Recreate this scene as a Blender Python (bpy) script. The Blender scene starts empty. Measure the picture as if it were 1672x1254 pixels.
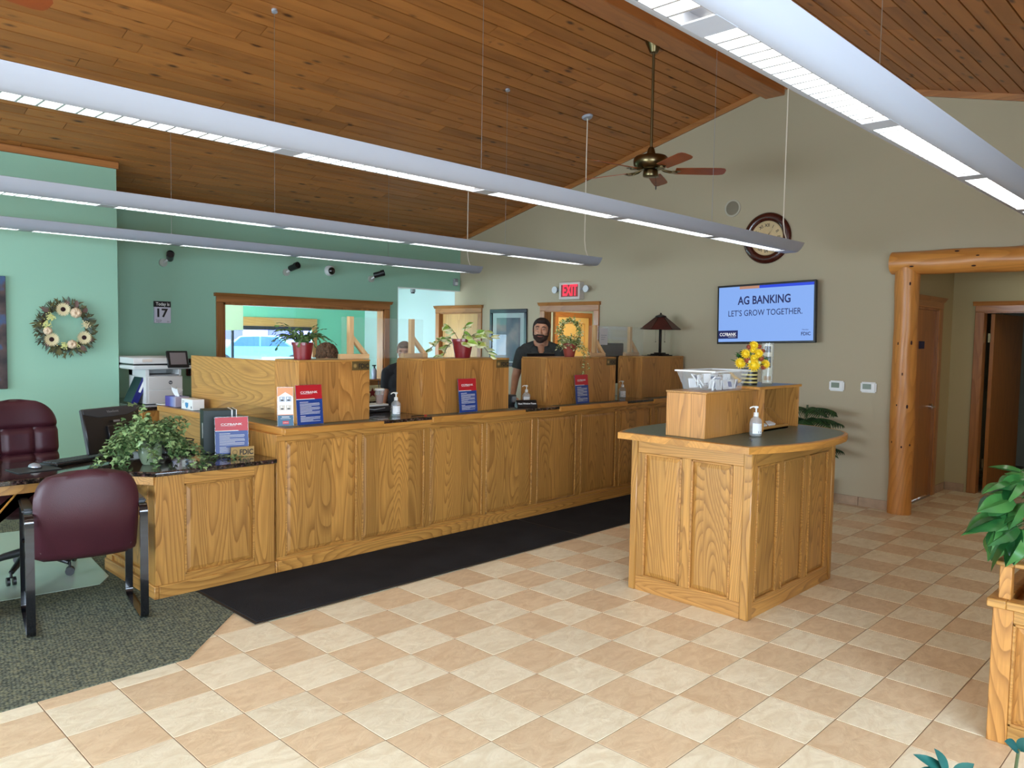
import bpy, bmesh, math, random
from mathutils import Vector, Matrix, noise as mnoise
PI = math.pi
random.seed(7)
SC = bpy.context.scene
COL = SC.collection

# ---------------------------------------------------------------- camera
CAM_Z = 1.6526
yaw, pitch, roll = 0.797997553, 0.0603059743, 0.0166047436
fwd0 = Vector((math.sin(yaw), math.cos(yaw), 0)); right0 = Vector((math.cos(yaw), -math.sin(yaw), 0)); up0 = Vector((0, 0, 1))
fw = fwd0*math.cos(pitch) - up0*math.sin(pitch)
up = up0*math.cos(pitch) + fwd0*math.sin(pitch)
rt = right0*math.cos(roll) + up*math.sin(roll)
upv = up*math.cos(roll) - right0*math.sin(roll)
cam_d = bpy.data.cameras.new('camera')
cam_d.sensor_width = 36.0
cam_d.lens = 36.0*1270.48/1672.0
cam_d.clip_start = 0.05
cam_d.clip_end = 200
cam = bpy.data.objects.new('camera', cam_d)
COL.objects.link(cam)
cam.matrix_world = Matrix(((rt.x, upv.x, -fw.x, 0), (rt.y, upv.y, -fw.y, 0), (rt.z, upv.z, -fw.z, CAM_Z), (0, 0, 0, 1)))
SC.camera = cam

def proj(p):
    d = Vector(p) - Vector((0, 0, CAM_Z)); z = d.dot(fw)
    if z < 0.05: return None
    return (836+1270.48*d.dot(rt)/z, 627-1270.48*d.dot(upv)/z, z)

# ---------------------------------------------------------------- world, daylight, exposure
SC.view_settings.view_transform = 'Standard'
SC.view_settings.look = 'None'
SC.view_settings.gamma = 1.0
SC.view_settings.use_curve_mapping = False
SC.view_settings.exposure = 0.74
W = bpy.data.worlds.new('world'); SC.world = W; W.use_nodes = True
bg = W.node_tree.nodes['Background']
bg.inputs[0].default_value = (0.62, 0.80, 1.0, 1)
bg.inputs[1].default_value = 6.0

def area_light(name, loc, direction, sx, sy, power, color):
    l = bpy.data.lights.new(name, 'AREA'); l.shape = 'RECTANGLE'; l.size = sx; l.size_y = sy
    l.energy = power; l.color = color
    o = bpy.data.objects.new(name, l); COL.objects.link(o)
    o.location = loc; o.rotation_euler = Vector(direction).to_track_quat('-Z', 'Y').to_euler()
    return o
DAY = (0.72, 0.86, 1.0)
# daylight falling through the street windows behind and beside the photographer
area_light('daylight_south_window', (-0.2, -1.52, 1.55), (0.1, 1, -0.25), 5.6, 1.6, 120, DAY)
area_light('daylight_west_window', (-4.75, 4.6, 1.6), (1, 0.12, -0.2), 5.2, 1.7, 230, DAY)
area_light('office_side_fill', (3.08, 10.3, 1.5), (1, 0.05, -0.05), 1.8, 1.1, 110, DAY)  # added fill that brightens the office from an unseen side opening
area_light('far_room_lamp', (9.8, 7.4, 2.4), (0, 0, -1), 0.8, 0.8, 22, (1.0, 0.80, 0.50))
area_light('hall_lamp', (9.0, 0.9, 2.42), (0, 0, -1), 0.5, 0.5, 4, (1.0, 0.86, 0.62))

# ---------------------------------------------------------------- helpers
ROOTM = {}
def srgb(r, g, b):
    f = lambda c: (c/255)/12.92 if c/255 <= 0.04045 else ((c/255+0.055)/1.055)**2.4
    return (f(r), f(g), f(b), 1)

class MB:
    def __init__(s): s.v = []; s.f = []; s.m = []; s.X = Matrix.Identity(4); s.mi = 0
    def at(s, loc=(0, 0, 0), rx=0, ry=0, rz=0, sc=1):
        s.X = Matrix.Translation(loc) @ Matrix.Rotation(rz, 4, 'Z') @ Matrix.Rotation(ry, 4, 'Y') @ Matrix.Rotation(rx, 4, 'X')
        if sc != 1: s.X = s.X @ Matrix.Diagonal((sc, sc, sc, 1))
        return s
    def add(s, vs, fs, mi=None):
        b = len(s.v); s.v += [s.X @ Vector(p) for p in vs]; s.f += [[i+b for i in q] for q in fs]
        s.m += [s.mi if mi is None else mi]*len(fs)
        return s
    def box(s, x0, x1, y0, y1, z0, z1, mi=None):
        s.add([(x0, y0, z0), (x1, y0, z0), (x1, y1, z0), (x0, y1, z0), (x0, y0, z1), (x1, y0, z1), (x1, y1, z1), (x0, y1, z1)],
              [(0, 3, 2, 1), (4, 5, 6, 7), (0, 1, 5, 4), (1, 2, 6, 5), (2, 3, 7, 6), (3, 0, 4, 7)], mi)
        return s
    def prism(s, poly, axis, a, b, mi=None):
        n = len(poly)
        def P(u, v, w): return {0: (w, u, v), 1: (u, w, v), 2: (u, v, w)}[axis]
        vs = [P(u, v, a) for u, v in poly]+[P(u, v, b) for u, v in poly]
        s.add(vs, [list(range(n))[::-1], list(range(n, 2*n))]+[(i, (i+1) % n, n+(i+1) % n, n+i) for i in range(n)], mi)
        return s
    def cyl(s, p0, p1, r0, r1=None, n=16, caps=True, mi=None):
        r1 = r0 if r1 is None else r1
        p0 = Vector(p0); p1 = Vector(p1); d = (p1-p0).normalized()
        a = d.orthogonal().normalized(); b = d.cross(a)
        vs = []
        for p, r in ((p0, r0), (p1, r1)):
            vs += [tuple(p+(a*math.cos(2*PI*i/n)+b*math.sin(2*PI*i/n))*r) for i in range(n)]
        fs = [(i, (i+1) % n, n+(i+1) % n, n+i) for i in range(n)]
        if caps: fs += [list(range(n))[::-1], list(range(n, 2*n))]
        s.add(vs, fs, mi); return s
    def lathe(s, prof, c=(0, 0, 0), n=24, mi=None, close=True):
        vs = []; fs = []
        for r, z in prof: vs += [(c[0]+r*math.cos(2*PI*i/n), c[1]+r*math.sin(2*PI*i/n), c[2]+z) for i in range(n)]
        for k in range(len(prof)-1):
            fs += [(k*n+i, k*n+(i+1) % n, (k+1)*n+(i+1) % n, (k+1)*n+i) for i in range(n)]
        if close:
            if prof[0][0] > 1e-5: fs.append(list(range(n))[::-1])
            if prof[-1][0] > 1e-5: fs.append([(len(prof)-1)*n+i for i in range(n)])
        s.add(vs, fs, mi); return s
    def tube(s, pts, r, n=8, mi=None, caps=True):
        pts = [Vector(p) for p in pts]; k = len(pts); rs = r if isinstance(r, (list, tuple)) else [r]*k
        a = None; vs = []
        for i, p in enumerate(pts):
            d = (pts[min(i+1, k-1)]-pts[max(i-1, 0)]).normalized()
            a = d.orthogonal().normalized() if a is None else (a-d*a.dot(d)).normalized()
            b = d.cross(a)
            vs += [tuple(p+(a*math.cos(2*PI*j/n)+b*math.sin(2*PI*j/n))*rs[i]) for j in range(n)]
        fs = [(i*n+j, i*n+(j+1) % n, (i+1)*n+(j+1) % n, (i+1)*n+j) for i in range(k-1) for j in range(n)]
        if caps: fs += [list(range(n))[::-1], [(k-1)*n+j for j in range(n)]]
        s.add(vs, fs, mi); return s
    def sweep(s, pts, w, t, side=(1, 0, 0), mi=None, closed=False):
        # flat bar: width w along side, thickness t
        pts = [Vector(p) for p in pts]; k = len(pts); sd = Vector(side).normalized(); vs = []
        for i, p in enumerate(pts):
            if closed: d = (pts[(i+1) % k]-pts[(i-1) % k]).normalized()
            else: d = (pts[min(i+1, k-1)]-pts[max(i-1, 0)]).normalized()
            nn = d.cross(sd).normalized()
            vs += [tuple(p+sd*w/2+nn*t/2), tuple(p-sd*w/2+nn*t/2), tuple(p-sd*w/2-nn*t/2), tuple(p+sd*w/2-nn*t/2)]
        fs = []
        for i in range(k if closed else k-1):
            j = (i+1) % k
            fs += [(i*4+q, i*4+(q+1) % 4, j*4+(q+1) % 4, j*4+q) for q in range(4)]
        if not closed: fs += [(3, 2, 1, 0), ((k-1)*4, (k-1)*4+1, (k-1)*4+2, (k-1)*4+3)]
        s.add(vs, fs, mi); return s
    def ell(s, c, r, n=16, m=10, R=None, mi=None):
        r = (r, r, r) if isinstance(r, (int, float)) else r
        vs = []; c = Vector(c)
        for i in range(m+1):
            t = PI*i/m
            for j in range(n):
                p = Vector((r[0]*math.sin(t)*math.cos(2*PI*j/n), r[1]*math.sin(t)*math.sin(2*PI*j/n), r[2]*math.cos(t)))
                if R: p = R @ p
                vs.append(tuple(c+p))
        fs = [(i*n+j, (i+1)*n+j, (i+1)*n+(j+1) % n, i*n+(j+1) % n) for i in range(m) for j in range(n)]
        s.add(vs, fs, mi); return s
    def text(s, body, size, cx, cy, z, mi=None, align='CENTER', bold=0.0, width=None, thick=0.0):
        vs, fs, (x0, x1, y0, y1) = text_geo(body, bold)
        k = size; kx = k
        if width: kx = width/(x1-x0)
        ox = {'CENTER': -(x0+x1)/2, 'LEFT': -x0, 'RIGHT': -x1}[align]
        s.add([(cx+(p[0]+ox)*kx, cy+p[1]*k, z) for p in vs], fs, mi); return s
    def rect(s, x0, x1, y0, y1, z, mi=None):
        s.add([(x0, y0, z), (x1, y0, z), (x1, y1, z), (x0, y1, z)], [(0, 1, 2, 3)], mi); return s
    def poly(s, pts, z, mi=None):
        s.add([(x, y, z) for x, y in pts], [list(range(len(pts)))], mi); return s
    def mesh(s, name, mats, bevel=0, smooth=True, inv=None, recalc=True, segs=1, dbl=False):
        me = bpy.data.meshes.new(name)
        vs = [tuple(inv @ p) for p in s.v] if inv is not None else [tuple(p) for p in s.v]
        me.from_pydata(vs, [], s.f)
        mats = mats if isinstance(mats, (list, tuple)) else [mats]
        for m in mats: me.materials.append(m)
        me.polygons.foreach_set('material_index', s.m)
        if bevel or recalc or dbl:
            bm = bmesh.new(); bm.from_mesh(me)
            if dbl: bmesh.ops.remove_doubles(bm, verts=bm.verts, dist=1e-5)
            if recalc: bmesh.ops.recalc_face_normals(bm, faces=bm.faces)
            if bevel:
                es = [e for e in bm.edges if len(e.link_faces) == 2 and e.calc_face_angle(0) > 0.5]
                bmesh.ops.bevel(bm, geom=es, offset=bevel, segments=segs, affect='EDGES', clamp_overlap=True)
            bm.to_mesh(me); bm.free()
        if smooth:
            me.polygons.foreach_set('use_smooth', [True]*len(me.polygons))
            me.set_sharp_from_angle(angle=math.radians(38))
        me.update(); return me
    def build(s, name, mats, parent=None, bevel=0, smooth=True, local=False, kind=None, label=None, recalc=True, segs=1, dbl=False):
        inv = None
        if parent is not None:
            M = ROOTM[parent.name]
            if not local: inv = M.inverted()
        me = s.mesh(name, mats, bevel, smooth, inv, recalc, segs, dbl)
        o = bpy.data.objects.new(name, me); COL.objects.link(o)
        if parent is not None: o.parent = parent; ROOTM[o.name] = ROOTM[parent.name]
        else: ROOTM[o.name] = Matrix.Identity(4)
        if kind: o['kind'] = kind
        if label: o['label'] = label
        return o

_tc = {}
def text_geo(body, bold):
    k = (body, bold)
    if k in _tc: return _tc[k]
    c = bpy.data.curves.new('glyphs', 'FONT'); c.body = body; c.size = 1.0; c.offset = bold; c.resolution_u = 3
    o = bpy.data.objects.new('glyphs', c); COL.objects.link(o)
    bpy.context.view_layer.update()
    dg = bpy.context.evaluated_depsgraph_get(); e = o.evaluated_get(dg); me = e.to_mesh()
    vs = [tuple(v.co) for v in me.vertices]; fs = [list(p.vertices) for p in me.polygons]
    e.to_mesh_clear(); bpy.data.objects.remove(o); bpy.data.curves.remove(c)
    if vs: bb = (min(p[0] for p in vs), max(p[0] for p in vs), min(p[1] for p in vs), max(p[1] for p in vs))
    else: bb = (0, 1, 0, 1)
    _tc[k] = (vs, fs, bb); return _tc[k]

def thing(name, label, cat, loc=(0, 0, 0), rz=0, group=None):
    o = bpy.data.objects.new(name, None); COL.objects.link(o); o.empty_display_size = 0.1
    o.location = loc; o.rotation_euler = (0, 0, rz); o['label'] = label; o['category'] = cat
    if group: o['group'] = group
    ROOTM[o.name] = Matrix.Translation(loc) @ Matrix.Rotation(rz, 4, 'Z')
    return o
def tag(o, label, cat, group=None, kind=None):
    o['label'] = label; o['category'] = cat
    if group: o['group'] = group
    if kind: o['kind'] = kind
    return o
def struct(o): o['kind'] = 'structure'; return o
def dup(root, loc, rz=0, label=None, group=None):
    r = root.copy(); COL.objects.link(r); r.location = loc; r.rotation_euler = (0, 0, rz)
    ROOTM[r.name] = Matrix.Translation(loc) @ Matrix.Rotation(rz, 4, 'Z')
    if label: r['label'] = label
    if group: r['group'] = group
    for ch in list(root.children):
        c = ch.copy(); COL.objects.link(c); c.parent = r
        for g in list(ch.children):
            d = g.copy(); COL.objects.link(d); d.parent = c
    return r
def remeshed(mb, name, mats, parent, voxel, smooth_it=0, local=False, label=None):
    o = mb.build(name, mats, parent, smooth=False, local=local, label=label)
    md = o.modifiers.new('r', 'REMESH'); md.mode = 'VOXEL'; md.voxel_size = voxel
    if smooth_it:
        sm = o.modifiers.new('s', 'SMOOTH'); sm.iterations = smooth_it; sm.factor = 0.5
    bpy.context.view_layer.update()
    dg = bpy.context.evaluated_depsgraph_get()
    me = bpy.data.meshes.new_from_object(o.evaluated_get(dg))
    o.modifiers.clear(); old = o.data; o.data = me; bpy.data.meshes.remove(old); me.name = name
    me.polygons.foreach_set('use_smooth', [True]*len(me.polygons))
    return o

# ---------------------------------------------------------------- materials
def new_mat(name):
    m = bpy.data.materials.new(name); m.use_nodes = True
    nt = m.node_tree; b = nt.nodes['Principled BSDF']; return m, nt, b
def N(nt, t, **kw):
    n = nt.nodes.new(t)
    for k, v in kw.items(): setattr(n, k, v)
    return n
def ramp(nt, fac, stops):
    r = N(nt, 'ShaderNodeValToRGB'); e = r.color_ramp.elements
    while len(e) < len(stops): e.new(0.5)
    for i, (p, c) in enumerate(stops): e[i].position = p; e[i].color = c
    nt.links.new(fac, r.inputs[0]); return r.outputs[0]
def math_(nt, op, a, b=None):
    n = N(nt, 'ShaderNodeMath', operation=op)
    for i, x in enumerate((a, b)):
        if x is None: continue
        if isinstance(x, (int, float)): n.inputs[i].default_value = x
        else: nt.links.new(x, n.inputs[i])
    return n.outputs[0]
def mixc(nt, fac, a, b, mode='MIX'):
    n = N(nt, 'ShaderNodeMix', data_type='RGBA', blend_type=mode)
    for s_, x in ((0, fac), (6, a), (7, b)):
        if isinstance(x, (int, float)): n.inputs[s_].default_value = x
        elif isinstance(x, tuple): n.inputs[s_].default_value = x
        else: nt.links.new(x, n.inputs[s_])
    return n.outputs[2]
def plain(name, col, rough=0.5, metal=0, coat=0, spec=0.5, noise=0.0, nscale=8, bump=0.0, bscale=60):
    m, nt, b = new_mat(name)
    b.inputs['Base Color'].default_value = col; b.inputs['Roughness'].default_value = rough
    b.inputs['Metallic'].default_value = metal; b.inputs['Coat Weight'].default_value = coat
    b.inputs['Specular IOR Level'].default_value = spec
    tc = N(nt, 'ShaderNodeTexCoord')
    if noise:
        n = N(nt, 'ShaderNodeTexNoise'); n.inputs['Scale'].default_value = nscale; n.inputs['Detail'].default_value = 3
        nt.links.new(tc.outputs['Object'], n.inputs['Vector'])
        lo = tuple(max(0, c*(1-noise)) for c in col[:3])+(1,); hi = tuple(min(1, c*(1+noise)) for c in col[:3])+(1,)
        nt.links.new(ramp(nt, n.outputs['Fac'], [(0.3, lo), (0.7, hi)]), b.inputs['Base Color'])
    if bump:
        n2 = N(nt, 'ShaderNodeTexNoise'); n2.inputs['Scale'].default_value = bscale; n2.inputs['Detail'].default_value = 4
        nt.links.new(tc.outputs['Object'], n2.inputs['Vector'])
        bp = N(nt, 'ShaderNodeBump'); bp.inputs['Strength'].default_value = bump; bp.inputs['Distance'].default_value = 0.01
        nt.links.new(n2.outputs['Fac'], bp.inputs['Height']); nt.links.new(bp.outputs[0], b.inputs['Normal'])
    return m
def wood(name, light, dark, axis=2, rough=0.38, board=0.14, contour=14.0, scale=3.6, coat=0.2, bands=0.75, var=0.16):
    """Oak grain: contour lines of a stretched noise field give the cathedral figure."""
    m, nt, b = new_mat(name); L = nt.links
    tc = N(nt, 'ShaderNodeTexCoord'); oi = N(nt, 'ShaderNodeObjectInfo')
    mp = N(nt, 'ShaderNodeMapping'); sc = [1, 1, 1]; sc[axis] = 0.13; mp.inputs['Scale'].default_value = sc
    L.new(tc.outputs['Object'], mp.inputs['Vector'])
    sp = N(nt, 'ShaderNodeSeparateXYZ'); L.new(tc.outputs['Object'], sp.inputs[0])
    oth = [i for i in range(3) if i != axis]
    s_ = math_(nt, 'ADD', sp.outputs[oth[0]], sp.outputs[oth[1]])
    bid = math_(nt, 'FLOOR', math_(nt, 'DIVIDE', s_, board))
    wn = N(nt, 'ShaderNodeTexWhiteNoise', noise_dimensions='1D'); L.new(math_(nt, 'ADD', bid, math_(nt, 'MULTIPLY', oi.outputs['Random'], 37.0)), wn.inputs['W'])
    w = math_(nt, 'ADD', math_(nt, 'MULTIPLY', wn.outputs['Value'], 9.0), math_(nt, 'MULTIPLY', oi.outputs['Random'], 50.0))
    n1 = N(nt, 'ShaderNodeTexNoise', noise_dimensions='4D'); n1.inputs['Scale'].default_value = scale; n1.inputs['Detail'].default_value = 1.2; n1.inputs['Roughness'].default_value = 0.35
    L.new(mp.outputs[0], n1.inputs['Vector']); L.new(w, n1.inputs['W'])
    fr = math_(nt, 'FRACT', math_(nt, 'MULTIPLY', n1.outputs['Fac'], contour*3.4))
    mp2 = N(nt, 'ShaderNodeMapping'); sc2 = [1, 1, 1]; sc2[axis] = 0.035; mp2.inputs['Scale'].default_value = sc2
    L.new(tc.outputs['Object'], mp2.inputs['Vector'])
    n2 = N(nt, 'ShaderNodeTexNoise', noise_dimensions='4D'); n2.inputs['Scale'].default_value = 110; n2.inputs['Detail'].default_value = 3
    L.new(mp2.outputs[0], n2.inputs['Vector']); L.new(w, n2.inputs['W'])
    mid = tuple((light[i]*0.55+dark[i]*0.45) for i in range(3))+(1,)
    c1 = ramp(nt, fr, [(0.0, light), (0.06, dark), (0.30, mid), (0.62, light)])
    c1 = mixc(nt, bands, light, c1)
    c2 = mixc(nt, ramp(nt, n2.outputs['Fac'], [(0.38, (0.62, 0.62, 0.62, 1)), (0.6, (0, 0, 0, 1))]), c1, mid)
    v = math_(nt, 'ADD', math_(nt, 'MULTIPLY', wn.outputs['Value'], var*2), 1-var)
    cc = N(nt, 'ShaderNodeCombineColor'); [L.new(v, cc.inputs[i]) for i in range(3)]
    L.new(mixc(nt, 1.0, c2, cc.outputs[0], 'MULTIPLY'), b.inputs['Base Color'])
    b.inputs['Roughness'].default_value = rough; b.inputs['Coat Weight'].default_value = coat; b.inputs['Coat Roughness'].default_value = 0.22
    bp = N(nt, 'ShaderNodeBump'); bp.inputs['Strength'].default_value = 0.06; bp.inputs['Distance'].default_value = 0.003
    L.new(n2.outputs['Fac'], bp.inputs['Height']); L.new(bp.outputs[0], b.inputs['Normal'])
    return m
def emit(name, col, st):
    m, nt, b = new_mat(name); b.inputs['Base Color'].default_value = (0, 0, 0, 1)
    b.inputs['Emission Color'].default_value = col; b.inputs['Emission Strength'].default_value = st; return m
def glass(name, col=(1, 1, 1, 1), rough=0.0, alpha=0.12, spec=0.5):
    # thin clear sheet: mostly transparent with a true reflective coat
    m, nt, b = new_mat(name); L = nt.links
    nt.nodes.remove(b); out = nt.nodes['Material Output']
    t = N(nt, 'ShaderNodeBsdfTransparent'); t.inputs[0].default_value = col
    g = N(nt, 'ShaderNodeBsdfGlossy'); g.inputs['Roughness'].default_value = rough
    lw = N(nt, 'ShaderNodeLayerWeight'); fz = math_(nt, 'ADD', math_(nt, 'MULTIPLY', math_(nt, 'POWER', lw.outputs['Facing'], 4.5), 0.6), 0.03)
    mx = N(nt, 'ShaderNodeMixShader'); L.new(fz, mx.inputs[0]); L.new(t.outputs[0], mx.inputs[1]); L.new(g.outputs[0], mx.inputs[2])
    if alpha:
        d = N(nt, 'ShaderNodeBsdfDiffuse'); d.inputs[0].default_value = (0.9, 0.93, 0.95, 1)
        m2 = N(nt, 'ShaderNodeMixShader'); m2.inputs[0].default_value = alpha; L.new(mx.outputs[0], m2.inputs[1]); L.new(d.outputs[0], m2.inputs[2]); mx = m2
    L.new(mx.outputs[0], out.inputs[0]); return m

OAK_L = srgb(196, 143, 72); OAK_D = srgb(120, 74, 28)
M = {}
M['oak'] = wood('oak_vertical', OAK_L, OAK_D, 2)
M['oak_x'] = wood('oak_along_x', OAK_L, OAK_D, 0)
M['oak_y'] = wood('oak_along_y', srgb(196, 142, 74), srgb(138, 88, 36), 1)
M['oak_dark'] = wood('oak_hutch', srgb(196, 138, 70), srgb(128, 78, 30), 2, contour=15)
M['oak_dark_y'] = wood('oak_hutch_y', srgb(190, 140, 72), srgb(130, 84, 34), 1, contour=10, board=0.5)
M['nosing'] = wood('oak_nosing', srgb(206, 146, 68), srgb(160, 104, 44), 0, contour=6, bands=0.5)
M['nosing_y'] = wood('oak_nosing_y', srgb(206, 146, 68), srgb(160, 104, 44), 1, contour=6, bands=0.5)
M['trim'] = wood('pine_trim', srgb(176, 116, 62), srgb(126, 72, 32), 2, contour=4, bands=0.5)
M['trim_h'] = wood('pine_trim_flat', srgb(176, 116, 62), srgb(126, 72, 32), 0, contour=4, bands=0.5)
M['trim_y'] = wood('pine_trim_y', srgb(176, 116, 62), srgb(126, 72, 32), 1, contour=4, bands=0.5)
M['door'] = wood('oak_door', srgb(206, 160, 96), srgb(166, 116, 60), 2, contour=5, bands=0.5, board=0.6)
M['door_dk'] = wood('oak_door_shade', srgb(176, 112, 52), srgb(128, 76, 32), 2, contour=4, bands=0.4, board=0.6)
M['log'] = wood('peeled_log', srgb(200, 134, 62), srgb(150, 84, 30), 2, contour=6, bands=0.5, board=9, rough=0.45, coat=0.15)
M['log_y'] = wood('peeled_log_y', srgb(200, 134, 62), srgb(150, 84, 30), 1, contour=6, bands=0.5, board=9, rough=0.45, coat=0.15)
M['rawpine'] = wood('raw_pine', srgb(226, 186, 134), srgb(196, 150, 96), 2, contour=4, bands=0.4, board=9, rough=0.6, coat=0)

def plank_mat(name, light, dark):
    m, nt, b = new_mat(name); L = nt.links
    tc = N(nt, 'ShaderNodeTexCoord'); oi = N(nt, 'ShaderNodeObjectInfo'); ge = N(nt, 'ShaderNodeNewGeometry')
    rnd = math_(nt, 'FRACT', math_(nt, 'ADD', math_(nt, 'MULTIPLY', oi.outputs['Random'], 7.31), math_(nt, 'MULTIPLY', ge.outputs['Random Per Island'], 5.17)))
    w = math_(nt, 'MULTIPLY', rnd, 40.0)
    mp = N(nt, 'ShaderNodeMapping'); mp.inputs['Scale'].default_value = (0.12, 1, 1); L.new(tc.outputs['Object'], mp.inputs[0])
    n1 = N(nt, 'ShaderNodeTexNoise', noise_dimensions='4D'); n1.inputs['Scale'].default_value = 9; n1.inputs['Detail'].default_value = 3; n1.inputs['Distortion'].default_value = 0.6
    L.new(mp.outputs[0], n1.inputs['Vector']); L.new(w, n1.inputs['W'])
    c = ramp(nt, n1.outputs['Fac'], [(0.25, dark), (0.5, light), (0.75, tuple(min(1, x*1.15) for x in light[:3])+(1,))])
    # knots: sparse dark spots, stretched a little along the board
    mk = N(nt, 'ShaderNodeMapping'); mk.inputs['Scale'].default_value = (4.6, 12.0, 12.0); L.new(tc.outputs['Object'], mk.inputs[0])
    vo = N(nt, 'ShaderNodeTexVoronoi', voronoi_dimensions='4D'); vo.inputs['Scale'].default_value = 1.0; L.new(mk.outputs[0], vo.inputs['Vector']); L.new(w, vo.inputs['W'])
    vo.inputs['Randomness'].default_value = 1.0
    kn = ramp(nt, vo.outputs['Distance'], [(0.12, (1, 1, 1, 1)), (0.20, (0.5, 0.5, 0.5, 1)), (0.30, (0, 0, 0, 1))])
    c = mixc(nt, kn, c, srgb(84, 42, 16))
    v = math_(nt, 'ADD', math_(nt, 'MULTIPLY', rnd, 0.30), 0.80)
    cc = N(nt, 'ShaderNodeCombineColor'); [L.new(v, cc.inputs[i]) for i in range(3)]
    L.new(mixc(nt, 1.0, c, cc.outputs[0], 'MULTIPLY'), b.inputs['Base Color'])
    b.inputs['Roughness'].default_value = 0.5; b.inputs['Coat Weight'].default_value = 0.18; b.inputs['Coat Roughness'].default_value = 0.4
    return m
M['plank'] = plank_mat('knotty_pine_plank', srgb(180, 114, 54), srgb(150, 88, 36))
M['beam'] = wood('beam_wood', srgb(186, 116, 60), srgb(140, 78, 36), 0, contour=4, bands=0.5, board=9)

def tile_mat(name, c1, c2):
    m, nt, b = new_mat(name); L = nt.links
    tc = N(nt, 'ShaderNodeTexCoord'); oi = N(nt, 'ShaderNodeObjectInfo'); ge = N(nt, 'ShaderNodeNewGeometry')
    rnd = math_(nt, 'FRACT', math_(nt, 'ADD', math_(nt, 'MULTIPLY', oi.outputs['Random'], 7.31), math_(nt, 'MULTIPLY', ge.outputs['Random Per Island'], 5.17)))
    w = math_(nt, 'MULTIPLY', rnd, 30.0)
    mp = N(nt, 'ShaderNodeMapping'); mp.inputs['Scale'].default_value = (1.0, 2.2, 1); mp.inputs['Rotation'].default_value = (0, 0, 0.5)
    L.new(tc.outputs['Object'], mp.inputs[0])
    n1 = N(nt, 'ShaderNodeTexNoise', noise_dimensions='4D'); n1.inputs['Scale'].default_value = 7; n1.inputs['Detail'].default_value = 7; n1.inputs['Roughness'].default_value = 0.6; n1.inputs['Distortion'].default_value = 1.3
    L.new(mp.outputs[0], n1.inputs['Vector']); L.new(w, n1.inputs['W'])
    c = ramp(nt, n1.outputs['Fac'], [(0.36, c2), (0.6, c1)])
    v = math_(nt, 'ADD', math_(nt, 'MULTIPLY', rnd, 0.10), 0.95)
    cc = N(nt, 'ShaderNodeCombineColor'); [L.new(v, cc.inputs[i]) for i in range(3)]
    L.new(mixc(nt, 1.0, c, cc.outputs[0], 'MULTIPLY'), b.inputs['Base Color'])
    b.inputs['Roughness'].default_value = 0.42
    bp = N(nt, 'ShaderNodeBump'); bp.inputs['Strength'].default_value = 0.35; bp.inputs['Distance'].default_value = 0.012
    L.new(n1.outputs['Fac'], bp.inputs['Height']); L.new(bp.outputs[0], b.inputs['Normal'])
    return m
M['tile_light'] = tile_mat('cream_tile', srgb(244, 234, 206), srgb(230, 216, 184))
M['tile_tan'] = tile_mat('tan_tile', srgb(230, 206, 170), srgb(216, 188, 150))
M['grout'] = plain('grout', srgb(150, 128, 104), 0.9)

def paint(name, col): return plain(name, col, 0.75, bump=0.05, bscale=180)
M['green'] = paint('mint_green_paint', srgb(154, 198, 172))
M['greenroom'] = paint('bright_green_paint', srgb(128, 204, 170))
M['cream'] = paint('warm_grey_paint', srgb(176, 162, 134))
M['blueroom'] = paint('pale_blue_paint', srgb(190, 208, 204))
M['hallpaint'] = paint('hall_paint', srgb(178, 160, 116))
M['darkroom'] = paint('dark_room_paint', srgb(150, 146, 126))
M['white'] = plain('white_paint', srgb(232, 232, 228), 0.6)
M['basetile'] = plain('base_tile', srgb(168, 138, 108), 0.5, noise=0.12, nscale=14)

def carpet_mat():
    m, nt, b = new_mat('looped_carpet'); L = nt.links
    tc = N(nt, 'ShaderNodeTexCoord')
    mp = N(nt, 'ShaderNodeMapping'); mp.inputs['Rotation'].default_value = (0, 0, 0.12); mp.inputs['Scale'].default_value = (60, 95, 1); L.new(tc.outputs['Object'], mp.inputs[0])
    vo = N(nt, 'ShaderNodeTexVoronoi'); vo.inputs['Scale'].default_value = 1.0; vo.inputs['Randomness'].default_value = 0.55; L.new(mp.outputs[0], vo.inputs['Vector'])
    c = ramp(nt, vo.outputs['Distance'], [(0.12, srgb(136, 140, 120)), (0.5, srgb(92, 98, 88)), (0.8, srgb(62, 68, 62))])
    n = N(nt, 'ShaderNodeTexNoise'); n.inputs['Scale'].default_value = 55; L.new(tc.outputs['Object'], n.inputs['Vector'])
    c = mixc(nt, ramp(nt, n.outputs['Fac'], [(0.5, (0, 0, 0, 1)), (0.62, (0.5, 0.5, 0.5, 1))]), c, srgb(150, 150, 118))
    L.new(c, b.inputs['Base Color']); b.inputs['Roughness'].default_value = 0.95; b.inputs['Specular IOR Level'].default_value = 0.1
    bp = N(nt, 'ShaderNodeBump'); bp.inputs['Strength'].default_value = 0.7; bp.inputs['Distance'].default_value = 0.004
    L.new(vo.outputs['Distance'], bp.inputs['Height']); bp.invert = True; L.new(bp.outputs[0], b.inputs['Normal'])
    return m
M['carpet'] = carpet_mat()
M['mat'] = plain('black_runner', srgb(38, 39, 42), 0.9, spec=0.15, noise=0.25, nscale=3, bump=0.5, bscale=400)
M['rubber'] = plain('black_rubber', srgb(20, 20, 20), 0.6)
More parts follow.
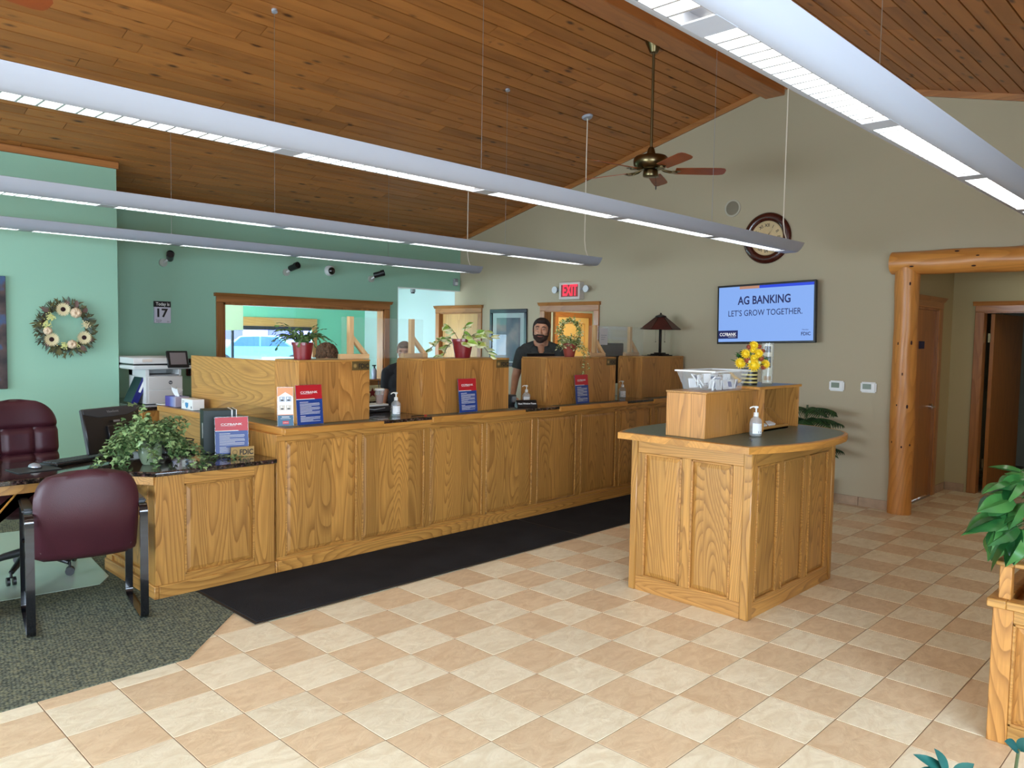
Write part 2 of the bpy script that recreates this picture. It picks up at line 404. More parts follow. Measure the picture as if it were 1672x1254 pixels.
def granite_mat():
    m, nt, b = new_mat('dark_granite'); L = nt.links
    tc = N(nt, 'ShaderNodeTexCoord')
    vo = N(nt, 'ShaderNodeTexVoronoi'); vo.inputs['Scale'].default_value = 70; L.new(tc.outputs['Object'], vo.inputs['Vector'])
    n = N(nt, 'ShaderNodeTexNoise'); n.inputs['Scale'].default_value = 45; n.inputs['Detail'].default_value = 4; L.new(tc.outputs['Object'], n.inputs['Vector'])
    c = ramp(nt, n.outputs['Fac'], [(0.4, srgb(26, 24, 24)), (0.56, srgb(66, 52, 44)), (0.68, srgb(120, 104, 92))])
    L.new(mixc(nt, 0.35, c, vo.outputs['Color'], 'MULTIPLY'), b.inputs['Base Color'])
    b.inputs['Roughness'].default_value = 0.12; b.inputs['Coat Weight'].default_value = 0.4; return m
M['granite'] = granite_mat()
M['laminate'] = plain('dark_green_laminate', srgb(88, 108, 100), 0.36, noise=0.12, nscale=40)
M['housing'] = plain('enamel_daylight_cast', srgb(164, 167, 176), 0.42)  # white enamel with the bluish daylight cast put into its colour
M['diffuser'] = emit('fluorescent_tube_panel', (1.0, 0.925, 0.79, 1), 6.0)
M['louver'] = plain('silver_louver', srgb(205, 212, 220), 0.25, metal=0.6)
M['cord'] = plain('cream_cord', srgb(226, 214, 194), 0.6)
M['steel'] = plain('steel', srgb(170, 170, 172), 0.3, metal=1)
M['chrome'] = plain('chrome', srgb(205, 205, 208), 0.12, metal=1)
M['brass'] = plain('antique_brass', srgb(120, 106, 76), 0.28, metal=1)
M['blade'] = plain('cherry_fan_blade', srgb(150, 74, 34), 0.4, noise=0.15, nscale=6)
M['black'] = plain('black_plastic', srgb(22, 22, 24), 0.35)
M['blackmetal'] = plain('black_enamel_metal', srgb(16, 17, 22), 0.16, coat=0.6)
M['dkgrey'] = plain('dark_grey_plastic', srgb(52, 54, 58), 0.45)
M['grey'] = plain('grey_plastic', srgb(140, 142, 144), 0.5)
M['ltgrey'] = plain('light_grey_plastic', srgb(214, 214, 212), 0.45)
M['leather'] = plain('burgundy_leather', srgb(64, 24, 34), 0.45, coat=0.0, bump=0.12, bscale=220, noise=0.12, nscale=5)
M['red'] = plain('poster_red', srgb(190, 28, 40), 0.4)
M['blue'] = plain('poster_blue', srgb(26, 62, 138), 0.4)
M['teal'] = plain('poster_teal', srgb(22, 84, 116), 0.4)
M['orange'] = plain('poster_orange', srgb(232, 146, 88), 0.4)
M['paper'] = plain('white_paper', srgb(236, 236, 234), 0.6)
M['ink'] = plain('black_ink', srgb(20, 18, 22), 0.5)
M['navy'] = plain('navy', srgb(20, 28, 70), 0.5)
M['plaque'] = plain('brass_plaque', srgb(176, 142, 84), 0.35, metal=0.25)
M['acrylic'] = glass('clear_acrylic', (0.97, 0.985, 0.98, 1), 0.02, 0.05)
M['pane'] = glass('window_glass', (0.97, 0.99, 0.99, 1), 0.0, 0.0)
M['potred'] = plain('dark_red_pot', srgb(126, 22, 30), 0.35, coat=0.3)
M['potterra'] = plain('terracotta_pot', srgb(150, 62, 48), 0.5)
M['soil'] = plain('soil', srgb(44, 32, 24), 0.95, bump=0.6, bscale=120)
M['celadon'] = plain('celadon_glaze', srgb(136, 150, 122), 0.3, coat=0.4)
def leafmat(name, a, b_, rough=0.4, scale=14):
    m, nt, b = new_mat(name); L = nt.links
    tc = N(nt, 'ShaderNodeTexCoord'); ge = N(nt, 'ShaderNodeNewGeometry'); oi = N(nt, 'ShaderNodeObjectInfo')
    n = N(nt, 'ShaderNodeTexNoise'); n.inputs['Scale'].default_value = scale; L.new(tc.outputs['Object'], n.inputs['Vector'])
    f = math_(nt, 'ADD', math_(nt, 'MULTIPLY', n.outputs['Fac'], 0.5), math_(nt, 'MULTIPLY', math_(nt, 'FRACT', math_(nt, 'ADD', ge.outputs['Random Per Island'], oi.outputs['Random'])), 0.5))
    L.new(ramp(nt, f, [(0.3, a), (0.7, b_)]), b.inputs['Base Color']); b.inputs['Roughness'].default_value = rough
    b.inputs['Subsurface Weight'].default_value = 0.0
    return m
M['ivy'] = leafmat('ivy_leaf', srgb(44, 76, 36), srgb(150, 176, 116))
M['cactus'] = leafmat('cactus_leaf', srgb(40, 74, 40), srgb(104, 132, 74))
M['pothos'] = leafmat('pothos_leaf', srgb(26, 74, 34), srgb(66, 120, 58), 0.28)
M['varieg'] = leafmat('variegated_leaf', srgb(110, 156, 52), srgb(200, 214, 110), 0.35, 30)
M['cream_leaf'] = plain('cream_leaf_edge', srgb(222, 224, 176), 0.4)
M['darkleaf'] = leafmat('dark_leaf', srgb(18, 58, 58), srgb(30, 92, 82), 0.35)
M['pine'] = leafmat('pine_frond', srgb(20, 48, 22), srgb(48, 84, 34), 0.6)
M['stem'] = plain('plant_stem', srgb(70, 80, 44), 0.6)
M['wreathleaf'] = leafmat('wreath_leaf', srgb(52, 58, 34), srgb(108, 102, 60), 0.7)
M['wreathgrey'] = leafmat('wreath_grey_leaf', srgb(66, 80, 74), srgb(112, 126, 112), 0.7)
M['mauve'] = plain('mauve_leaf', srgb(120, 92, 84), 0.7)
M['petal'] = plain('cream_petal', srgb(232, 216, 170), 0.6)
M['hydr'] = plain('pale_yellow_petal', srgb(218, 218, 140), 0.6)
M['pumpkin'] = plain('pale_pumpkin', srgb(224, 196, 164), 0.5)
M['sunc'] = plain('dark_flower_centre', srgb(52, 22, 24), 0.9, bump=0.6, bscale=300)
M['yellow'] = plain('yellow_petal', srgb(236, 196, 24), 0.55)
M['yellow2'] = plain('yellow_ceramic', srgb(228, 168, 30), 0.25, coat=0.5)
M['rust'] = plain('rust_flower', srgb(150, 70, 42), 0.6)
M['skin'] = plain('skin', srgb(196, 142, 112), 0.5, noise=0.08, nscale=20)
M['hair'] = plain('dark_hair', srgb(40, 27, 22), 0.7, noise=0.4, nscale=40, bump=0.6, bscale=160)
M['hair2'] = plain('brown_curly_hair', srgb(104, 76, 54), 0.8, noise=0.6, nscale=60, bump=1.0, bscale=90)
M['beard'] = plain('beard', srgb(62, 42, 34), 0.85, noise=0.4, nscale=90, bump=0.6, bscale=260)
M['shirt'] = plain('charcoal_polo', srgb(52, 56, 56), 0.85, noise=0.1, nscale=30, bump=0.15, bscale=500)
M['trouser'] = plain('dark_trousers', srgb(34, 34, 38), 0.9)
M['eyew'] = plain('eye_white', srgb(176, 160, 150), 0.4)
M['lip'] = plain('lip', srgb(168, 96, 84), 0.45)
# ================================================================ STRUCTURE
XW = 8.076; YG = 9.03; YS = -1.40; XE = -4.6
RY, RZ, RS = 3.98, 4.427, 0.2537
def roof(y): return RZ-RS*abs(y-RY)

# ---- floor with tiles
T = 0.305; TX = 1.8662; TY = 3.7268
fl = MB().box(XE, 12.6, YS, 13.2, -0.12, -0.0025).build('floor', M['grout'])
struct(fl)
def tile_mesh(name, mat):
    mb = MB(); g = 0.0026; a = g; b = T-g
    mb.box(a, b, a, b, -0.014, 0.0)
    return mb.mesh(name, mat, bevel=0.0007)
tml = tile_mesh('tile', M['tile_light']); tmt = tile_mesh('tile', M['tile_tan'])
cells = []
for i in range(-18, 34):
    for j in range(-13, 17):
        x = TX+i*T; y = TY-(j+1)*T
        if y > 4.85 or x+T > 12.5 or y < YS: continue
        cx, cy = x+T/2, y+T/2
        if x+T < 1.6 and y > 3.85: continue
        if cy > 2.75 and cx > 8.2: continue
        p = proj((cx, cy, 0)); vis = False; size = 0
        if p and -140 < p[0] < 1812 and p[1] < 1420:
            hid = (4.55 < cx < 5.2 and 2.3 < cy < 2.9) or (cy > 4.1 and cx > 2.3)
            vis = not hid; size = 1/p[2]
        cells.append((size if vis else -1, i, j, x, y))
cells.sort(key=lambda c: -c[0])
rest = {0: MB(), 1: MB()}
for k, (s_, i, j, x, y) in enumerate(cells):
    lt = (i+j) % 2
    if k < 296 and s_ > 0:
        o = bpy.data.objects.new('tile', tml if lt else tmt); COL.objects.link(o); o.parent = fl; o.location = (x, y, 0)
    else:
        g = 0.0026; rest[lt].box(x+g, x+T-g, y+g, y+T-g, -0.014, 0.0)
for lt in (0, 1): rest[lt].build('tile_field', M['tile_light' if lt else 'tile_tan'], fl, kind='stuff', recalc=False)

# ---- ceiling: sloped pine boards
ce = MB()
ce.add([(XE, RY, RZ+0.05), (XW+0.12, RY, RZ+0.05), (XW+0.12, 9.15, roof(9.15)+0.05), (XE, 9.15, roof(9.15)+0.05),
        (XE, YS-0.1, roof(YS-0.1)+0.05), (XW+0.12, YS-0.1, roof(YS-0.1)+0.05)], [(0, 1, 2, 3), (1, 0, 4, 5)])
ceil = struct(ce.build('ceiling', plain('roof_deck', srgb(58, 32, 16), 0.9), recalc=False))
ang = math.atan(RS); PWd = 0.1335; cA, sA = math.cos(ang), math.sin(ang)
rng = random.Random(3)
planks = []
for side in (1, -1):
    rowmax = int(5.25/cA/PWd)+1
    for r_ in range(rowmax):
        d0 = r_*PWd; x = XE+rng.uniform(-2.4, 0)
        while x < XW:
            L_ = rng.choice((1.22, 1.52, 1.83, 2.13, 2.44, 2.44, 3.05))
            a, b_ = max(x, XE), min(x+L_, XW); x += L_
            if b_-a < 0.05: continue
            ym = RY+side*(d0+PWd/2)*cA; zm = RZ-(d0+PWd/2)*sA
            sz = -1
            for q in (a, (a+b_)/2, b_):
                p = proj((q, ym, zm))
                if p and -30 < p[0] < 1702 and -60 < p[1] < 460: sz = max(sz, min(p[0]+200, 400)/p[2])
            planks.append((sz, side, d0, a, b_))
planks.sort(key=lambda c: -c[0])
def plank_geo(mb, side, d0, a, b_, g=0.006):
    t = 0.018; c = 0.001
    prof = [(d0+g+c, -t), (d0+PWd-g-c, -t), (d0+PWd-g, -t+c), (d0+PWd-g, 0.0), (d0+g, 0.0), (d0+g, -t+c)]
    pts = []
    for d, h in prof:
        pts.append((RY+side*(d*cA+h*sA), RZ+0.018-d*sA+h*cA))
    mb.prism(pts, 0, a+0.003, b_-0.003)
restp = MB()
for k, (sz, side, d0, a, b_) in enumerate(planks):
    if k < 298 and sz > 0:
        m_ = MB(); plank_geo(m_, side, d0, a, b_); m_.build('plank', M['plank'], ceil, smooth=False)
    else: plank_geo(restp, side, d0, a, b_)
restp.build('plank_field', M['plank'], ceil, smooth=False, kind='stuff')

# ridge beam
rb = MB().box(XE, XW+0.0, 3.875, 4.095, 4.279, 4.50)
struct(rb.build('ridge_beam', M['beam'], bevel=0.006))

# ---- walls
def wall_boxes(name, mat, boxes, parent=None):
    mb = MB()
    for b_ in boxes: mb.box(*b_)
    o = mb.build(name, mat, smooth=False); return struct(o)
def gable(mb, y0, y1, z0, x0, x1):
    pts = [(y0, z0), (y1, z0), (y1, roof(y1)+0.04)]
    if y0 < RY < y1: pts.append((RY, RZ+0.04))
    pts.append((y0, roof(y0)+0.04)); mb.prism(pts, 0, x0, x1)
# right gable wall (X = 8.076)
g = MB()
gable(g, YS, 2.625, 2.42, XW, XW+0.12)
gable(g, 2.625, 6.37, 0, XW, XW+0.12)
gable(g, 6.37, 7.27, 2.035, XW, XW+0.12)
gable(g, 7.27, 8.59, 0, XW, XW+0.12)
gable(g, 8.59, 9.15, 2.02, XW, XW+0.12)
struct(g.build('wall_right', M['cream'], smooth=False))
wall_boxes('wall_right_beyond', M['blueroom'], [(XW, XW+0.12, 9.15, 9.52, 2.02, 2.5), (XW, XW+0.12, 9.52, 11.7, 0, 2.5), (XW+0.115, XW+0.135, 8.5, 9.6, 0, 2.1)])
# green wall at Y = 9.03 with the interior window and the opening
wall_boxes('wall_back', M['green'], [(2.6, 4.275, YG, YG+0.12, 0, 3.3), (4.275, 6.64, YG, YG+0.12, 2.01, 3.3), (4.275, 6.64, YG, YG+0.12, 0, 1.03),
                                     (6.64, 6.885, YG, YG+0.12, 0, 3.3), (6.885, XW, YG, YG+0.12, 2.345, 3.3)])
wall_boxes('wall_left', M['green'], [(XE, 2.848, 8.33, 8.45, 0, 3.45), (2.728, 2.848, 8.45, YG+0.12, 0, 3.3)])
# white corner bead reveal of the opening
struct(MB().box(6.879, 6.887, YG-0.003, YG+0.123, 0, 2.342).box(6.879, XW, YG-0.003, YG+0.123, 2.338, 2.346).build('trim_opening', M['white']))
# wall behind the photographer and west wall, both with windows
wall_boxes('wall_front', M['cream'], [(XE, -3.0, YS-0.12, YS, 0, 3.2), (-3.0, 2.6, YS-0.12, YS, 0, 0.75), (-3.0, 2.6, YS-0.12, YS, 2.35, 3.2), (2.6, 12.6, YS-0.12, YS, 0, 3.2)])
wall_boxes('wall_west', M['green'], [(XE-0.12, XE, YS-0.1, 2.0, 0, 4.0), (XE-0.12, XE, 2.0, 7.2, 0, 0.75), (XE-0.12, XE, 2.0, 7.2, 2.45, 4.6), (XE-0.12, XE, 7.2, 8.4, 0, 4.0)])
# room beyond
wall_boxes('wall_office_back', M['greenroom'], [(7.07, XW+0.1, 11.55, 11.67, 0, 2.5), (4.3, 7.07, 11.55, 11.67, 1.83, 2.5), (4.3, 7.07, 11.55, 11.67, 0, 0.75), (3.0, 4.3, 11.55, 11.67, 0, 2.5)])
wall_boxes('wall_office_left', M['greenroom'], [(3.12, 3.2, 9.15, 9.4, 0, 2.5), (3.12, 3.2, 9.4, 11.2, 0, 0.85), (3.12, 3.2, 9.4, 11.2, 2.1, 2.5), (3.12, 3.2, 11.2, 11.6, 0, 2.5)])
wall_boxes('ceiling_office', M['white'], [(3.0, 8.2, 9.15, 11.7, 2.42, 2.5)])
# hall behind the log frame
wall_boxes('wall_hall_side', M['hallpaint'], [(8.196, 8.42, 2.60, 2.70, 0, 2.6), (8.42, 9.26, 2.60, 2.70, 2.03, 2.6), (9.26, 9.80, 2.60, 2.70, 0, 2.6), (8.1965, 8.2, 2.602, 2.70, 0, 2.6)])
wall_boxes('wall_hall_end', M['hallpaint'], [(9.75, 9.85, 2.30, 2.70, 0, 2.6), (9.75, 9.85, 1.35, 2.30, 2.03, 2.6), (9.75, 9.85, YS, 1.35, 0, 2.6)])
wall_boxes('ceiling_hall', M['hallpaint'], [(8.196, 9.85, YS, 2.7, 2.5, 2.6)])
wall_boxes('wall_dark_room', M['darkroom'], [(9.85, 12.6, 2.7, 2.8, 0, 2.6), (12.5, 12.6, 0.3, 2.8, 0, 2.6), (9.85, 12.6, 0.3, 0.4, 0, 2.6), (9.85, 12.6, 0.3, 2.8, 2.5, 2.6)])
# room seen through the teller-side doorway
wall_boxes('wall_far_room', M['blueroom'], [(8.2, 12.3, 5.6, 5.7, 0, 2.6), (12.2, 12.3, 5.6, 9.0, 0, 2.6), (8.2, 12.3, 8.5, 8.6, 0, 2.6), (8.2, 12.3, 5.6, 8.6, 2.5, 2.6)])

# roof-line trim boards
def strip(name, pts, w, mat):
    mb = MB(); mb.sweep(pts, 0.02, w, side=(1, 0, 0)); return struct(mb.build(name, mat))
e_ = 0.03
struct(MB().prism([(RY, RZ+0.02), (RY, RZ-0.06), (YG, roof(YG)-0.06), (YG, roof(YG)+0.02)], 0, XW-0.022, XW-0.001).prism([(RY, RZ+0.02), (YS, roof(YS)+0.02), (YS, roof(YS)-0.06), (RY, RZ-0.06)], 0, XW-0.022, XW-0.001).build('trim_gable', M['trim_y']))
struct(MB().box(2.85, XW-0.022, YG-0.024, YG-0.001, roof(YG)-0.07, roof(YG)+0.0).build('trim_eave', M['trim_h'], bevel=0.004))
struct(MB().box(XE, 2.865, 8.306, 8.329, roof(8.33)-0.07, roof(8.33)+0.0).build('trim_eave_left', M['trim_h'], bevel=0.004))

# ---- baseboard tiles
bb = struct(MB().box(XW-0.004, XW-0.001, 2.62, 4.8, 0, 0.09).build('baseboard_right', M['grout']))
bmesh_ = None
y = 2.625
while y < 4.75:
    o_ = MB().box(XW-0.013, XW-0.003, y+0.0015, min(y+0.3035, 4.8), 0.0, 0.092).build('tile', M['basetile'], bb, bevel=0.0015); y += 0.305
bh = struct(MB().box(9.34, 9.70, 2.594, 2.599, 0, 0.09).box(9.743, 9.749, 2.40, 2.6, 0, 0.09).build('baseboard_hall', M['grout']))
for a, b_ in ((9.34, 9.54), (9.543, 9.70)): MB().box(a, b_, 2.588, 2.597, 0, 0.092).build('tile', M['basetile'], bh, bevel=0.0015)
MB().box(9.737, 9.747, 2.40, 2.59, 0, 0.092).build('tile', M['basetile'], bh, bevel=0.0015)

# ---- door casings
def casing_x(y0, y1, zt, x, mat, matc, parent, w=0.09, side=-1, crown=True):
    """casing on a wall facing -X; opening y0..y1 up to zt"""
    t = 0.02
    for a, b_ in ((y0-w, y0), (y1, y1+w)):
        MB().box(x-t, x, a, b_, 0, zt).build('side_casing', mat, parent, bevel=0.004)
    mb = MB().box(x-t-0.004, x, y0-w, y1+w, zt, zt+0.075)
    mb.build('head_casing', matc, parent, bevel=0.004)
    if crown:
        MB().prism([(x-t-0.004, zt+0.07), (x-t-0.035, zt+0.115), (x, zt+0.115), (x, zt+0.07)], 1, y0-w-0.02, y1+w+0.02).build('crown_moulding', matc, parent)
# doorway 1 (teller side, open)
d1 = struct(MB().box(XW-0.004, XW+0.125, 6.37, 6.39, 0, 2.03).box(XW-0.004, XW+0.125, 7.25, 7.27, 0, 2.03).box(XW-0.004, XW+0.125, 6.37, 7.27, 2.01, 2.034).build('door_1', M['trim']))
casing_x(6.39, 7.25, 2.02, XW, M['trim'], M['trim_y'], d1)
# its door leaf folded open into the far room, and the oak door on the far wall
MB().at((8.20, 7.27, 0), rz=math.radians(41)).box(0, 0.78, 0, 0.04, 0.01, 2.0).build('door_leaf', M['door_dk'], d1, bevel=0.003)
d5 = struct(MB().box(9.74, 10.55, 8.462, 8.498, 0.01, 2.0).build('door_5', plain('light_birch_door', srgb(226, 190, 120), 0.45, noise=0.06, nscale=3), bevel=0.003))
MB().box(9.66, 9.74, 8.45, 8.497, 0, 2.0).build('side_casing', M['trim'], d5); MB().box(10.55, 10.63, 8.45, 8.497, 0, 2.0).build('side_casing', M['trim'], d5)
MB().box(9.66, 10.63, 8.45, 8.497, 2.0, 2.08).build('head_casing', M['trim_h'], d5)
for c_, d_ in ((1.12, 1.90), (0.15, 0.98)):
    MB().sweep([(9.86, 8.458, c_), (10.43, 8.458, c_), (10.43, 8.458, d_), (9.86, 8.458, d_)], 0.012, 0.02, side=(0, 1, 0), closed=True).build('panel_moulding', M['door'], d5)
t_ = tag(MB().box(10.72, 10.98, 8.47, 8.499, 1.52, 1.80).build('wall_plaque', M['door_dk'], bevel=0.003), 'small square brown plaque on the wall of the room beyond the teller doorway', 'plaque')
# door 2 closed oak door near the green wall
d2 = struct(MB().box(XW+0.05, XW+0.09, 8.62, 9.49, 0.01, 2.0).build('door_2', M['door'], bevel=0.003))
MB().box(XW-0.002, XW+0.11, 8.59, 8.61, 0, 2.02).box(XW-0.002, XW+0.11, 9.50, 9.52, 0, 2.02).box(XW-0.002, XW+0.11, 8.59, 9.52, 2.0, 2.022).build('jamb', M['trim'], d2)
casing_x(8.61, 9.50, 2.01, XW, M['trim'], M['trim_y'], d2)
# door 3 in the hall side wall (facing -Y)
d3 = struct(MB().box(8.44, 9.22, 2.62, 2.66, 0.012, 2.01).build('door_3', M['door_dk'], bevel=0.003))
MB().box(8.42, 8.44, 2.595, 2.69, 0, 2.03).box(9.22, 9.26, 2.595, 2.69, 0, 2.03).box(8.42, 9.26, 2.595, 2.69, 2.01, 2.03).build('jamb', M['trim'], d3)
MB().box(9.235, 9.335, 2.578, 2.60, 0, 2.03).build('side_casing', M['trim'], d3, bevel=0.004)
MB().box(8.345, 8.425, 2.578, 2.60, 0, 2.03).build('side_casing', M['trim'], d3, bevel=0.004)
MB().box(8.345, 9.335, 2.574, 2.60, 2.03, 2.105).build('head_casing', M['trim_h'], d3, bevel=0.004)
MB().prism([(2.574, 2.10), (2.54, 2.145), (2.60, 2.145), (2.60, 2.10)], 0, 8.33, 9.36).build('crown_moulding', M['trim_h'], d3)
hd = MB().cyl((9.14, 2.62, 0.98), (9.14, 2.59, 0.98), 0.03).tube([(9.14, 2.585, 0.98), (9.14, 2.565, 0.98), (9.03, 2.562, 0.98)], 0.009)
hd.build('door_handle', M['chrome'], d3)
MB().box(8.70, 8.86, 2.612, 2.62, 1.60, 1.68).build('sign_plate', M['navy'], d3, bevel=0.002)
MB().box(8.45, 9.2, 2.585, 2.60, 0.0, 0.012).build('threshold', M['steel'], d3)
# door 4 at the hall end, open into the dark room
d4 = struct(MB().box(9.745, 9.855, 2.28, 2.30, 0, 2.02).box(9.745, 9.855, 1.35, 1.37, 0, 2.02).box(9.745, 9.855, 1.35, 2.30, 2.0, 2.02).build('door_4', M['trim']))
casing_x(1.37, 2.28, 2.01, 9.75, M['trim'], M['trim_y'], d4)
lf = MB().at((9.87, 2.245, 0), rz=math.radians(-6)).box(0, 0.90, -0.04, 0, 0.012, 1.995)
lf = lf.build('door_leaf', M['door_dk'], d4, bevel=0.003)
MB().box(9.856, 9.88, 2.24, 2.262, 0.28, 0.38).box(9.856, 9.88, 2.24, 2.262, 1.68, 1.78).build('hinge', M['brass'], d4)

# ---- interior window (window_1)
w1 = struct(MB().box(4.275, 6.64, YG+0.05, YG+0.056, 1.045, 1.995).build('window_1', M['pane'], recalc=True))
MB().box(4.185, 4.275, YG-0.022, YG, 1.03, 2.01).build('side_casing', M['trim'], w1, bevel=0.004)
MB().box(6.64, 6.73, YG-0.022, YG, 1.03, 2.01).build('side_casing', M['trim'], w1, bevel=0.004)
MB().box(4.185, 6.73, YG-0.026, YG, 2.01, 2.085).build('head_casing', M['trim_h'], w1, bevel=0.004)
MB().prism([(YG-0.026, 2.08), (YG-0.06, 2.12), (YG, 2.12), (YG, 2.08)], 0, 4.16, 6.76).build('crown_moulding', M['trim_h'], w1)
MB().box(4.15, 6.78, YG-0.07, YG+0.05, 1.00, 1.03).build('window_sill', M['trim_h'], w1, bevel=0.006)
MB().box(4.185, 6.73, YG-0.022, YG, 0.93, 1.0).build('apron', M['trim_h'], w1, bevel=0.004)
MB().box(4.275, 4.30, YG-0.01, YG+0.13, 1.03, 2.01).box(6.615, 6.64, YG-0.01, YG+0.13, 1.03, 2.01).box(4.275, 6.64, YG-0.01, YG+0.13, 1.985, 2.01).build('jamb', M['trim'], w1)
# street window in the room beyond (window_2)
w2 = struct(MB().box(4.3, 7.07, 11.60, 11.606, 0.78, 1.80).build('window_2', M['pane']))
MB().box(4.2, 7.10, 11.52, 11.55, 1.76, 1.90).build('head_casing', wood('pine_bright', srgb(214, 160, 96), srgb(180, 122, 66), 0, contour=4, bands=0.4), w2, bevel=0.004)
MB().box(7.01, 7.10, 11.525, 11.55, 0.78, 1.80).build('side_casing', M['trim'], w2, bevel=0.004)
MB().box(4.2, 7.12, 11.50, 11.60, 0.74, 0.78).build('window_sill', M['trim_h'], w2, bevel=0.004)
MB().box(4.3, 7.01, 11.56, 11.60, 1.70, 1.76).box(5.62, 5.66, 11.585, 11.615, 0.78, 1.76).build('window_frame', M['dkgrey'], w2)
# window frames behind the photographer
w3 = struct(MB().box(-3.0, 2.6, YS-0.09, YS-0.06, 0.75, 0.80).box(-3.0, 2.6, YS-0.09, YS-0.06, 2.30, 2.35).build('window_3', M['trim_h']))
for x in (-3.0, -1.15, 0.7, 2.55): MB().box(x, x+0.05, YS-0.09, YS-0.05, 0.8, 2.3).build('mullion', M['trim'], w3)
w4 = struct(MB().box(XE-0.09, XE-0.06, 2.0, 7.2, 0.75, 0.80).box(XE-0.09, XE-0.06, 2.0, 7.2, 2.40, 2.45).build('window_4', M['trim_y']))
for y in (2.0, 3.72, 5.44, 7.15): MB().box(XE-0.09, XE-0.05, y, y+0.05, 0.8, 2.4).build('mullion', M['trim'], w4)

# ---- log post and lintel round the hall opening
def log(mb, p0, p1, r, flat=None, seed=0, n=22, k=44):
    p0 = Vector(p0); p1 = Vector(p1); d = (p1-p0).normalized(); a = Vector((1, 0, 0)) if abs(d.x) < 0.9 else Vector((0, 1, 0))
    b_ = d.cross(a).normalized(); a = b_.cross(d); L_ = (p1-p0).length; vs = []
    for i in range(k+1):
        c = p0+d*L_*i/k
        for j in range(n):
            t = 2*PI*j/n; w = a*math.cos(t)+b_*math.sin(t)
            q = c*1.8+w*0.8+Vector((seed*7.1,)*3)
            rr = r*(1+0.10*mnoise.noise(q)+0.05*mnoise.noise(q*3.3))
            vs.append(tuple(c+w*rr))
    fs = [(i*n+j, i*n+(j+1) % n, (i+1)*n+(j+1) % n, (i+1)*n+j) for i in range(k) for j in range(n)]
    fs += [list(range(n))[::-1], [k*n+j for j in range(n)]]
    mb.add(vs, fs); return mb
post = tag(log(MB(), (8.03, 2.525, 0), (8.03, 2.545, 2.42), 0.108, seed=1).build('log_post', M['log']), 'peeled knotty log post standing on the tiles left of the hall opening', 'post')
kn = M['sunc']
kb = MB()
rk = random.Random(5)
for yy, zz in ((2.49, 2.22), (2.46, 1.66), (2.57, 1.65), (2.56, 1.06), (2.47, 1.05), (2.50, 0.66), (2.44, 0.68), (2.59, 0.70), (2.6, 2.3), (2.52, 1.36)):
    xx = 8.03-math.sqrt(max(0.0001, 0.107**2-(yy-2.533)**2))
    sz_ = rk.uniform(0.5, 1.0); kb = MB().ell((xx, yy, zz), (0.008, 0.009*sz_, 0.020*sz_*rk.uniform(0.6, 1.2)), 10, 6); kb.build('knot', kn, post)
lin = tag(log(MB(), (8.02, 2.685, 2.425), (8.02, 0.2, 2.405), 0.112, seed=4, k=60).build('log_lintel', M['log_y']), 'long horizontal peeled log resting on the log post above the hall opening', 'beam')
kb = MB()
for yy, zz in ((1.93, 2.45), (1.96, 2.36), (2.48, 2.38), (1.75, 2.42), (2.1, 2.5)):
    MB().ell((7.915, yy, zz), (0.012, 0.020, 0.007), 10, 6).build('knot', kn, lin)

# ---- white wall unit hanging in the room beyond
t = thing('wall_cabinet', 'white boxed cabinet hanging from the ceiling inside the far office', 'cabinet', (4.87, 10.0, 1.68))
MB().box(4.72, 5.02, 10.0, 10.35, 1.68, 2.42).build('carcass', plain('cream_box', srgb(226, 224, 196), 0.6), t, bevel=0.004)
MB().box(4.66, 4.72, 9.985, 10.35, 1.66, 2.42).build('side_panel', M['white'], t, bevel=0.004)

# ---- outside: surface colours lightened in place of sunlight
gr_ = MB(); gr_.add([(-20, 12.8, 0.1), (70, 12.8, 0.1), (70, 90, 0.1), (-20, 90, 0.1)], [(0, 1, 2, 3)])
tag(gr_.build('street', plain('asphalt', srgb(200, 202, 206), 0.9, noise=0.1)), 'pale street outside the far window', 'street')
b1 = thing('building', 'mauve building with a pale roof stripe across the street', 'building', (30, 52, 0.1))
MB().box(8, 60, 52, 58, 0.1, 6.5).build('wall', plain('mauve_siding', srgb(150, 140, 200), 0.8), b1)
MB().box(8, 60, 51.9, 52, 3.9, 4.6).build('fascia', M['white'], b1)
wp_ = plain('dusk_window', srgb(90, 90, 150), 0.3)
for i in range(8): MB().box(16+i*4, 18+i*4, 51.93, 52, 1.2, 3.0).build('window', wp_, b1)
ct = thing('car', 'light blue parked car seen through the far office window', 'car', (16.3, 31.0, 0.1), math.radians(-30))
cp = plain('car_paint', srgb(90, 160, 225), 0.25, coat=0.8)
prof = [(-2.2, 0.28), (-2.25, 0.72), (-1.9, 0.92), (-1.25, 0.98), (-0.75, 1.42), (0.75, 1.45), (1.45, 1.0), (2.05, 0.92), (2.2, 0.6), (2.15, 0.28)]
MB().prism(prof, 1, -0.85, 0.85).build('body', cp, ct, bevel=0.06, local=True)
cg = plain('car_glass', srgb(60, 90, 130), 0.1)
MB().prism([(-1.12, 0.99), (-0.70, 1.37), (0.02, 1.40), (0.02, 0.99)], 1, -0.862, 0.862).build('side_window', cg, ct, local=True)
MB().prism([(0.08, 0.99), (0.08, 1.40), (0.68, 1.38), (1.25, 1.0)], 1, -0.862, 0.862).build('side_window', cg, ct, local=True)
for x in (-1.4, 1.4):
    for y in (-0.77, 0.77): MB().cyl((x, y-0.1, 0.33), (x, y+0.1, 0.33), 0.33, n=24).build('wheel', M['rubber'], ct, local=True)
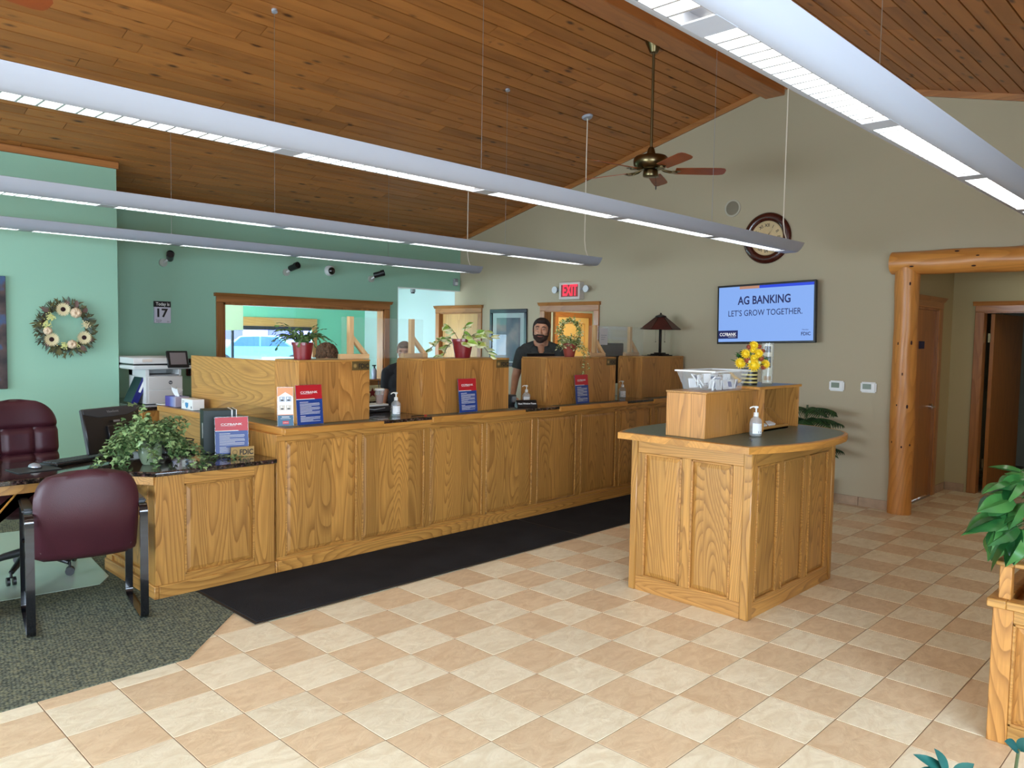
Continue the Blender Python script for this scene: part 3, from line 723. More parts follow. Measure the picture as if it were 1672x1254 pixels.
# bins / counters by the far window
def far_box(name, label, cat, b_, col, lid):
    t = thing(name, label, cat, ((b_[0]+b_[1])/2, (b_[2]+b_[3])/2, b_[4]))
    MB().box(*b_).build('body', plain(name+'_c', col, 0.5), t, bevel=0.01)
    MB().box(b_[0]-0.015, b_[1]+0.015, b_[2]-0.015, b_[3]+0.015, b_[5], b_[5]+0.04).build('lid', plain(name+'_l', lid, 0.5), t, bevel=0.008)
far_box('storage_tote', 'bright blue tote with pale lid under the far window, left of the plant pot', 'box', (6.05, 6.75, 11.0, 11.4, 0.9, 1.23), srgb(20, 110, 220), srgb(225, 240, 250))
far_box('storage_crate', 'mint green tote with pale lid beside the bright blue one in far office', 'box', (5.35, 5.98, 10.95, 11.4, 0.9, 1.20), srgb(150, 230, 225), srgb(240, 248, 250))
far_box('display_case', 'turquoise case with white lid at the left end of the far window', 'box', (4.75, 5.28, 10.95, 11.4, 0.9, 1.24), srgb(40, 150, 215), srgb(240, 246, 250))
dk = thing('office_table', 'long table under the far office window carrying the totes', 'table', (5.9, 11.2, 0))
MB().box(4.5, 7.4, 10.9, 11.48, 0.86, 0.90).build('tabletop', M['trim_h'], dk, bevel=0.004)
for x in (4.56, 7.3):
    for y in (10.95, 11.42): MB().box(x-0.025, x+0.025, y-0.025, y+0.025, 0, 0.86).build('leg', M['trim'], dk)
# ================================================================ CEILING FIXTURES
def fixture_proto(yc, label, group):
    root = thing('linear_pendant_light', label, 'ceiling light', (0, yc, 2.455), 0, group)
    X0, X1 = -4.35, 6.84
    mods = [(0.64+1.22*k, 1.74+1.22*k+0.012) for k in range(-4, 5)]
    wing = [(0.050, 0.0), (0.060, 0.001), (0.080, 0.008), (0.105, 0.030), (0.124, 0.058), (0.134, 0.082), (0.128, 0.084), (0.117, 0.062), (0.100, 0.038), (0.076, 0.016), (0.058, 0.009), (0.053, 0.010), (0.053, 0.046), (0.050, 0.046)]
    h = MB()
    for sgn in (1, -1):
        pts = [(sgn*a, b) for a, b in wing]
        h.prism(pts if sgn > 0 else pts[::-1], 0, X0, X1)
    h.box(X0, X1, -0.052, 0.052, 0.046, 0.05)
    # closing plates between modules
    ed = X0
    for a, b in mods:
        if a > ed+0.01: h.box(ed, a, -0.052, 0.052, -0.001, 0.003)
        ed = b
    h.box(ed, X1, -0.052, 0.052, -0.001, 0.003)
    h.build('housing', M['housing'], root, local=True)
    MB().prism([(0.05, 0), (0.08, 0.008), (0.105, 0.030), (0.134, 0.084), (-0.134, 0.084), (-0.105, 0.030), (-0.08, 0.008), (-0.05, 0)], 0, X1-0.004, X1).build('end_cap', M['housing'], root, local=True)
    MB().box(X0, X1, -0.126, 0.126, 0.079, 0.083).build('top_cover', M['housing'], root, local=True)
    for a, b in mods:
        MB().box(a, b, -0.049, 0.049, 0.040, 0.044).build('diffuser', M['diffuser'], root, local=True, smooth=False)
        lv = MB(); n = 17
        for i in range(1, n):
            x = a+(b-a)*i/n; lv.prism([(x-0.0045, 0.0), (x+0.0045, 0.0), (x+0.001, 0.030), (x-0.001, 0.030)], 1, -0.049, 0.049)
        lv.box(a, b, -0.0505, -0.0475, 0.0, 0.04); lv.box(a, b, 0.0475, 0.0505, 0.0, 0.04)
        lv.build('louver', M['louver'], root, local=True, smooth=False)
    return root
fx0 = fixture_proto(5.45, 'long white pendant light directly behind the one crossing the clock, over the counter', 'linear pendant lights')
LBL = {1.077: 'nearest long white pendant light crossing the upper right corner of the photo',
       3.18: 'long white pendant light passing in front of the clock, ending below it',
       7.35: 'farthest and lowest-looking long white pendant light, in front of the green wall'}
fixtures = [(fx0, 5.45)]
for yc in (1.077, 3.18, 7.35): fixtures.append((dup(fx0, (0, yc, 2.455), 0, LBL[yc]), yc))
def cable(root, yc, x, thick=0.0018, cup=0.022):
    zt = roof(yc)-0.002
    MB().cyl((x, yc, 2.535), (x, yc, zt), thick, n=6).build('cable', M['steel'] if thick < 0.003 else M['cord'], root)
    ang_ = math.atan(RS)*(1 if yc > RY else -1)
    MB().at((x, yc, zt), rx=-ang_).cyl((0, 0, -0.018), (0, 0, 0.002), cup, cup, n=20).build('canopy', M['housing'], root)
    MB().cyl((x, yc, 2.53), (x, yc, 2.56), 0.006, n=8).build('cable_grip', M['steel'], root)
for root, yc in fixtures:
    for x in (-2.0, 0.525, 2.99, 5.46): cable(root, yc, x)
    x = 6.69; zt = roof(yc)-0.003
    MB().tube([(x, yc, zt), (x+0.004, yc, zt-0.05), (x, yc, zt-0.4), (x, yc, 2.72), (x+0.008, yc-0.01, 2.62), (x+0.03, yc-0.03, 2.535)], 0.0055).build('power_cord', M['cord'], root)
    ang_ = math.atan(RS)*(1 if yc > RY else -1)
    MB().at((x, yc, zt), rx=-ang_).lathe([(0.0, -0.022), (0.05, -0.02), (0.062, -0.006), (0.062, 0.003)], n=28).build('canopy', M['housing'], root)

# ================================================================ CEILING FANS
def fan(cx, cy, rot, label):
    t = thing('ceiling_fan', label, 'fan', (cx, cy, roof(cy)), 0, 'ceiling fans')
    z0 = roof(cy)
    MB().lathe([(0.025, -0.125), (0.038, -0.12), (0.062, -0.06), (0.078, -0.025), (0.08, 0.01)], (cx, cy, z0), 28).build('canopy', M['brass'], t)
    MB().cyl((cx, cy, 3.36), (cx, cy, z0-0.05), 0.0125).build('downrod', M['brass'], t)
    MB().lathe([(0.02, 0.19), (0.03, 0.17), (0.045, 0.115), (0.14, 0.105), (0.155, 0.09), (0.16, 0.06), (0.155, 0.025), (0.13, 0.0), (0.09, -0.012), (0.0, -0.012)], (cx, cy, 3.22), 36).build('motor_housing', M['brass'], t)
    MB().lathe([(0.06, 0.0), (0.068, -0.01), (0.07, -0.05), (0.066, -0.06), (0.05, -0.066), (0.0, -0.066)], (cx, cy, 3.205), 28).build('switch_housing', M['brass'], t)
    MB().tube([(cx+0.01, cy-0.05, 3.15), (cx+0.01, cy-0.055, 3.07)], 0.0015).ell((cx+0.01, cy-0.055, 3.04), (0.006, 0.006, 0.022), 10, 6).build('pull_chain', M['black'], t)
    for k in range(5):
        a = rot+k*2*PI/5
        m_ = MB().at((cx, cy, 3.195), rz=a)
        m_.tube([(0.09, 0, 0.02), (0.13, 0.015, 0.002), (0.18, 0.02, -0.008), (0.215, 0, -0.006)], 0.008).tube([(0.09, 0, 0.02), (0.13, -0.015, 0.002), (0.18, -0.02, -0.008), (0.215, 0, -0.006)], 0.008)
        m_.cyl((0.215, 0, -0.016), (0.215, 0, 0.0), 0.032, n=18).box(0.20, 0.27, -0.035, 0.035, -0.006, -0.001)
        m_.build('blade_arm', M['brass'], t)
        b_ = MB().at((cx, cy, 3.195), rz=a); b_.X = b_.X @ Matrix.Rotation(math.radians(-14), 4, 'X')
        pts = [(0.225, -0.058), (0.45, -0.066), (0.63, -0.066), (0.668, -0.055), (0.682, -0.03), (0.682, 0.03), (0.668, 0.055), (0.63, 0.066), (0.45, 0.066), (0.225, 0.058)]
        b_.prism(pts, 2, 0.0, 0.006); b_.build('blade', M['blade'], t)
    return t
fan(6.06, 4.176, math.radians(25), 'five-bladed ceiling fan with brass motor hanging in front of the gable wall')
fan(0.50, 4.176, math.radians(8), 'second ceiling fan, only a cherry blade tip showing at the top left')

# ================================================================ WALL ITEMS (gable wall)
# TV
def lookbasis(): pass
t = thing('television', 'flat wall television tilted forward showing a blue banking slide', 'television', (7.93, 3.94, 1.95))
# screen plane: local x -> -Y (left to right in view), local y -> up, local z -> -X ; slight tilt and turn as mounted
TV = Matrix.Translation((7.925, 3.945, 1.955)) @ Matrix.Rotation(math.radians(1.0), 4, 'Z') @ Matrix(((0, 0, -1, 0), (-1, 0, 0, 0), (0, 1, 0, 0), (0, 0, 0, 1))) @ Matrix.Rotation(math.radians(1.8), 4, 'Z') @ Matrix.Rotation(math.radians(-1.5), 4, 'X')
def tvmb(): m_ = MB(); m_.X = TV; return m_
wT, hT = 0.560, 0.325
tvmb().box(-wT, wT, -hT, hT, -0.045, 0.0).build('case', M['black'], t, bevel=0.005)
sc_bg = emit('screen_blue', srgb(140, 182, 255), 0.52); sc_hd = emit('screen_royal', srgb(30, 70, 235), 0.5); sc_or = emit('screen_peach', srgb(206, 150, 120), 0.45)
sc_tx = emit('screen_navy_text', srgb(14, 22, 96), 0.45); sc_wh = emit('screen_white', (1, 1, 1, 1), 0.55)
s_ = tvmb(); a = wT-0.022; b = hT-0.022
s_.rect(-a, a, -b, b-0.03, 0.001, 0).rect(-0.06, a, b-0.03, b, 0.001, 1).rect(-a, -0.29, b-0.03, b, 0.001, 0).rect(-0.29, -0.06, b-0.03, b, 0.001, 2)
s_.rect(-a, -a+0.235, -b+0.035, -b+0.125, 0.0016, 3)
s_.build('screen', [sc_bg, sc_hd, sc_or, sc_tx], t, recalc=False, smooth=False)
s_ = tvmb()
s_.text('AG BANKING', 0.125, -0.01, 0.105, 0.002, 0, bold=0.022, width=0.60)
s_.text("LET'S GROW TOGETHER.", 0.092, 0.0, -0.022, 0.002, 0, bold=0.004, width=0.84)
s_.text('FDIC', 0.05, 0.46, -b+0.055, 0.002, 0, bold=0.02, width=0.10).text('Member', 0.02, 0.455, -b+0.108, 0.002, 0, width=0.07)
s_.text('CCFBANK', 0.05, -a+0.117, -b+0.065, 0.0025, 1, bold=0.012, width=0.20)
s_.rect(-a+0.12, -a+0.21, -b+0.052, -b+0.055, 0.0025, 1)
s_.build('slide_text', [sc_tx, sc_wh], t, recalc=False, smooth=False)
MB().box(7.97, 8.075, 3.80, 4.08, 1.85, 2.07).build('wall_bracket', M['black'], t)

# clock
t = thing('wall_clock', 'round dark mahogany wall clock with roman numerals behind the pendant light end', 'clock', (8.05, 4.015, 2.776))
CK = Matrix.Translation((8.074, 4.015, 2.776)) @ Matrix(((0, 0, -1, 0), (-1, 0, 0, 0), (0, 1, 0, 0), (0, 0, 0, 1)))
def ckmb(): m_ = MB(); m_.X = CK; return m_
mah = plain('mahogany', srgb(66, 24, 16), 0.25, coat=0.6)
ckmb().lathe([(0.18, 0.0), (0.272, 0.0), (0.278, 0.012), (0.268, 0.03), (0.235, 0.045), (0.205, 0.04), (0.193, 0.028), (0.186, 0.02), (0.186, 0.012)], n=48, close=False).build('rim', mah, t)
face = plain('clock_face', srgb(206, 178, 132), 0.6, noise=0.1, nscale=9)
ckmb().cyl((0, 0, 0.0), (0, 0, 0.014), 0.19, n=48).build('dial', face, t)
m_ = ckmb()
for i, s in enumerate(['XII', 'I', 'II', 'III', 'IIII', 'V', 'VI', 'VII', 'VIII', 'IX', 'X', 'XI']):
    an = PI/2-i*PI/6; X_ = m_.X.copy()
    m_.X = CK @ Matrix.Translation((0.14*math.cos(an), 0.14*math.sin(an), 0.0155)) @ Matrix.Rotation(an-PI/2, 4, 'Z')
    m_.text(s, 0.05, 0, -0.018, 0, 0, bold=0.015); m_.X = X_
for i in range(60):
    an = i*PI/30; m_.add([(r*math.cos(an+d), r*math.sin(an+d), 0.0155) for r, d in ((0.172, -0.006), (0.180, -0.006), (0.180, 0.006), (0.172, 0.006))], [(0, 1, 2, 3)], 0)
m_.build('numerals', M['ink'], t, recalc=False, smooth=False)
m_ = ckmb()
for an, L_, w in ((PI/2-0.50, 0.085, 0.005), (PI/2-0.55-0.05, 0.135, 0.003)):
    c, s = math.cos(an), math.sin(an)
    m_.add([(-0.02*c-w*s, -0.02*s+w*c, 0.019), (-0.02*c+w*s, -0.02*s-w*c, 0.019), (L_*c, L_*s, 0.019)], [(0, 1, 2)])
m_.cyl((0, 0, 0.015), (0, 0, 0.022), 0.007, n=12)
m_.build('hands', M['ink'], t, recalc=False)

# ceiling speaker in wall
t = thing('wall_speaker', 'small round beige speaker grille high on the gable wall', 'speaker', (8.07, 4.44, 3.14))
SP = Matrix.Translation((8.0755, 4.442, 3.143)) @ Matrix(((0, 0, -1, 0), (-1, 0, 0, 0), (0, 1, 0, 0), (0, 0, 0, 1)))
m_ = MB(); m_.X = SP; m_.lathe([(0.075, 0.0), (0.098, 0.0), (0.098, 0.008), (0.09, 0.012), (0.078, 0.01)], n=36, close=False).build('ring', plain('ring_beige', srgb(176, 168, 148), 0.6), t)
m_ = MB(); m_.X = SP; m_.lathe([(0.0, 0.009), (0.05, 0.008), (0.079, 0.004), (0.079, 0.0)], n=36).build('grille', plain('grille_beige', srgb(138, 128, 108), 0.8, bump=0.6, bscale=500), t)
# thermostats
def thermostat(y, z, label):
    t = thing('thermostat', label, 'thermostat', (8.07, y, z), 0, 'thermostats by the log post')
    MB().box(8.046, 8.074, y-0.077, y+0.077, z-0.053, z+0.053).build('case', M['white'], t, bevel=0.012, segs=3)
    MB().box(8.043, 8.047, y-0.03, y+0.052, z-0.018, z+0.034).build('display', plain('lcd', srgb(110, 122, 100), 0.3), t, bevel=0.001)
thermostat(3.19, 1.206, 'white thermostat with grey display, left of the pair, nearer the television')
thermostat(2.875, 1.208, 'white thermostat with grey display, right of the pair, nearer the log post')

# exit sign
t = thing('exit_sign', 'white exit sign with glowing red letters over the teller doorway', 'exit sign', (8.03, 6.75, 2.28))
EX = Matrix.Translation((7.97, 6.745, 2.275)) @ Matrix(((0, 0, -1, 0), (-1, 0, 0, 0), (0, 1, 0, 0), (0, 0, 0, 1)))
MB().box(7.975, 8.075, 6.565, 6.925, 2.165, 2.395).build('case', plain('exit_white', srgb(206, 196, 184), 0.5), t, bevel=0.006)
m_ = MB(); m_.X = EX; m_.text('EXIT', 0.20, 0.02, -0.055, 0.0, bold=0.03, width=0.25); m_.build('letters', emit('exit_red', (1.0, 0.02, 0.05, 1), 1.1), t, recalc=False, smooth=False)
m_ = MB(); m_.X = EX; m_.rect(-0.14, 0.155, -0.075, 0.085, -0.003); m_.build('lens', emit('exit_glow', (0.8, 0.12, 0.12, 1), 0.14), t, recalc=False, smooth=False)
for sg in (1, -1):
    y = 6.745+sg*0.27
    h = MB().cyl((8.02, 6.745+sg*0.18, 2.30), (8.02, y-sg*0.03, 2.30), 0.014).cyl((8.03, y, 2.30), (7.99, y, 2.30), 0.032, 0.05, n=20).build('emergency_lamp', M['grey'], t)
    MB().cyl((7.989, y, 2.30), (7.984, y, 2.30), 0.046, n=20).build('lamp_lens', M['ltgrey'], h)

# framed picture on gable wall
t = thing('framed_picture', 'dark blue framed print with grey mat hanging between the two teller-side doors', 'picture', (8.06, 7.96, 1.7))
MB().box(8.05, 8.075, 7.585, 7.64, 1.28, 2.0).box(8.05, 8.075, 8.285, 8.34, 1.28, 2.0).box(8.05, 8.075, 7.585, 8.34, 2.0, 2.055).box(8.05, 8.075, 7.585, 8.34, 1.225, 1.28).build('frame', plain('navy_frame', srgb(24, 28, 44), 0.3, coat=0.4), t, bevel=0.006)
MB().box(8.066, 8.07, 7.64, 8.28, 1.28, 2.0).build('mat_board', plain('grey_mat', srgb(170, 176, 172), 0.7), t)
def picmat(name, stops, scale=3):
    m, nt, b = new_mat(name); tc = N(nt, 'ShaderNodeTexCoord'); n = N(nt, 'ShaderNodeTexNoise'); n.inputs['Scale'].default_value = scale; n.inputs['Detail'].default_value = 6
    nt.links.new(tc.outputs['Object'], n.inputs['Vector']); nt.links.new(ramp(nt, n.outputs['Fac'], stops), b.inputs['Base Color']); b.inputs['Roughness'].default_value = 0.3; return m
MB().box(8.062, 8.066, 7.72, 8.20, 1.30, 1.93).build('print', picmat('dusk_print', [(0.35, srgb(34, 46, 60)), (0.5, srgb(70, 76, 84)), (0.65, srgb(128, 110, 104))]), t)
MB().box(8.058, 8.059, 7.64, 8.28, 1.28, 2.0).build('glazing', M['pane'], t)
# outlet plate
t = tag(MB().box(8.07, 8.077, 9.665, 9.74, 1.40, 1.515).build('outlet_plate', M['white'], bevel=0.002), 'white wall plate with two sockets left of the far oak door', 'outlet')
MB().box(8.068, 8.071, 9.685, 9.70, 1.435, 1.465).box(8.068, 8.071, 9.71, 9.725, 1.435, 1.465).build('socket', M['dkgrey'], t)

# ================================================================ GREEN WALL ITEMS
t = thing('wall_calendar', 'small day calendar reading 17 on the green wall', 'calendar', (3.55, 9.02, 1.87))
MB().box(3.462, 3.645, 9.0, 9.028, 1.745, 1.925).build('day_block', plain('calendar_white', srgb(214, 212, 226), 0.6), t, bevel=0.002)
MB().box(3.462, 3.645, 9.0, 9.028, 1.925, 1.99).build('header', M['ink'], t, bevel=0.002)
m_ = MB(); m_.X = Matrix.Translation((3.5535, 8.9985, 1.87)) @ Matrix.Rotation(PI/2, 4, 'X')
m_.text('Today is', 0.05, 0, 0.072, 0, 0, bold=0.02, width=0.15).text('17', 0.13, 0, -0.055, 0, 1, bold=0.03, width=0.12)
m_.text('Tuesday', 0.02, -0.045, -0.098, 0, 1).text('August', 0.02, -0.045, -0.115, 0, 1).text('229', 0.018, 0.06, -0.115, 0, 1)
m_.build('print', [M['paper'], M['ink']], t, recalc=False, smooth=False)
def camera_(x, z, dome, label, rot=0):
    t = thing('security_camera', label, 'camera', (x, 9.02, z), 0, 'security cameras on the green wall')
    if dome:
        MB().at((x, 9.028, z), rx=PI/2).lathe([(0.07, 0), (0.072, 0.01), (0.066, 0.05), (0.052, 0.066)], n=28).build('base', M['ltgrey'], t)
        MB().ell((x, 8.962, z-0.004), (0.05, 0.04, 0.05), 20, 12).build('dome', plain('smoked_dome', srgb(24, 20, 22), 0.08, coat=1), t)
    else:
        MB().cyl((x-0.03, 9.029, z-0.05), (x-0.03, 9.0, z-0.05), 0.045, n=22).build('base', plain('cam_base', srgb(176, 180, 168), 0.6), t)
        MB().cyl((x-0.03, 9.0, z-0.05), (x+0.0, 8.94, z-0.01), 0.014).build('arm', M['ltgrey'], t)
        m_ = MB().at((x+0.01, 8.92, z+0.01), rz=rot, rx=-0.25)
        m_.cyl((0, 0.05, 0), (0, -0.075, 0), 0.038, n=20).cyl((0, -0.05, 0.004), (0, -0.095, 0.004), 0.043, n=20, caps=False)
        m_.build('body', M['black'], t)
camera_(3.60, 2.475, False, 'black bullet camera on the green wall above the calendar', -0.35)
camera_(5.135, 2.475, False, 'black bullet camera left of the dome camera over the window', 0.2)
camera_(5.738, 2.49, True, 'round white dome camera between two bullet cameras', 0)
camera_(6.437, 2.475, False, 'black bullet camera right of the dome camera over the window', 0.75)
t = thing('motion_sensor', 'small grey sensor in the upper corner of the green header', 'sensor', (7.95, 9.0, 2.47))
MB().box(7.92, 8.0, 8.98, 9.03, 2.42, 2.53).build('case', M['grey'], t, bevel=0.01); MB().box(7.935, 7.985, 8.972, 8.981, 2.43, 2.475).build('lens', M['ltgrey'], t)
t = thing('ceiling_sensor', 'grey camera cylinder hung from the ceiling in the far opening', 'sensor', (7.70, 9.72, 2.42))
MB().cyl((7.70, 9.72, 2.42), (7.70, 9.72, 2.33), 0.04).build('case', M['grey'], t); MB().cyl((7.70, 9.72, 2.33), (7.70, 9.72, 2.31), 0.03).build('lens', M['dkgrey'], t)
# big picture at the far left
t = thing('wall_canvas', 'dark canvas print at the left edge of the photo on the green wall', 'picture', (1.4, 8.31, 1.62))
MB().box(0.95, 1.872, 8.295, 8.329, 1.10, 2.13).build('canvas', picmat('canvas_print', [(0.35, srgb(40, 34, 36)), (0.52, srgb(84, 66, 62)), (0.62, srgb(60, 88, 128)), (0.7, srgb(90, 72, 66))], 5), t, bevel=0.003)

# ---- wreath
wc = Vector((2.355, 8.29, 1.672)); R_ = 0.20
t = thing('wreath', 'autumn wreath with cream sunflowers and pale pumpkins on the green wall', 'wreath', tuple(wc))
WR = Matrix.Translation(wc) @ Matrix.Rotation(PI/2, 4, 'X')   # local x right, y up, z toward the room
MB().at().tube([tuple(WR @ Vector((R_*math.cos(a*PI/20), R_*math.sin(a*PI/20), -0.01))) for a in range(41)], 0.022, caps=False).build('ring', plain('twig', srgb(66, 50, 34), 0.9), t)
rw = random.Random(11)
def leaf_add(mb, X_, L_, w, fold=0.15, curl=0.1, seg=4, mi=0):
    vs = []; fs = []
    for i in range(seg+1):
        u = i/seg; ww = w*math.sin(PI*min(1, u*0.93+0.06))**0.8*(1-0.25*u)
        if i == seg: ww = 0.0005
        z = -curl*L_*u*u
        vs += [(u*L_, -ww, z+fold*ww), (u*L_, 0, z), (u*L_, ww, z+fold*ww)]
    for i in range(seg): fs += [(i*3, i*3+3, i*3+4, i*3+1), (i*3+1, i*3+4, i*3+5, i*3+2)]
    s_ = mb.X; mb.X = s_ @ X_; mb.add(vs, fs, mi); mb.X = s_
def RT(loc, rz=0, ry=0, rx=0): return Matrix.Translation(loc) @ Matrix.Rotation(rz, 4, 'Z') @ Matrix.Rotation(ry, 4, 'Y') @ Matrix.Rotation(rx, 4, 'X')
lv = MB(); lv.X = WR
for i in range(420):
    a = rw.uniform(0, 2*PI); r = R_+rw.uniform(-0.04, 0.055)
    leaf_add(lv, RT((r*math.cos(a), r*math.sin(a), rw.uniform(0, 0.03)), a+rw.uniform(-1.1, 1.1), rw.uniform(-0.7, 0.1)), rw.uniform(0.03, 0.07), rw.uniform(0.003, 0.012), mi=rw.choice((0, 0, 1)))
lv.build('foliage', [M['wreathleaf'], M['wreathgrey']], t, kind='stuff', recalc=False)
for a, s in ((0.2, 0.07), (1.15, 0.075), (2.35, 0.075), (3.9, 0.05), (5.3, 0.075), (5.75, 0.06), (0.75, 0.06), (4.4, 0.07), (3.0, 0.05), (1.5, 0.06)):
    m_ = MB(); m_.X = WR; leaf_add(m_, RT((R_*1.05*math.cos(a), R_*1.05*math.sin(a), 0.03), a+0.3, -0.2), s, 0.026, mi=0); m_.build('leaf', M['mauve'] if int(a*10) % 2 else M['wreathleaf'], t, recalc=False)
def flower(a, r, R0, t, n=13, L_=0.034, pm='petal', cm='sunc', cr=0.015):
    f = MB(); f.X = WR @ RT((r*math.cos(a), r*math.sin(a), 0.055))
    f.ell((0, 0, 0), (cr, cr, 0.007), 14, 6); fo = f.build('sunflower', M[cm], t)
    p = MB()
    for ring in (0, 1):
        for k in range(n):
            p.X = WR @ RT((r*math.cos(a), r*math.sin(a), 0.052-ring*0.005), 2*PI*(k+ring*0.5)/n); leaf_add(p, RT((cr*0.7, 0, 0), 0, -0.2), L_, 0.008, curl=-0.05)
    p.build('petals', M[pm], fo, recalc=False)
flower(1.75, 0.175, 0, t, L_=0.055, cr=0.022); flower(3.85, 0.175, 0, t, L_=0.055, cr=0.022); flower(5.72, 0.175, 0, t, L_=0.055, cr=0.022)
for a, s in ((1.05, 0.052), (3.35, 0.040), (4.98, 0.044)):
    p = MB()
    for k in range(8):
        b = 2*PI*k/8; p.X = WR @ RT((0.165*math.cos(a), 0.165*math.sin(a), 0.045)); p.ell((s*0.45*math.cos(b), s*0.45*math.sin(b), 0), (s*0.55, s*0.55, s*0.8), 10, 6)
    po = p.build('pumpkin', M['pumpkin'], t)
for a in (2.55, 0.15, 4.55, 3.0, 5.1):
    p = MB(); p.X = WR
    for k in range(60):
        q = (0.17*math.cos(a)+rw.gauss(0, 0.017), 0.17*math.sin(a)+rw.gauss(0, 0.017), 0.05+rw.uniform(-0.01, 0.012))
        leaf_add(p, RT(q, rw.uniform(0, 6.3), rw.uniform(-0.6, 0.3)), 0.013, 0.006)
    p.build('hydrangea', M['hydr'] if a != 0.15 else M['petal'], t, recalc=False)
# ================================================================ FLOOR COVERINGS
cp_ = MB().prism([(XE, 3.838), (1.626, 3.838), (2.62, 4.83), (2.62, 8.33), (XE, 8.33)], 2, -0.011, 0.006)
cp_.prism([(2.62, 4.83), (XW, 4.83), (XW, 9.03), (2.62, 9.03)], 2, -0.011, 0.004)
struct(cp_.build('floor_carpet', M['carpet'], bevel=0.002))
def runner(x0, x1, y0, y1, z, label):
    t = thing('floor_runner', label, 'mat', ((x0+x1)/2, (y0+y1)/2, 0), 0)
    MB().box(x0+0.02, x1-0.02, y0+0.02, y1-0.0, z, z+0.007).build('pile', M['mat'], t, bevel=0.002)
    MB().box(x0, x1, y0, y1, z, z+0.004).build('rubber_edge', M['rubber'], t, bevel=0.0015)
runner(2.085, 5.02, 4.03, 4.80, 0.0065, 'black runner mat before the teller counter, nearer the desk')
runner(5.0, 8.0, 4.045, 4.80, 0.0005, 'black runner mat before the teller counter, farther one partly behind the island')
# clear chair mat
cm = plain('chair_mat_vinyl', srgb(176, 190, 176), 0.25, coat=0.5)
tag(MB().prism([(0.2, 5.52), (1.70, 5.36), (1.80, 5.50), (1.98, 7.2), (0.2, 7.4)], 2, 0.0065, 0.009).build('chair_mat', cm), 'pale translucent chair mat on the carpet behind the desk', 'mat')

# ================================================================ PANELLED JOINERY
def panel_x(parent, x0, x1, yf, z0, z1, mat='oak'):
    """raised panel set in a frame, front faces -Y"""
    d = 0.010; b = 0.016
    MB().add([(x0, yf+0.012, z0), (x1, yf+0.012, z0), (x1, yf+0.012, z1), (x0, yf+0.012, z1),
              (x0+0.028, yf+0.002, z0+0.028), (x1-0.028, yf+0.002, z0+0.028), (x1-0.028, yf+0.002, z1-0.028), (x0+0.028, yf+0.002, z1-0.028)],
             [(4, 5, 6, 7), (0, 1, 5, 4), (1, 2, 6, 5), (2, 3, 7, 6), (3, 0, 4, 7)]).build('panel', M[mat], parent, recalc=False, smooth=False)
    mb = MB(); w = 0.010
    for a in ((x0-w, x0+0.002, z0-w, z1+w), (x1-0.002, x1+w, z0-w, z1+w), (x0-w, x1+w, z0-w, z0+0.002), (x0-w, x1+w, z1-0.002, z1+w)):
        mb.box(a[0], a[1], yf-0.006, yf+0.012, a[2], a[3])
    mb.build('panel_moulding', M['oak_x'], parent, bevel=0.003, smooth=False)
def panel_y(parent, y0, y1, xf, z0, z1, mat='oak', sgn=-1):
    """raised panel on a face looking toward -X (sgn=-1)"""
    q = -sgn
    MB().add([(xf+q*0.012, y0, z0), (xf+q*0.012, y1, z0), (xf+q*0.012, y1, z1), (xf+q*0.012, y0, z1),
              (xf+q*0.002, y0+0.028, z0+0.028), (xf+q*0.002, y1-0.028, z0+0.028), (xf+q*0.002, y1-0.028, z1-0.028), (xf+q*0.002, y0+0.028, z1-0.028)],
             [(7, 6, 5, 4), (4, 5, 1, 0), (5, 6, 2, 1), (6, 7, 3, 2), (7, 4, 0, 3)]).build('panel', M[mat], parent, recalc=True, smooth=False)
    mb = MB(); w = 0.010
    for a in ((y0-w, y0+0.002, z0-w, z1+w), (y1-0.002, y1+w, z0-w, z1+w), (y0-w, y1+w, z0-w, z0+0.002), (y0-w, y1+w, z1-0.002, z1+w)):
        mb.box(xf-0.006, xf+0.012, a[0], a[1], a[2], a[3])
    mb.build('panel_moulding', M['oak_y'], parent, bevel=0.003, smooth=False)

# ---- teller counter
tc_ = thing('teller_counter', 'long oak-panelled teller counter with green laminate top and granite insets', 'counter', (5.35, 5.1, 0))
YF = 4.83
MB().box(2.66, 8.07, YF+0.012, 5.42, 0.0, 0.955).build('carcass', M['oak'], tc_, smooth=False)
MB().box(2.665, 8.07, YF-0.014, YF+0.012, 0.0, 0.085).build('base_board', M['oak_x'], tc_, bevel=0.004)
MB().box(2.648, 2.664, YF-0.014, 5.42, 0.0, 0.085).build('base_board', M['oak_y'], tc_, bevel=0.004)
edges = [2.738, 3.303, 3.371, 3.947, 4.026, 4.591, 4.655, 5.222, 5.312, 5.852, 5.946, 6.502, 6.578, 7.139, 7.235, 7.80]
MB().box(2.66, 8.07, YF, YF+0.012, 0.912, 0.958).build('top_rail', M['oak_x'], tc_, bevel=0.002)
MB().box(2.66, 8.07, YF, YF+0.012, 0.085, 0.106).build('bottom_rail', M['oak_x'], tc_, bevel=0.002)
st = [(2.66, 2.728)]+[(edges[i]+0.010, edges[i+1]-0.010) for i in range(1, 15, 2)]+[(7.81, 8.07)]
for a, b in st: MB().box(a, b, YF, YF+0.012, 0.106, 0.912).build('stile', M['oak'], tc_, bevel=0.002)
for i in range(0, 16, 2): panel_x(tc_, edges[i], edges[i+1], YF, 0.116, 0.902)
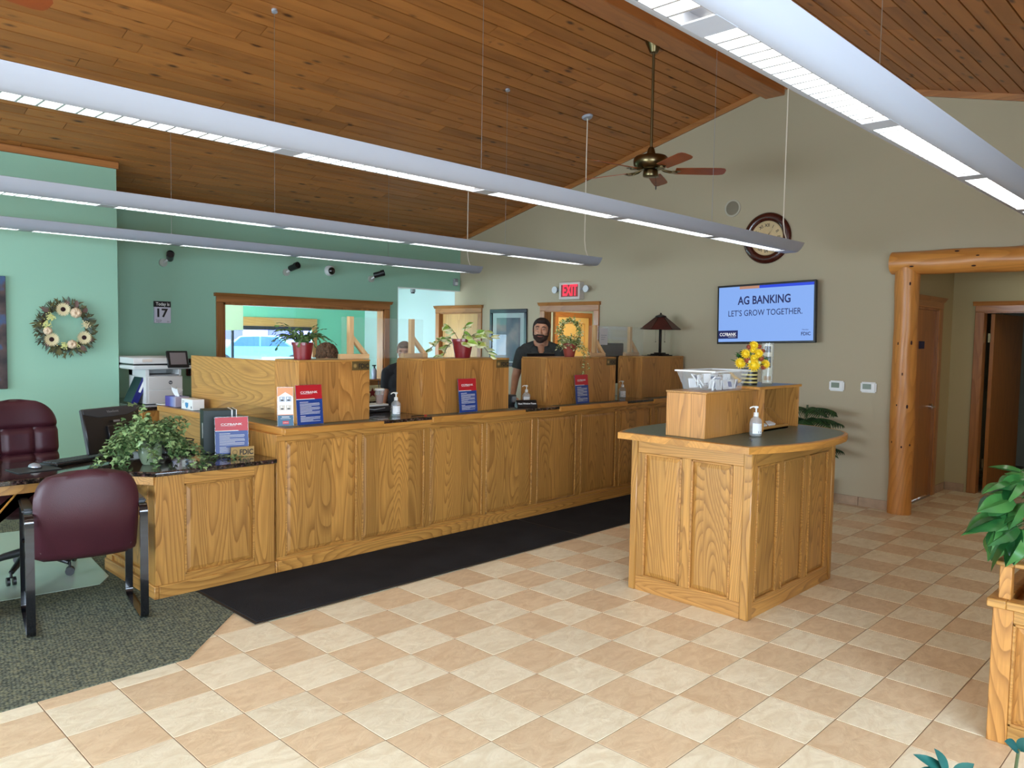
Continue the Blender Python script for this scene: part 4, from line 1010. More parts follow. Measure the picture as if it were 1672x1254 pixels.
# top
MB().box(2.735, 8.07, 4.825, 5.45, 0.956, 0.999).build('countertop', M['laminate'], tc_)
for a, b in ((2.70, 3.53), (4.012, 5.095), (5.577, 6.647), (7.145, 8.07)):
    MB().box(a, b, 4.785, 4.825, 0.955, 1.001).build('nosing', M['nosing'], tc_, bevel=0.004)
for a, b in ((3.53, 4.012), (5.095, 5.577), (6.647, 7.145)):
    MB().box(a, b, 4.80, 5.50, 0.978, 1.003).build('granite_inset', M['granite'], tc_, bevel=0.003)
    MB().box(a, b, 4.808, 4.825, 0.955, 0.978).build('nosing', M['nosing'], tc_, bevel=0.002)
# ---- side ledge running back from the counter end
sl = thing('side_ledge', 'oak side ledge with green top running back from the counter end', 'counter', (2.95, 6.1, 0))
MB().box(2.745, 3.25, 5.42, 6.95, 0.0, 0.95).build('carcass', M['oak_dark_y'], sl, smooth=False)
MB().box(2.735, 3.25, 5.45, 6.95, 0.955, 0.999).build('ledge_top', M['laminate'], sl)
MB().box(2.70, 2.735, 4.826, 6.96, 0.955, 1.001).build('nosing', M['nosing_y'], sl, bevel=0.004)
MB().box(2.70, 3.25, 6.95, 6.985, 0.955, 1.001).build('nosing', M['nosing'], sl, bevel=0.004)
MB().box(2.705, 2.745, 4.842, 6.95, 0.80, 0.955).build('apron', M['oak_dark_y'], sl)
# ---- partition
pt = tag(MB().box(2.91, 2.945, 5.305, 6.765, 0.999, 1.447).build('partition_panel', M['oak_dark_y'], bevel=0.003), 'wide horizontal-grained oak privacy panel on the side ledge', 'panel')
# ---- hutches
def hutch(x0, x1, y0, y1, label, zt=1.462):
    t = thing('privacy_hutch', label, 'hutch', ((x0+x1)/2, (y0+y1)/2, 1.0), 0, 'oak privacy hutches on the counter')
    MB().box(x0, x1, y0, y0+0.02, 1.0, zt-0.015).build('front_panel', M['oak_dark'], t, bevel=0.002)
    MB().box(x0, x0+0.02, y0+0.02, y1, 1.0, zt-0.015).build('side_panel', M['oak_dark'], t, bevel=0.002)
    MB().box(x1-0.02, x1, y0+0.02, y1, 1.0, zt-0.015).build('side_panel', M['oak_dark'], t, bevel=0.002)
    MB().box(x0-0.003, x1+0.003, y0-0.003, y1+0.003, zt-0.015, zt).build('top_panel', M['oak_x'], t, bevel=0.003)
    MB().box(x0+0.02, x1-0.02, y0+0.02, y1-0.01, 1.22, 1.235).build('shelf', M['oak_x'], t)
    MB().box(x0-0.001, x0+0.022, y1-0.001, y1+0.012, 1.0, zt-0.015).build('edge_strip', M['oak'], t)
hutch(2.91, 3.52, 4.965, 5.30, 'oak hutch nearest the desk, with the cactus pot on it')
hutch(4.035, 5.048, 4.965, 5.29, 'wide oak hutch under the variegated plant')
hutch(5.545, 6.635, 4.945, 5.27, 'wide oak hutch under the topiary ivy, in front of the standing man')
hutch(7.17, 8.01, 4.985, 5.30, 'oak hutch farthest right under the bronze table lamp')

# ---- acrylic guards on raw pine brackets
def bracket(x, y, label):
    t = thing('pine_bracket', label, 'bracket', (x, y, 1.462), 0, 'pine brackets holding the clear guards')
    MB().box(x-0.10, x+0.165, y-0.02, y+0.02, 1.462, 1.502).build('foot', M['rpx'], t, bevel=0.002)
    MB().box(x-0.02, x+0.02, y-0.02, y+0.02, 1.502, 1.79).build('upright', M['rawpine'], t, bevel=0.002)
    MB().prism([(x+0.02, 1.60), (x+0.02, 1.645), (x+0.155, 1.502), (x+0.11, 1.502)], 1, y-0.018, y+0.018).build('diagonal_brace', M['rawpine'], t, bevel=0.002)
M['rpx'] = wood('rawpine_x', srgb(226, 186, 134), srgb(196, 150, 96), 0, contour=4, bands=0.4, board=9, rough=0.6, coat=0)
bracket(3.42, 5.08, 'raw pine bracket on the hutch nearest the desk')
bracket(4.125, 5.22, 'raw pine bracket on the left end of the variegated plant hutch')
bracket(6.44, 5.08, 'raw pine bracket on the right end of the topiary ivy hutch')
bracket(7.28, 5.24, 'raw pine bracket on the left end of the lamp hutch')
def guard(x0, x1, y, label):
    t = tag(MB().box(x0, x1, y-0.003, y+0.003, 1.466, 1.785).build('clear_guard', M['acrylic'], bevel=0.001), label, 'screen', 'clear acrylic guards between the hutches')
guard(3.36, 4.16, 5.112, 'clear acrylic guard spanning the gap beside the coffee cup')
guard(6.37, 7.36, 5.112, 'clear acrylic guard spanning the gap left of the table lamp')

# ================================================================ ISLAND
isl = thing('writing_island', 'freestanding oak-panelled island with curved green writing top', 'island', (4.8, 2.55, 0))
IX0, IX1, IY0, IY1 = 4.205, 5.40, 2.135, 2.975
MB().box(IX0+0.012, IX1-0.005, IY0+0.012, IY1, 0, 0.99).build('carcass', M['oak'], isl, smooth=False)
for (a, b, c, d) in ((IX0-0.008, IX0+0.05, IY0-0.008, IY0+0.05), (IX0-0.008, IX0+0.045, IY1-0.04, IY1+0.01), (IX1-0.04, IX1+0.006, IY0-0.008, IY0+0.04)):
    MB().box(a, b, c, d, 0, 1.0).build('corner_post', M['oak'], isl, bevel=0.006)
# left end (faces -X)
MB().box(IX0, IX0+0.012, IY0+0.05, IY1-0.04, 0.0, 0.10).build('bottom_rail', M['oak_y'], isl, bevel=0.002)
MB().box(IX0, IX0+0.012, IY0+0.05, IY1-0.04, 0.915, 1.0).build('top_rail', M['oak_y'], isl, bevel=0.002)
ye = [IY0+0.13, IY0+0.39, IY0+0.48, IY0+0.735]
for a, b in ((IY0+0.05, ye[0]-0.01), (ye[1]+0.01, ye[2]-0.01), (ye[3]+0.01, IY1-0.04)):
    MB().box(IX0, IX0+0.012, a, b, 0.10, 0.915).build('stile', M['oak'], isl, bevel=0.002)
panel_y(isl, ye[0], ye[1], IX0, 0.11, 0.905); panel_y(isl, ye[2], ye[3], IX0, 0.11, 0.905)
# right side (faces -Y)
MB().box(IX0+0.05, IX1-0.04, IY0, IY0+0.012, 0.0, 0.10).build('bottom_rail', M['oak_x'], isl, bevel=0.002)
MB().box(IX0+0.05, IX1-0.04, IY0, IY0+0.012, 0.915, 1.0).build('top_rail', M['oak_x'], isl, bevel=0.002)
xe = [IX0+0.085, IX0+0.34, IX0+0.43, IX0+0.71, IX0+0.81, IX0+1.08]
for a, b in ((IX0+0.05, xe[0]-0.01), (xe[1]+0.01, xe[2]-0.01), (xe[3]+0.01, xe[4]-0.01), (xe[5]+0.01, IX1-0.04)):
    MB().box(a, b, IY0, IY0+0.012, 0.10, 0.915).build('stile', M['oak'], isl, bevel=0.002)
for i in (0, 2, 4): panel_x(isl, xe[i], xe[i+1], IY0, 0.11, 0.905)
# curved top
near = [(4.105, 2.105), (4.25, 2.045), (4.42, 1.99), (4.60, 1.955), (4.80, 1.938), (5.0, 1.945), (5.17, 1.97), (5.30, 2.01), (5.42, 2.09), (5.50, 2.20), (5.56, 2.34)]
far_ = [(5.58, 2.565), (5.56, 2.79), (5.50, 2.93), (5.40, 3.04), (5.25, 3.10), (5.0, 3.14), (4.75, 3.155), (4.5, 3.145), (4.3, 3.10), (4.105, 3.03)]
outl = near+far_
ctr = Vector((4.8, 2.56))
def inset(p, d): v = Vector(p); return tuple(v+(ctr-v).normalized()*d)
inn = [inset(p, 0.022) for p in outl]
MB().prism(inn, 2, 1.008, 1.046).build('writing_top', M['laminate'], isl, smooth=False)
mb = MB(); n_ = len(outl)
for i in range(n_):
    j = (i+1) % n_
    o0, o1, i0, i1 = outl[i], outl[j], inn[i], inn[j]
    mb.add([(o0[0], o0[1], 1.004), (o1[0], o1[1], 1.004), (o1[0], o1[1], 1.044), (o0[0], o0[1], 1.044), (i0[0], i0[1], 1.004), (i1[0], i1[1], 1.004), (i1[0], i1[1], 1.048), (i0[0], i0[1], 1.048)],
           [(0, 1, 2, 3), (3, 2, 6, 7), (1, 0, 4, 5), (7, 6, 5, 4)])
mb.build('edge_band', M['nosing'], isl, dbl=True)
# boxes on the island
t = thing('oak_box', 'plain closed oak box at the near end of the island top', 'box', (4.54, 2.60, 1.047))
MB().box(4.212, 4.872, 2.455, 2.735, 1.047, 1.322).build('body', M['oak_dark'], t, bevel=0.002)
MB().box(4.207, 4.875, 2.450, 2.738, 1.322, 1.334).build('lid', M['oak_x'], t, bevel=0.002)
t = thing('open_oak_cubby', 'taller oak box with open side holding the card rack, behind the closed box', 'cubby', (5.15, 2.55, 1.047))
MB().box(4.878, 4.895, 2.41, 2.75, 1.047, 1.335).build('side_panel', M['oak_dark'], t, bevel=0.002)
MB().box(5.405, 5.422, 2.41, 2.75, 1.047, 1.335).build('side_panel', M['oak_dark'], t, bevel=0.002)
MB().box(4.895, 5.405, 2.735, 2.75, 1.047, 1.335).build('back_panel', M['oak_dark'], t)
MB().box(4.80, 5.428, 2.40, 2.755, 1.335, 1.349).build('top_panel', M['laminate'], t)
MB().box(4.80, 5.428, 2.396, 2.404, 1.333, 1.351).box(4.794, 4.802, 2.396, 2.758, 1.333, 1.351).build('edge_band', M['nosing'], t, bevel=0.001)
t = thing('card_rack', 'slanted oak card rack with dividers inside the open cubby', 'rack', (5.13, 2.5, 1.047))
MB().box(4.90, 5.28, 2.42, 2.60, 1.047, 1.058).box(4.90, 5.28, 2.42, 2.43, 1.047, 1.075).build('base', M['oak_x'], t)
for x in (4.90, 5.03, 5.15, 5.272): MB().prism([(2.43, 1.058), (2.60, 1.058), (2.60, 1.175), (2.545, 1.175)], 0, x, x+0.008).build('divider', M['oak_dark'], t)
for i, (x, y) in enumerate(((4.915, 2.45), (5.04, 2.452))):
    c = tag(MB().at((x, y, 1.062), rx=0.35).box(0, 0.10, 0, 0.05, 0, 0.022).build('card_stack', M['paper'], bevel=0.001), ('stack of white cards in the left slot of the oak card rack', 'stack of white cards in the middle slot of the oak card rack')[i], 'cards')

# ================================================================ DESK
dc = thing('desk_cabinet', 'oak-panelled end cabinet under the granite desk, left of the counter', 'cabinet', (2.23, 5.2, 0))
MB().box(1.865, 2.645, YF+0.016, 5.70, 0.0, 0.77).build('carcass', M['oak'], dc, smooth=False)
MB().box(1.867, 2.645, YF-0.008, YF+0.02, 0.0, 0.085).build('base_board', M['oak_x'], dc, bevel=0.004)
MB().box(1.838, 1.866, YF-0.008, 5.70, 0.0, 0.085).build('base_board', M['oak_y'], dc, bevel=0.004)
for a, b in ((1.85, 2.03), (2.50, 2.645)): MB().box(a, b, YF+0.002, YF+0.018, 0.085, 0.77).build('stile', M['oak'], dc, bevel=0.002)
MB().box(2.03, 2.50, YF+0.002, YF+0.018, 0.70, 0.77).build('top_rail', M['oak_x'], dc, bevel=0.002)
MB().box(2.03, 2.50, YF+0.002, YF+0.018, 0.085, 0.125).build('bottom_rail', M['oak_x'], dc, bevel=0.002)
panel_x(dc, 2.04, 2.49, YF+0.004, 0.135, 0.69)
panel_y(dc, 4.95, 5.58, 1.853, 0.135, 0.69)
MB().box(1.85, 1.866, 4.85, 4.94, 0.085, 0.77).build('stile', M['oak'], dc); MB().box(1.85, 1.866, 5.59, 5.70, 0.085, 0.77).build('stile', M['oak'], dc)
MB().box(1.85, 1.866, 4.94, 5.59, 0.70, 0.77).build('top_rail', M['oak_y'], dc)
dk = thing('granite_desk', 'dark granite desk top on oak apron and diagonal strut', 'desk', (1.6, 5.3, 0))
MB().prism([(2.645, 4.79), (1.84, 4.79), (1.70, 4.955), (1.25, 5.03), (0.2, 5.05), (0.2, 5.70), (2.645, 5.74)], 2, 0.770, 0.800).build('desktop', M['granite'], dk, bevel=0.004)
MB().prism([(1.84, 4.83), (1.73, 4.985), (1.25, 5.055), (0.2, 5.075), (0.2, 5.10), (1.255, 5.08), (1.745, 5.01), (1.865, 4.85)], 2, 0.715, 0.770).build('apron', M['oak_x'], dk)
MB().prism([(1.28, 0.72), (1.19, 0.72), (0.93, 0.42), (0.93, 0.52)], 1, 5.075, 5.11).build('diagonal_strut', M['nosing'], dk, bevel=0.003)
MB().box(0.93, 0.96, 5.08, 5.5, 0.0, 0.72).build('support_panel', M['oak'], dk)

# ---- guest chair
def guest_chair():
    rz = math.radians(-10.5)
    t = thing('guest_chair', 'burgundy leather guest chair with black sled frame, seen from behind', 'chair', (1.452, 4.86, 0.006), rz)
    # local frame: y forward (to the desk), x right
    for sx in (-1, 1):
        x = sx*0.277
        path = [(-0.275, 0.05, 0.68), (-0.285, 0.02, 0.64)]
        P = lambda y, z: (x, y, z)
        loop = []
        def arc(cy, cz, r, a0, a1, n=6):
            return [P(cy+r*math.cos(a0+(a1-a0)*i/n), cz+r*math.sin(a0+(a1-a0)*i/n)) for i in range(n+1)]
        loop += arc(-0.235, 0.045, 0.04, PI, 1.5*PI)          # rear bottom
        loop += arc(0.20, 0.045, 0.04, 1.5*PI, 2*PI)          # front bottom
        loop += arc(0.165, 0.61, 0.04, 0, 0.5*PI)
        loop += arc(-0.24, 0.62, 0.04, 0.5*PI, PI)
        MB().sweep(loop, 0.042, 0.012, side=(1, 0, 0), closed=True).build('sled_frame', M['blackmetal'], t, local=True)
        MB().box(x-0.028, x+0.028, -0.20, 0.16, 0.655, 0.685).build('armrest', M['black'], t, local=True, bevel=0.010, segs=2)
        MB().box(x-0.022, x+0.022, -0.285, -0.255, 0.60, 0.635).build('chrome_clip', M['chrome'], t, local=True, bevel=0.004)
        MB().cyl((x-sx*0.06, 0.10, 0.42), (x, 0.2, 0.42), 0.012).build('support_rod', M['blackmetal'], t, local=True)
    # back shell: rounded top, soft pillow
    m_ = MB(); nx, nz = 26, 22; vs = []; fs = []
    w = 0.258
    def edge(u, v):   # u -1..1, v 0..1 -> x,z  superellipse outline
        z = 0.372+0.505*v
        top = max(0, (v-0.62)/0.38); bot = max(0, (0.10-v)/0.10)
        k = max(0.0, 1-top**2.4)**0.42 if top > 0 else 1.0
        k2 = (1-bot**2.5)**0.5 if bot > 0 else 1
        return u*w*(0.42+0.58*k)*(0.80+0.20*k2), z+0.020*(1-u*u)*max(0, v-0.5)
    for side in (-1, 1):
        for j in range(nz+1):
            for i in range(nx+1):
                u = -1+2*i/nx; v = j/nz
                x, z = edge(u, v)
                lean = -0.22-0.055*(v-0.35)*2.0+0.02*math.cos(v*PI*2)
                bul = (1-abs(u)**4)**0.5*(1-abs(2*v-1)**6)**0.5
                th = 0.008+0.038*bul
                y = lean+side*th-0.03*(u*u)*(-1)
                vs.append((x, y, z))
    o_ = (nx+1)*(nz+1)
    for side in range(2):
        for j in range(nz):
            for i in range(nx):
                a = side*o_+j*(nx+1)+i
                fs.append((a, a+1, a+nx+2, a+nx+1))
    for i in range(nx): fs += [(i, i+1, o_+i+1, o_+i), (nz*(nx+1)+i, nz*(nx+1)+i+1, o_+nz*(nx+1)+i+1, o_+nz*(nx+1)+i)]
    for j in range(nz): fs += [(j*(nx+1), (j+1)*(nx+1), o_+(j+1)*(nx+1), o_+j*(nx+1)), (j*(nx+1)+nx, (j+1)*(nx+1)+nx, o_+(j+1)*(nx+1)+nx, o_+j*(nx+1)+nx)]
    m_.add(vs, fs)
    bk = m_.build('backrest', M['leather'], t, local=True)
    # piping seam along the top of the shell
    pts = []
    for i in range(25):
        u = -1+2*i/24
        x, z = edge(u*0.97, 0.955-0.25*abs(u)**3); pts.append((x, -0.22-0.055*1.2+0.015-0.058+0.02*math.cos(0.95*2*PI)+0.024*u*u, z-0.012))
    s = MB().box(-0.255, 0.255, -0.19, 0.24, 0.40, 0.485).build('seat', M['leather'], t, local=True, bevel=0.03, segs=3)
    MB().box(-0.22, 0.22, -0.16, 0.2, 0.385, 0.402).build('seat_pan', M['black'], t, local=True)
guest_chair()

# ---- office chair behind the desk
def office_chair():
    cx, cy = 1.45, 5.93
    t = thing('office_chair', 'high-backed burgundy leather office chair behind the desk', 'chair', (cx, cy, 0.009), math.radians(8))
    def cushion(name, f, nx=24, nz=28, mat=M['leather']):
        vs = []; fs = []
        for side in (-1, 1):
            for j in range(nz+1):
                for i in range(nx+1): vs.append(f(-1+2*i/nx, j/nz, side))
        o_ = (nx+1)*(nz+1)
        for side in range(2):
            for j in range(nz):
                for i in range(nx):
                    a = side*o_+j*(nx+1)+i; fs.append((a, a+1, a+nx+2, a+nx+1))
        for i in range(nx): fs += [(i, i+1, o_+i+1, o_+i), (nz*(nx+1)+i, nz*(nx+1)+i+1, o_+nz*(nx+1)+i+1, o_+nz*(nx+1)+i)]
        for j in range(nz): fs += [(j*(nx+1), (j+1)*(nx+1), o_+(j+1)*(nx+1), o_+j*(nx+1)), (j*(nx+1)+nx, (j+1)*(nx+1)+nx, o_+(j+1)*(nx+1)+nx, o_+j*(nx+1)+nx)]
        return MB_add(name, vs, fs, mat)
    def MB_add(name, vs, fs, mat): m_ = MB(); m_.add(vs, fs); return m_.build(name, mat, t, local=True)
    def f(u, v, s):
        z = 0.50+0.66*v; top = max(0, (v-0.66)/0.34)
        k = math.sqrt(max(0, 1-top**2.6)) if top else 1
        x = u*0.265*(0.16+0.84*k)
        bul = math.sqrt(max(0, 1-abs(u)**4))*math.sqrt(max(0, 1-abs(2*v-1)**8))
        seam = 0.0
        if s < 0:
            for c_ in (0.43, 0.70): seam += 0.028*math.exp(-((v-c_)/0.022)**2)
            if v < 0.70: seam += 0.022*math.exp(-((abs(u)-0.38)/0.06)**2)
        y = 0.20+0.06*(v-0.3)+0.03*u*u*(-1)+s*(0.01+0.062*bul)*(1 if s > 0 else 1)+(seam if s < 0 else 0)
        return (x, y, z)
    bk = cushion('backrest', f, 36, 44)
    def g_(u, v, s):
        k = math.sqrt(max(0, 1-abs(2*v-1)**5)); bul = math.sqrt(max(0, 1-abs(u)**5))*k
        return (u*0.255, -0.27+0.50*v, 0.475+s*(0.012+0.05*bul))
    cushion('seat', g_)
    for sx in (-1, 1):
        MB().box(sx*0.305-0.03, sx*0.305+0.03, -0.16, 0.12, 0.655, 0.69).build('armrest', M['black'], t, local=True, bevel=0.012, segs=2)
        MB().sweep([(sx*0.24, 0.0, 0.44), (sx*0.30, -0.02, 0.45), (sx*0.315, -0.04, 0.52), (sx*0.305, -0.05, 0.66)], 0.05, 0.018, side=(0, 1, 0)).build('arm_bracket', M['black'], t, local=True)
    MB().cyl((0, 0, 0.11), (0, 0, 0.28), 0.036, n=20).cyl((0, 0, 0.26), (0, 0, 0.42), 0.024, n=20).box(-0.11, 0.11, -0.13, 0.13, 0.40, 0.43).build('gas_column', M['black'], t, local=True)
    for k in range(5):
        a = math.radians(-62)+k*2*PI/5; c, s = math.cos(a), math.sin(a)
        MB().tube([(0.03*c, 0.03*s, 0.15), (0.15*c, 0.15*s, 0.125), (0.285*c, 0.285*s, 0.085)], [0.03, 0.024, 0.016], n=10).build('base_spoke', M['black'], t, local=True)
        m_ = MB().at((0.29*c, 0.29*s, 0.03), rz=a+0.6)
        for q in (-1, 1): m_.cyl((0, q*0.008, 0), (0, q*0.026, 0), 0.028, n=16)
        m_.cyl((0, 0, 0.02), (0, 0, 0.06), 0.008)
        m_.build('caster', M['black'], t, local=True)
office_chair()
# credenza for the copier
t = thing('copier_cabinet', 'oak cabinet with dark top under the copier beside the green wall', 'cabinet', (3.3, 8.3, 0))
MB().box(2.86, 3.95, 7.75, 8.98, 0.0, 0.885).build('carcass', M['oak_dark'], t, smooth=False)
MB().box(2.85, 3.97, 7.72, 9.0, 0.885, 0.92).build('worktop', M['granite'], t, bevel=0.003)
MB().box(2.855, 2.862, 7.80, 8.9, 0.1, 0.85).build('side_panel', M['oak_y'], t)
# teller worktop behind counter
t = thing('teller_worktop', 'dark lower worktop running behind the counter and hutches', 'counter', (5.7, 5.7, 0))
MB().box(3.3, 8.0, 5.46, 5.72, 0.74, 0.775).build('worktop', M['granite'], t, bevel=0.003)
for x in (3.35, 4.9, 6.4, 7.95): MB().box(x-0.012, x+0.012, 5.46, 5.70, 0, 0.74).build('support_panel', M['oak'], t)
# back credenza along the green wall
t = thing('back_credenza', 'low oak credenza below the interior window', 'cabinet', (5.5, 8.7, 0))
MB().box(4.3, 6.6, 8.45, 8.98, 0, 0.74).build('carcass', M['oak_dark'], t, smooth=False)
MB().box(4.28, 6.62, 8.42, 9.0, 0.74, 0.78).build('worktop', M['granite'], t, bevel=0.003)
# ================================================================ COUNTER SIGNS
def body_lines(mb, x0, x1, y, n, gap, mi, rr, z=0.0031):
    for i in range(n):
        mb.rect(x0, x1-(0 if i % 4 != 3 else (x1-x0)*rr.uniform(0.3, 0.6))-rr.uniform(0, 0.006), y-i*gap, y-i*gap+gap*0.30, z, mi)
def sign(x, y, z, w, h, rz, label, lean=-0.10, rx=None):
    """upright poster in a clear stand; local x right, y up, z toward the customer"""
    t = thing('poster_stand', label, 'sign', (x, y, z), rz, 'bank posters in clear stands')
    B = Matrix.Translation((0, 0, 0.004)) @ Matrix.Rotation(PI/2+lean, 4, 'X')
    rr = random.Random(int(x*100))
    def mb(): m_ = MB(); m_.X = ROOTM[t.name] @ B; return m_
    mb().box(-w/2-0.003, w/2+0.003, 0, h+0.004, -0.003, -0.0005).build('clear_holder', M['acrylic'], t)
    f = MB(); f.X = ROOTM[t.name]; f.box(-w/2-0.003, w/2+0.003, -0.03, 0.055, 0.0, 0.004).build('clear_foot', M['acrylic'], t)
    p = mb()
    p.box(-w/2, w/2, 0.002, h, 0.0, 0.002, 1)
    k = h*0.64
    p.rect(-w/2, w/2, k, h, 0.0024, 0); p.rect(-w/2, w/2, 0.002, k, 0.0024, 1)
    p.add([(-w/2, k-0.001, 0.0027), (w*0.22, k-0.001, 0.0027), (w*0.19, k+h*0.014, 0.0027), (-w/2, k+h*0.014, 0.0027)], [(0, 1, 2, 3)], 2)
    p.text('CCFBANK', h*0.075, 0.0, h*0.79, 0.003, 2, bold=0.018, width=w*0.66)
    p.rect(-w*0.33, w*0.12, h*0.772, h*0.778, 0.003, 2)
    p.rect(-w*0.38, -w*0.05, h*0.565, h*0.577, 0.003, 2)
    body_lines(p, -w*0.38, w*0.40, h*0.53, 11, h*0.026, 2, rr)
    p.rect(-w*0.38, -w*0.18, h*0.215, h*0.226, 0.003, 2)
    body_lines(p, -w*0.38, w*0.40, h*0.185, 5, h*0.026, 2, rr)
    p.build('poster', [M['red'], M['blue'], M['paper']], t, recalc=False, smooth=False)
    return t
sign(2.957, 4.885, 1.001, 0.215, 0.283, 0.05, 'red and blue bank poster on the hutch nearest the desk, below the cactus pot')
sign(4.485, 4.885, 1.001, 0.215, 0.287, 0.05, 'red and blue bank poster against the wide hutch under the variegated plant')
sign(6.01, 4.875, 1.001, 0.215, 0.285, 0.05, 'red and blue bank poster against the hutch under the topiary ivy')
sign(2.475, 5.10, 0.802, 0.215, 0.262, -0.32, 'red and blue bank poster standing on the granite desk beside the ivy', lean=-0.14)
# small house leaflet
t = thing('leaflet_stand', 'narrow upright leaflet with a white house shape at the counter corner', 'sign', (2.78, 4.92, 1.001), -0.35)
B = ROOTM[t.name] @ Matrix.Translation((0, 0, 0.004)) @ Matrix.Rotation(PI/2-0.08, 4, 'X')
def lb(): m_ = MB(); m_.X = B; return m_
w, h = 0.105, 0.268
lb().box(-w/2-0.003, w/2+0.003, 0, h+0.004, -0.003, 0.0).build('clear_holder', M['acrylic'], t)
f = MB(); f.X = ROOTM[t.name]; f.box(-0.075, 0.075, -0.04, 0.06, 0, 0.004).build('clear_foot', M['acrylic'], t)
p = lb(); p.rect(-w/2, w/2, 0.0, h, 0.0015, 0); p.rect(-w/2, w/2, 0.0, h*0.28, 0.0018, 1)
p.poly([(-w/2, h*0.30), (w/2, h*0.30), (w/2, h*0.76), (0, h*0.88), (-w/2, h*0.76)], 0.002, 2)
for cx in (-0.022, 0.022):
    for cy, kk in ((0.175, 3), (0.115, 4)):
        p.rect(cx-0.019, cx+0.019, cy-0.005, cy+0.030, 0.0023, kk); p.rect(cx-0.009, cx+0.010, cy, cy+0.008, 0.0026, 5)
        p.rect(cx-0.010, cx-0.002, cy+0.012, cy+0.025, 0.0026, 2)
p.rect(-0.026, 0.026, h*0.225, h*0.24, 0.0023, 2); p.rect(-0.034, 0.034, h*0.185, h*0.192, 0.0023, 2); p.rect(-0.02, 0.022, 0.012, 0.034, 0.0023, 6)
p.text('CCFBANK', 0.008, 0.001, 0.019, 0.0027, 2, width=0.034)
p.build('leaflet', [M['orange'], M['teal'], M['paper'], plain('grey_blue', srgb(168, 178, 190), 0.5), plain('beige_print', srgb(206, 196, 180), 0.5), M['ink'], M['red']], t, recalc=False, smooth=False)
# FDIC plaques
def plaque(x, y, z, rz, label, on_wall=True):
    t = thing('insurance_plaque', label, 'plaque', (x, y, z), rz, 'bank insurance plaques')
    m_ = MB(); m_.X = ROOTM[t.name] @ Matrix.Rotation(PI/2, 4, 'X')
    m_.box(-0.078, 0.078, 0, 0.068, -0.001 if on_wall else -0.012, 0.003).build('plate', M['plaque'] if not on_wall else M['plaque2'], t, bevel=0.001)
    m_ = MB(); m_.X = ROOTM[t.name] @ Matrix.Rotation(PI/2, 4, 'X')
    m_.text('FDIC', 0.05, 0.026, 0.015, 0.0036, 0, bold=0.03, width=0.092)
    m_.cyl((-0.052, 0.034, 0.003), (-0.052, 0.034, 0.0034), 0.018, n=24, mi=1).cyl((-0.052, 0.034, 0.0034), (-0.052, 0.034, 0.0037), 0.012, n=20, mi=2)
    m_.build('lettering', [M['ink'], plain('etched', srgb(132, 106, 62), 0.5), M['plaque']], t, recalc=False, smooth=False)
M['plaque2'] = plain('dull_brass_plaque', srgb(104, 84, 46), 0.4, metal=0.2)
plaque(3.434, 4.961, 1.381, 0, 'small brass plaque on the hutch nearest the desk')
plaque(4.962, 4.961, 1.376, 0, 'small brass plaque on the hutch under the variegated plant')
plaque(6.548, 4.941, 1.376, 0, 'small dark plaque on the hutch under the topiary ivy')
plaque(2.515, 5.03, 0.801, -0.18, 'brass plaque standing on the granite desk before the poster', False)
# NEXT WINDOW PLEASE
t = thing('window_closed_sign', 'small black tent sign reading Next Window Please before the standing man', 'sign', (5.30, 4.98, 1.004), -0.35)
m_ = MB(); m_.X = ROOTM[t.name]; m_.prism([(-0.035, 0.0), (0.035, 0.0), (0.004, 0.062), (-0.004, 0.062)], 0, -0.105, 0.105).build('tent', M['black'], t, bevel=0.001)
m_ = MB(); m_.X = ROOTM[t.name] @ Matrix.Translation((0, -0.021, 0.030)) @ Matrix.Rotation(PI/2-0.464, 4, 'X'); m_.text('Next Window Please', 0.025, 0, -0.009, 0.0012, bold=0.02, width=0.185); m_.build('lettering', M['paper'], t, recalc=False, smooth=False)

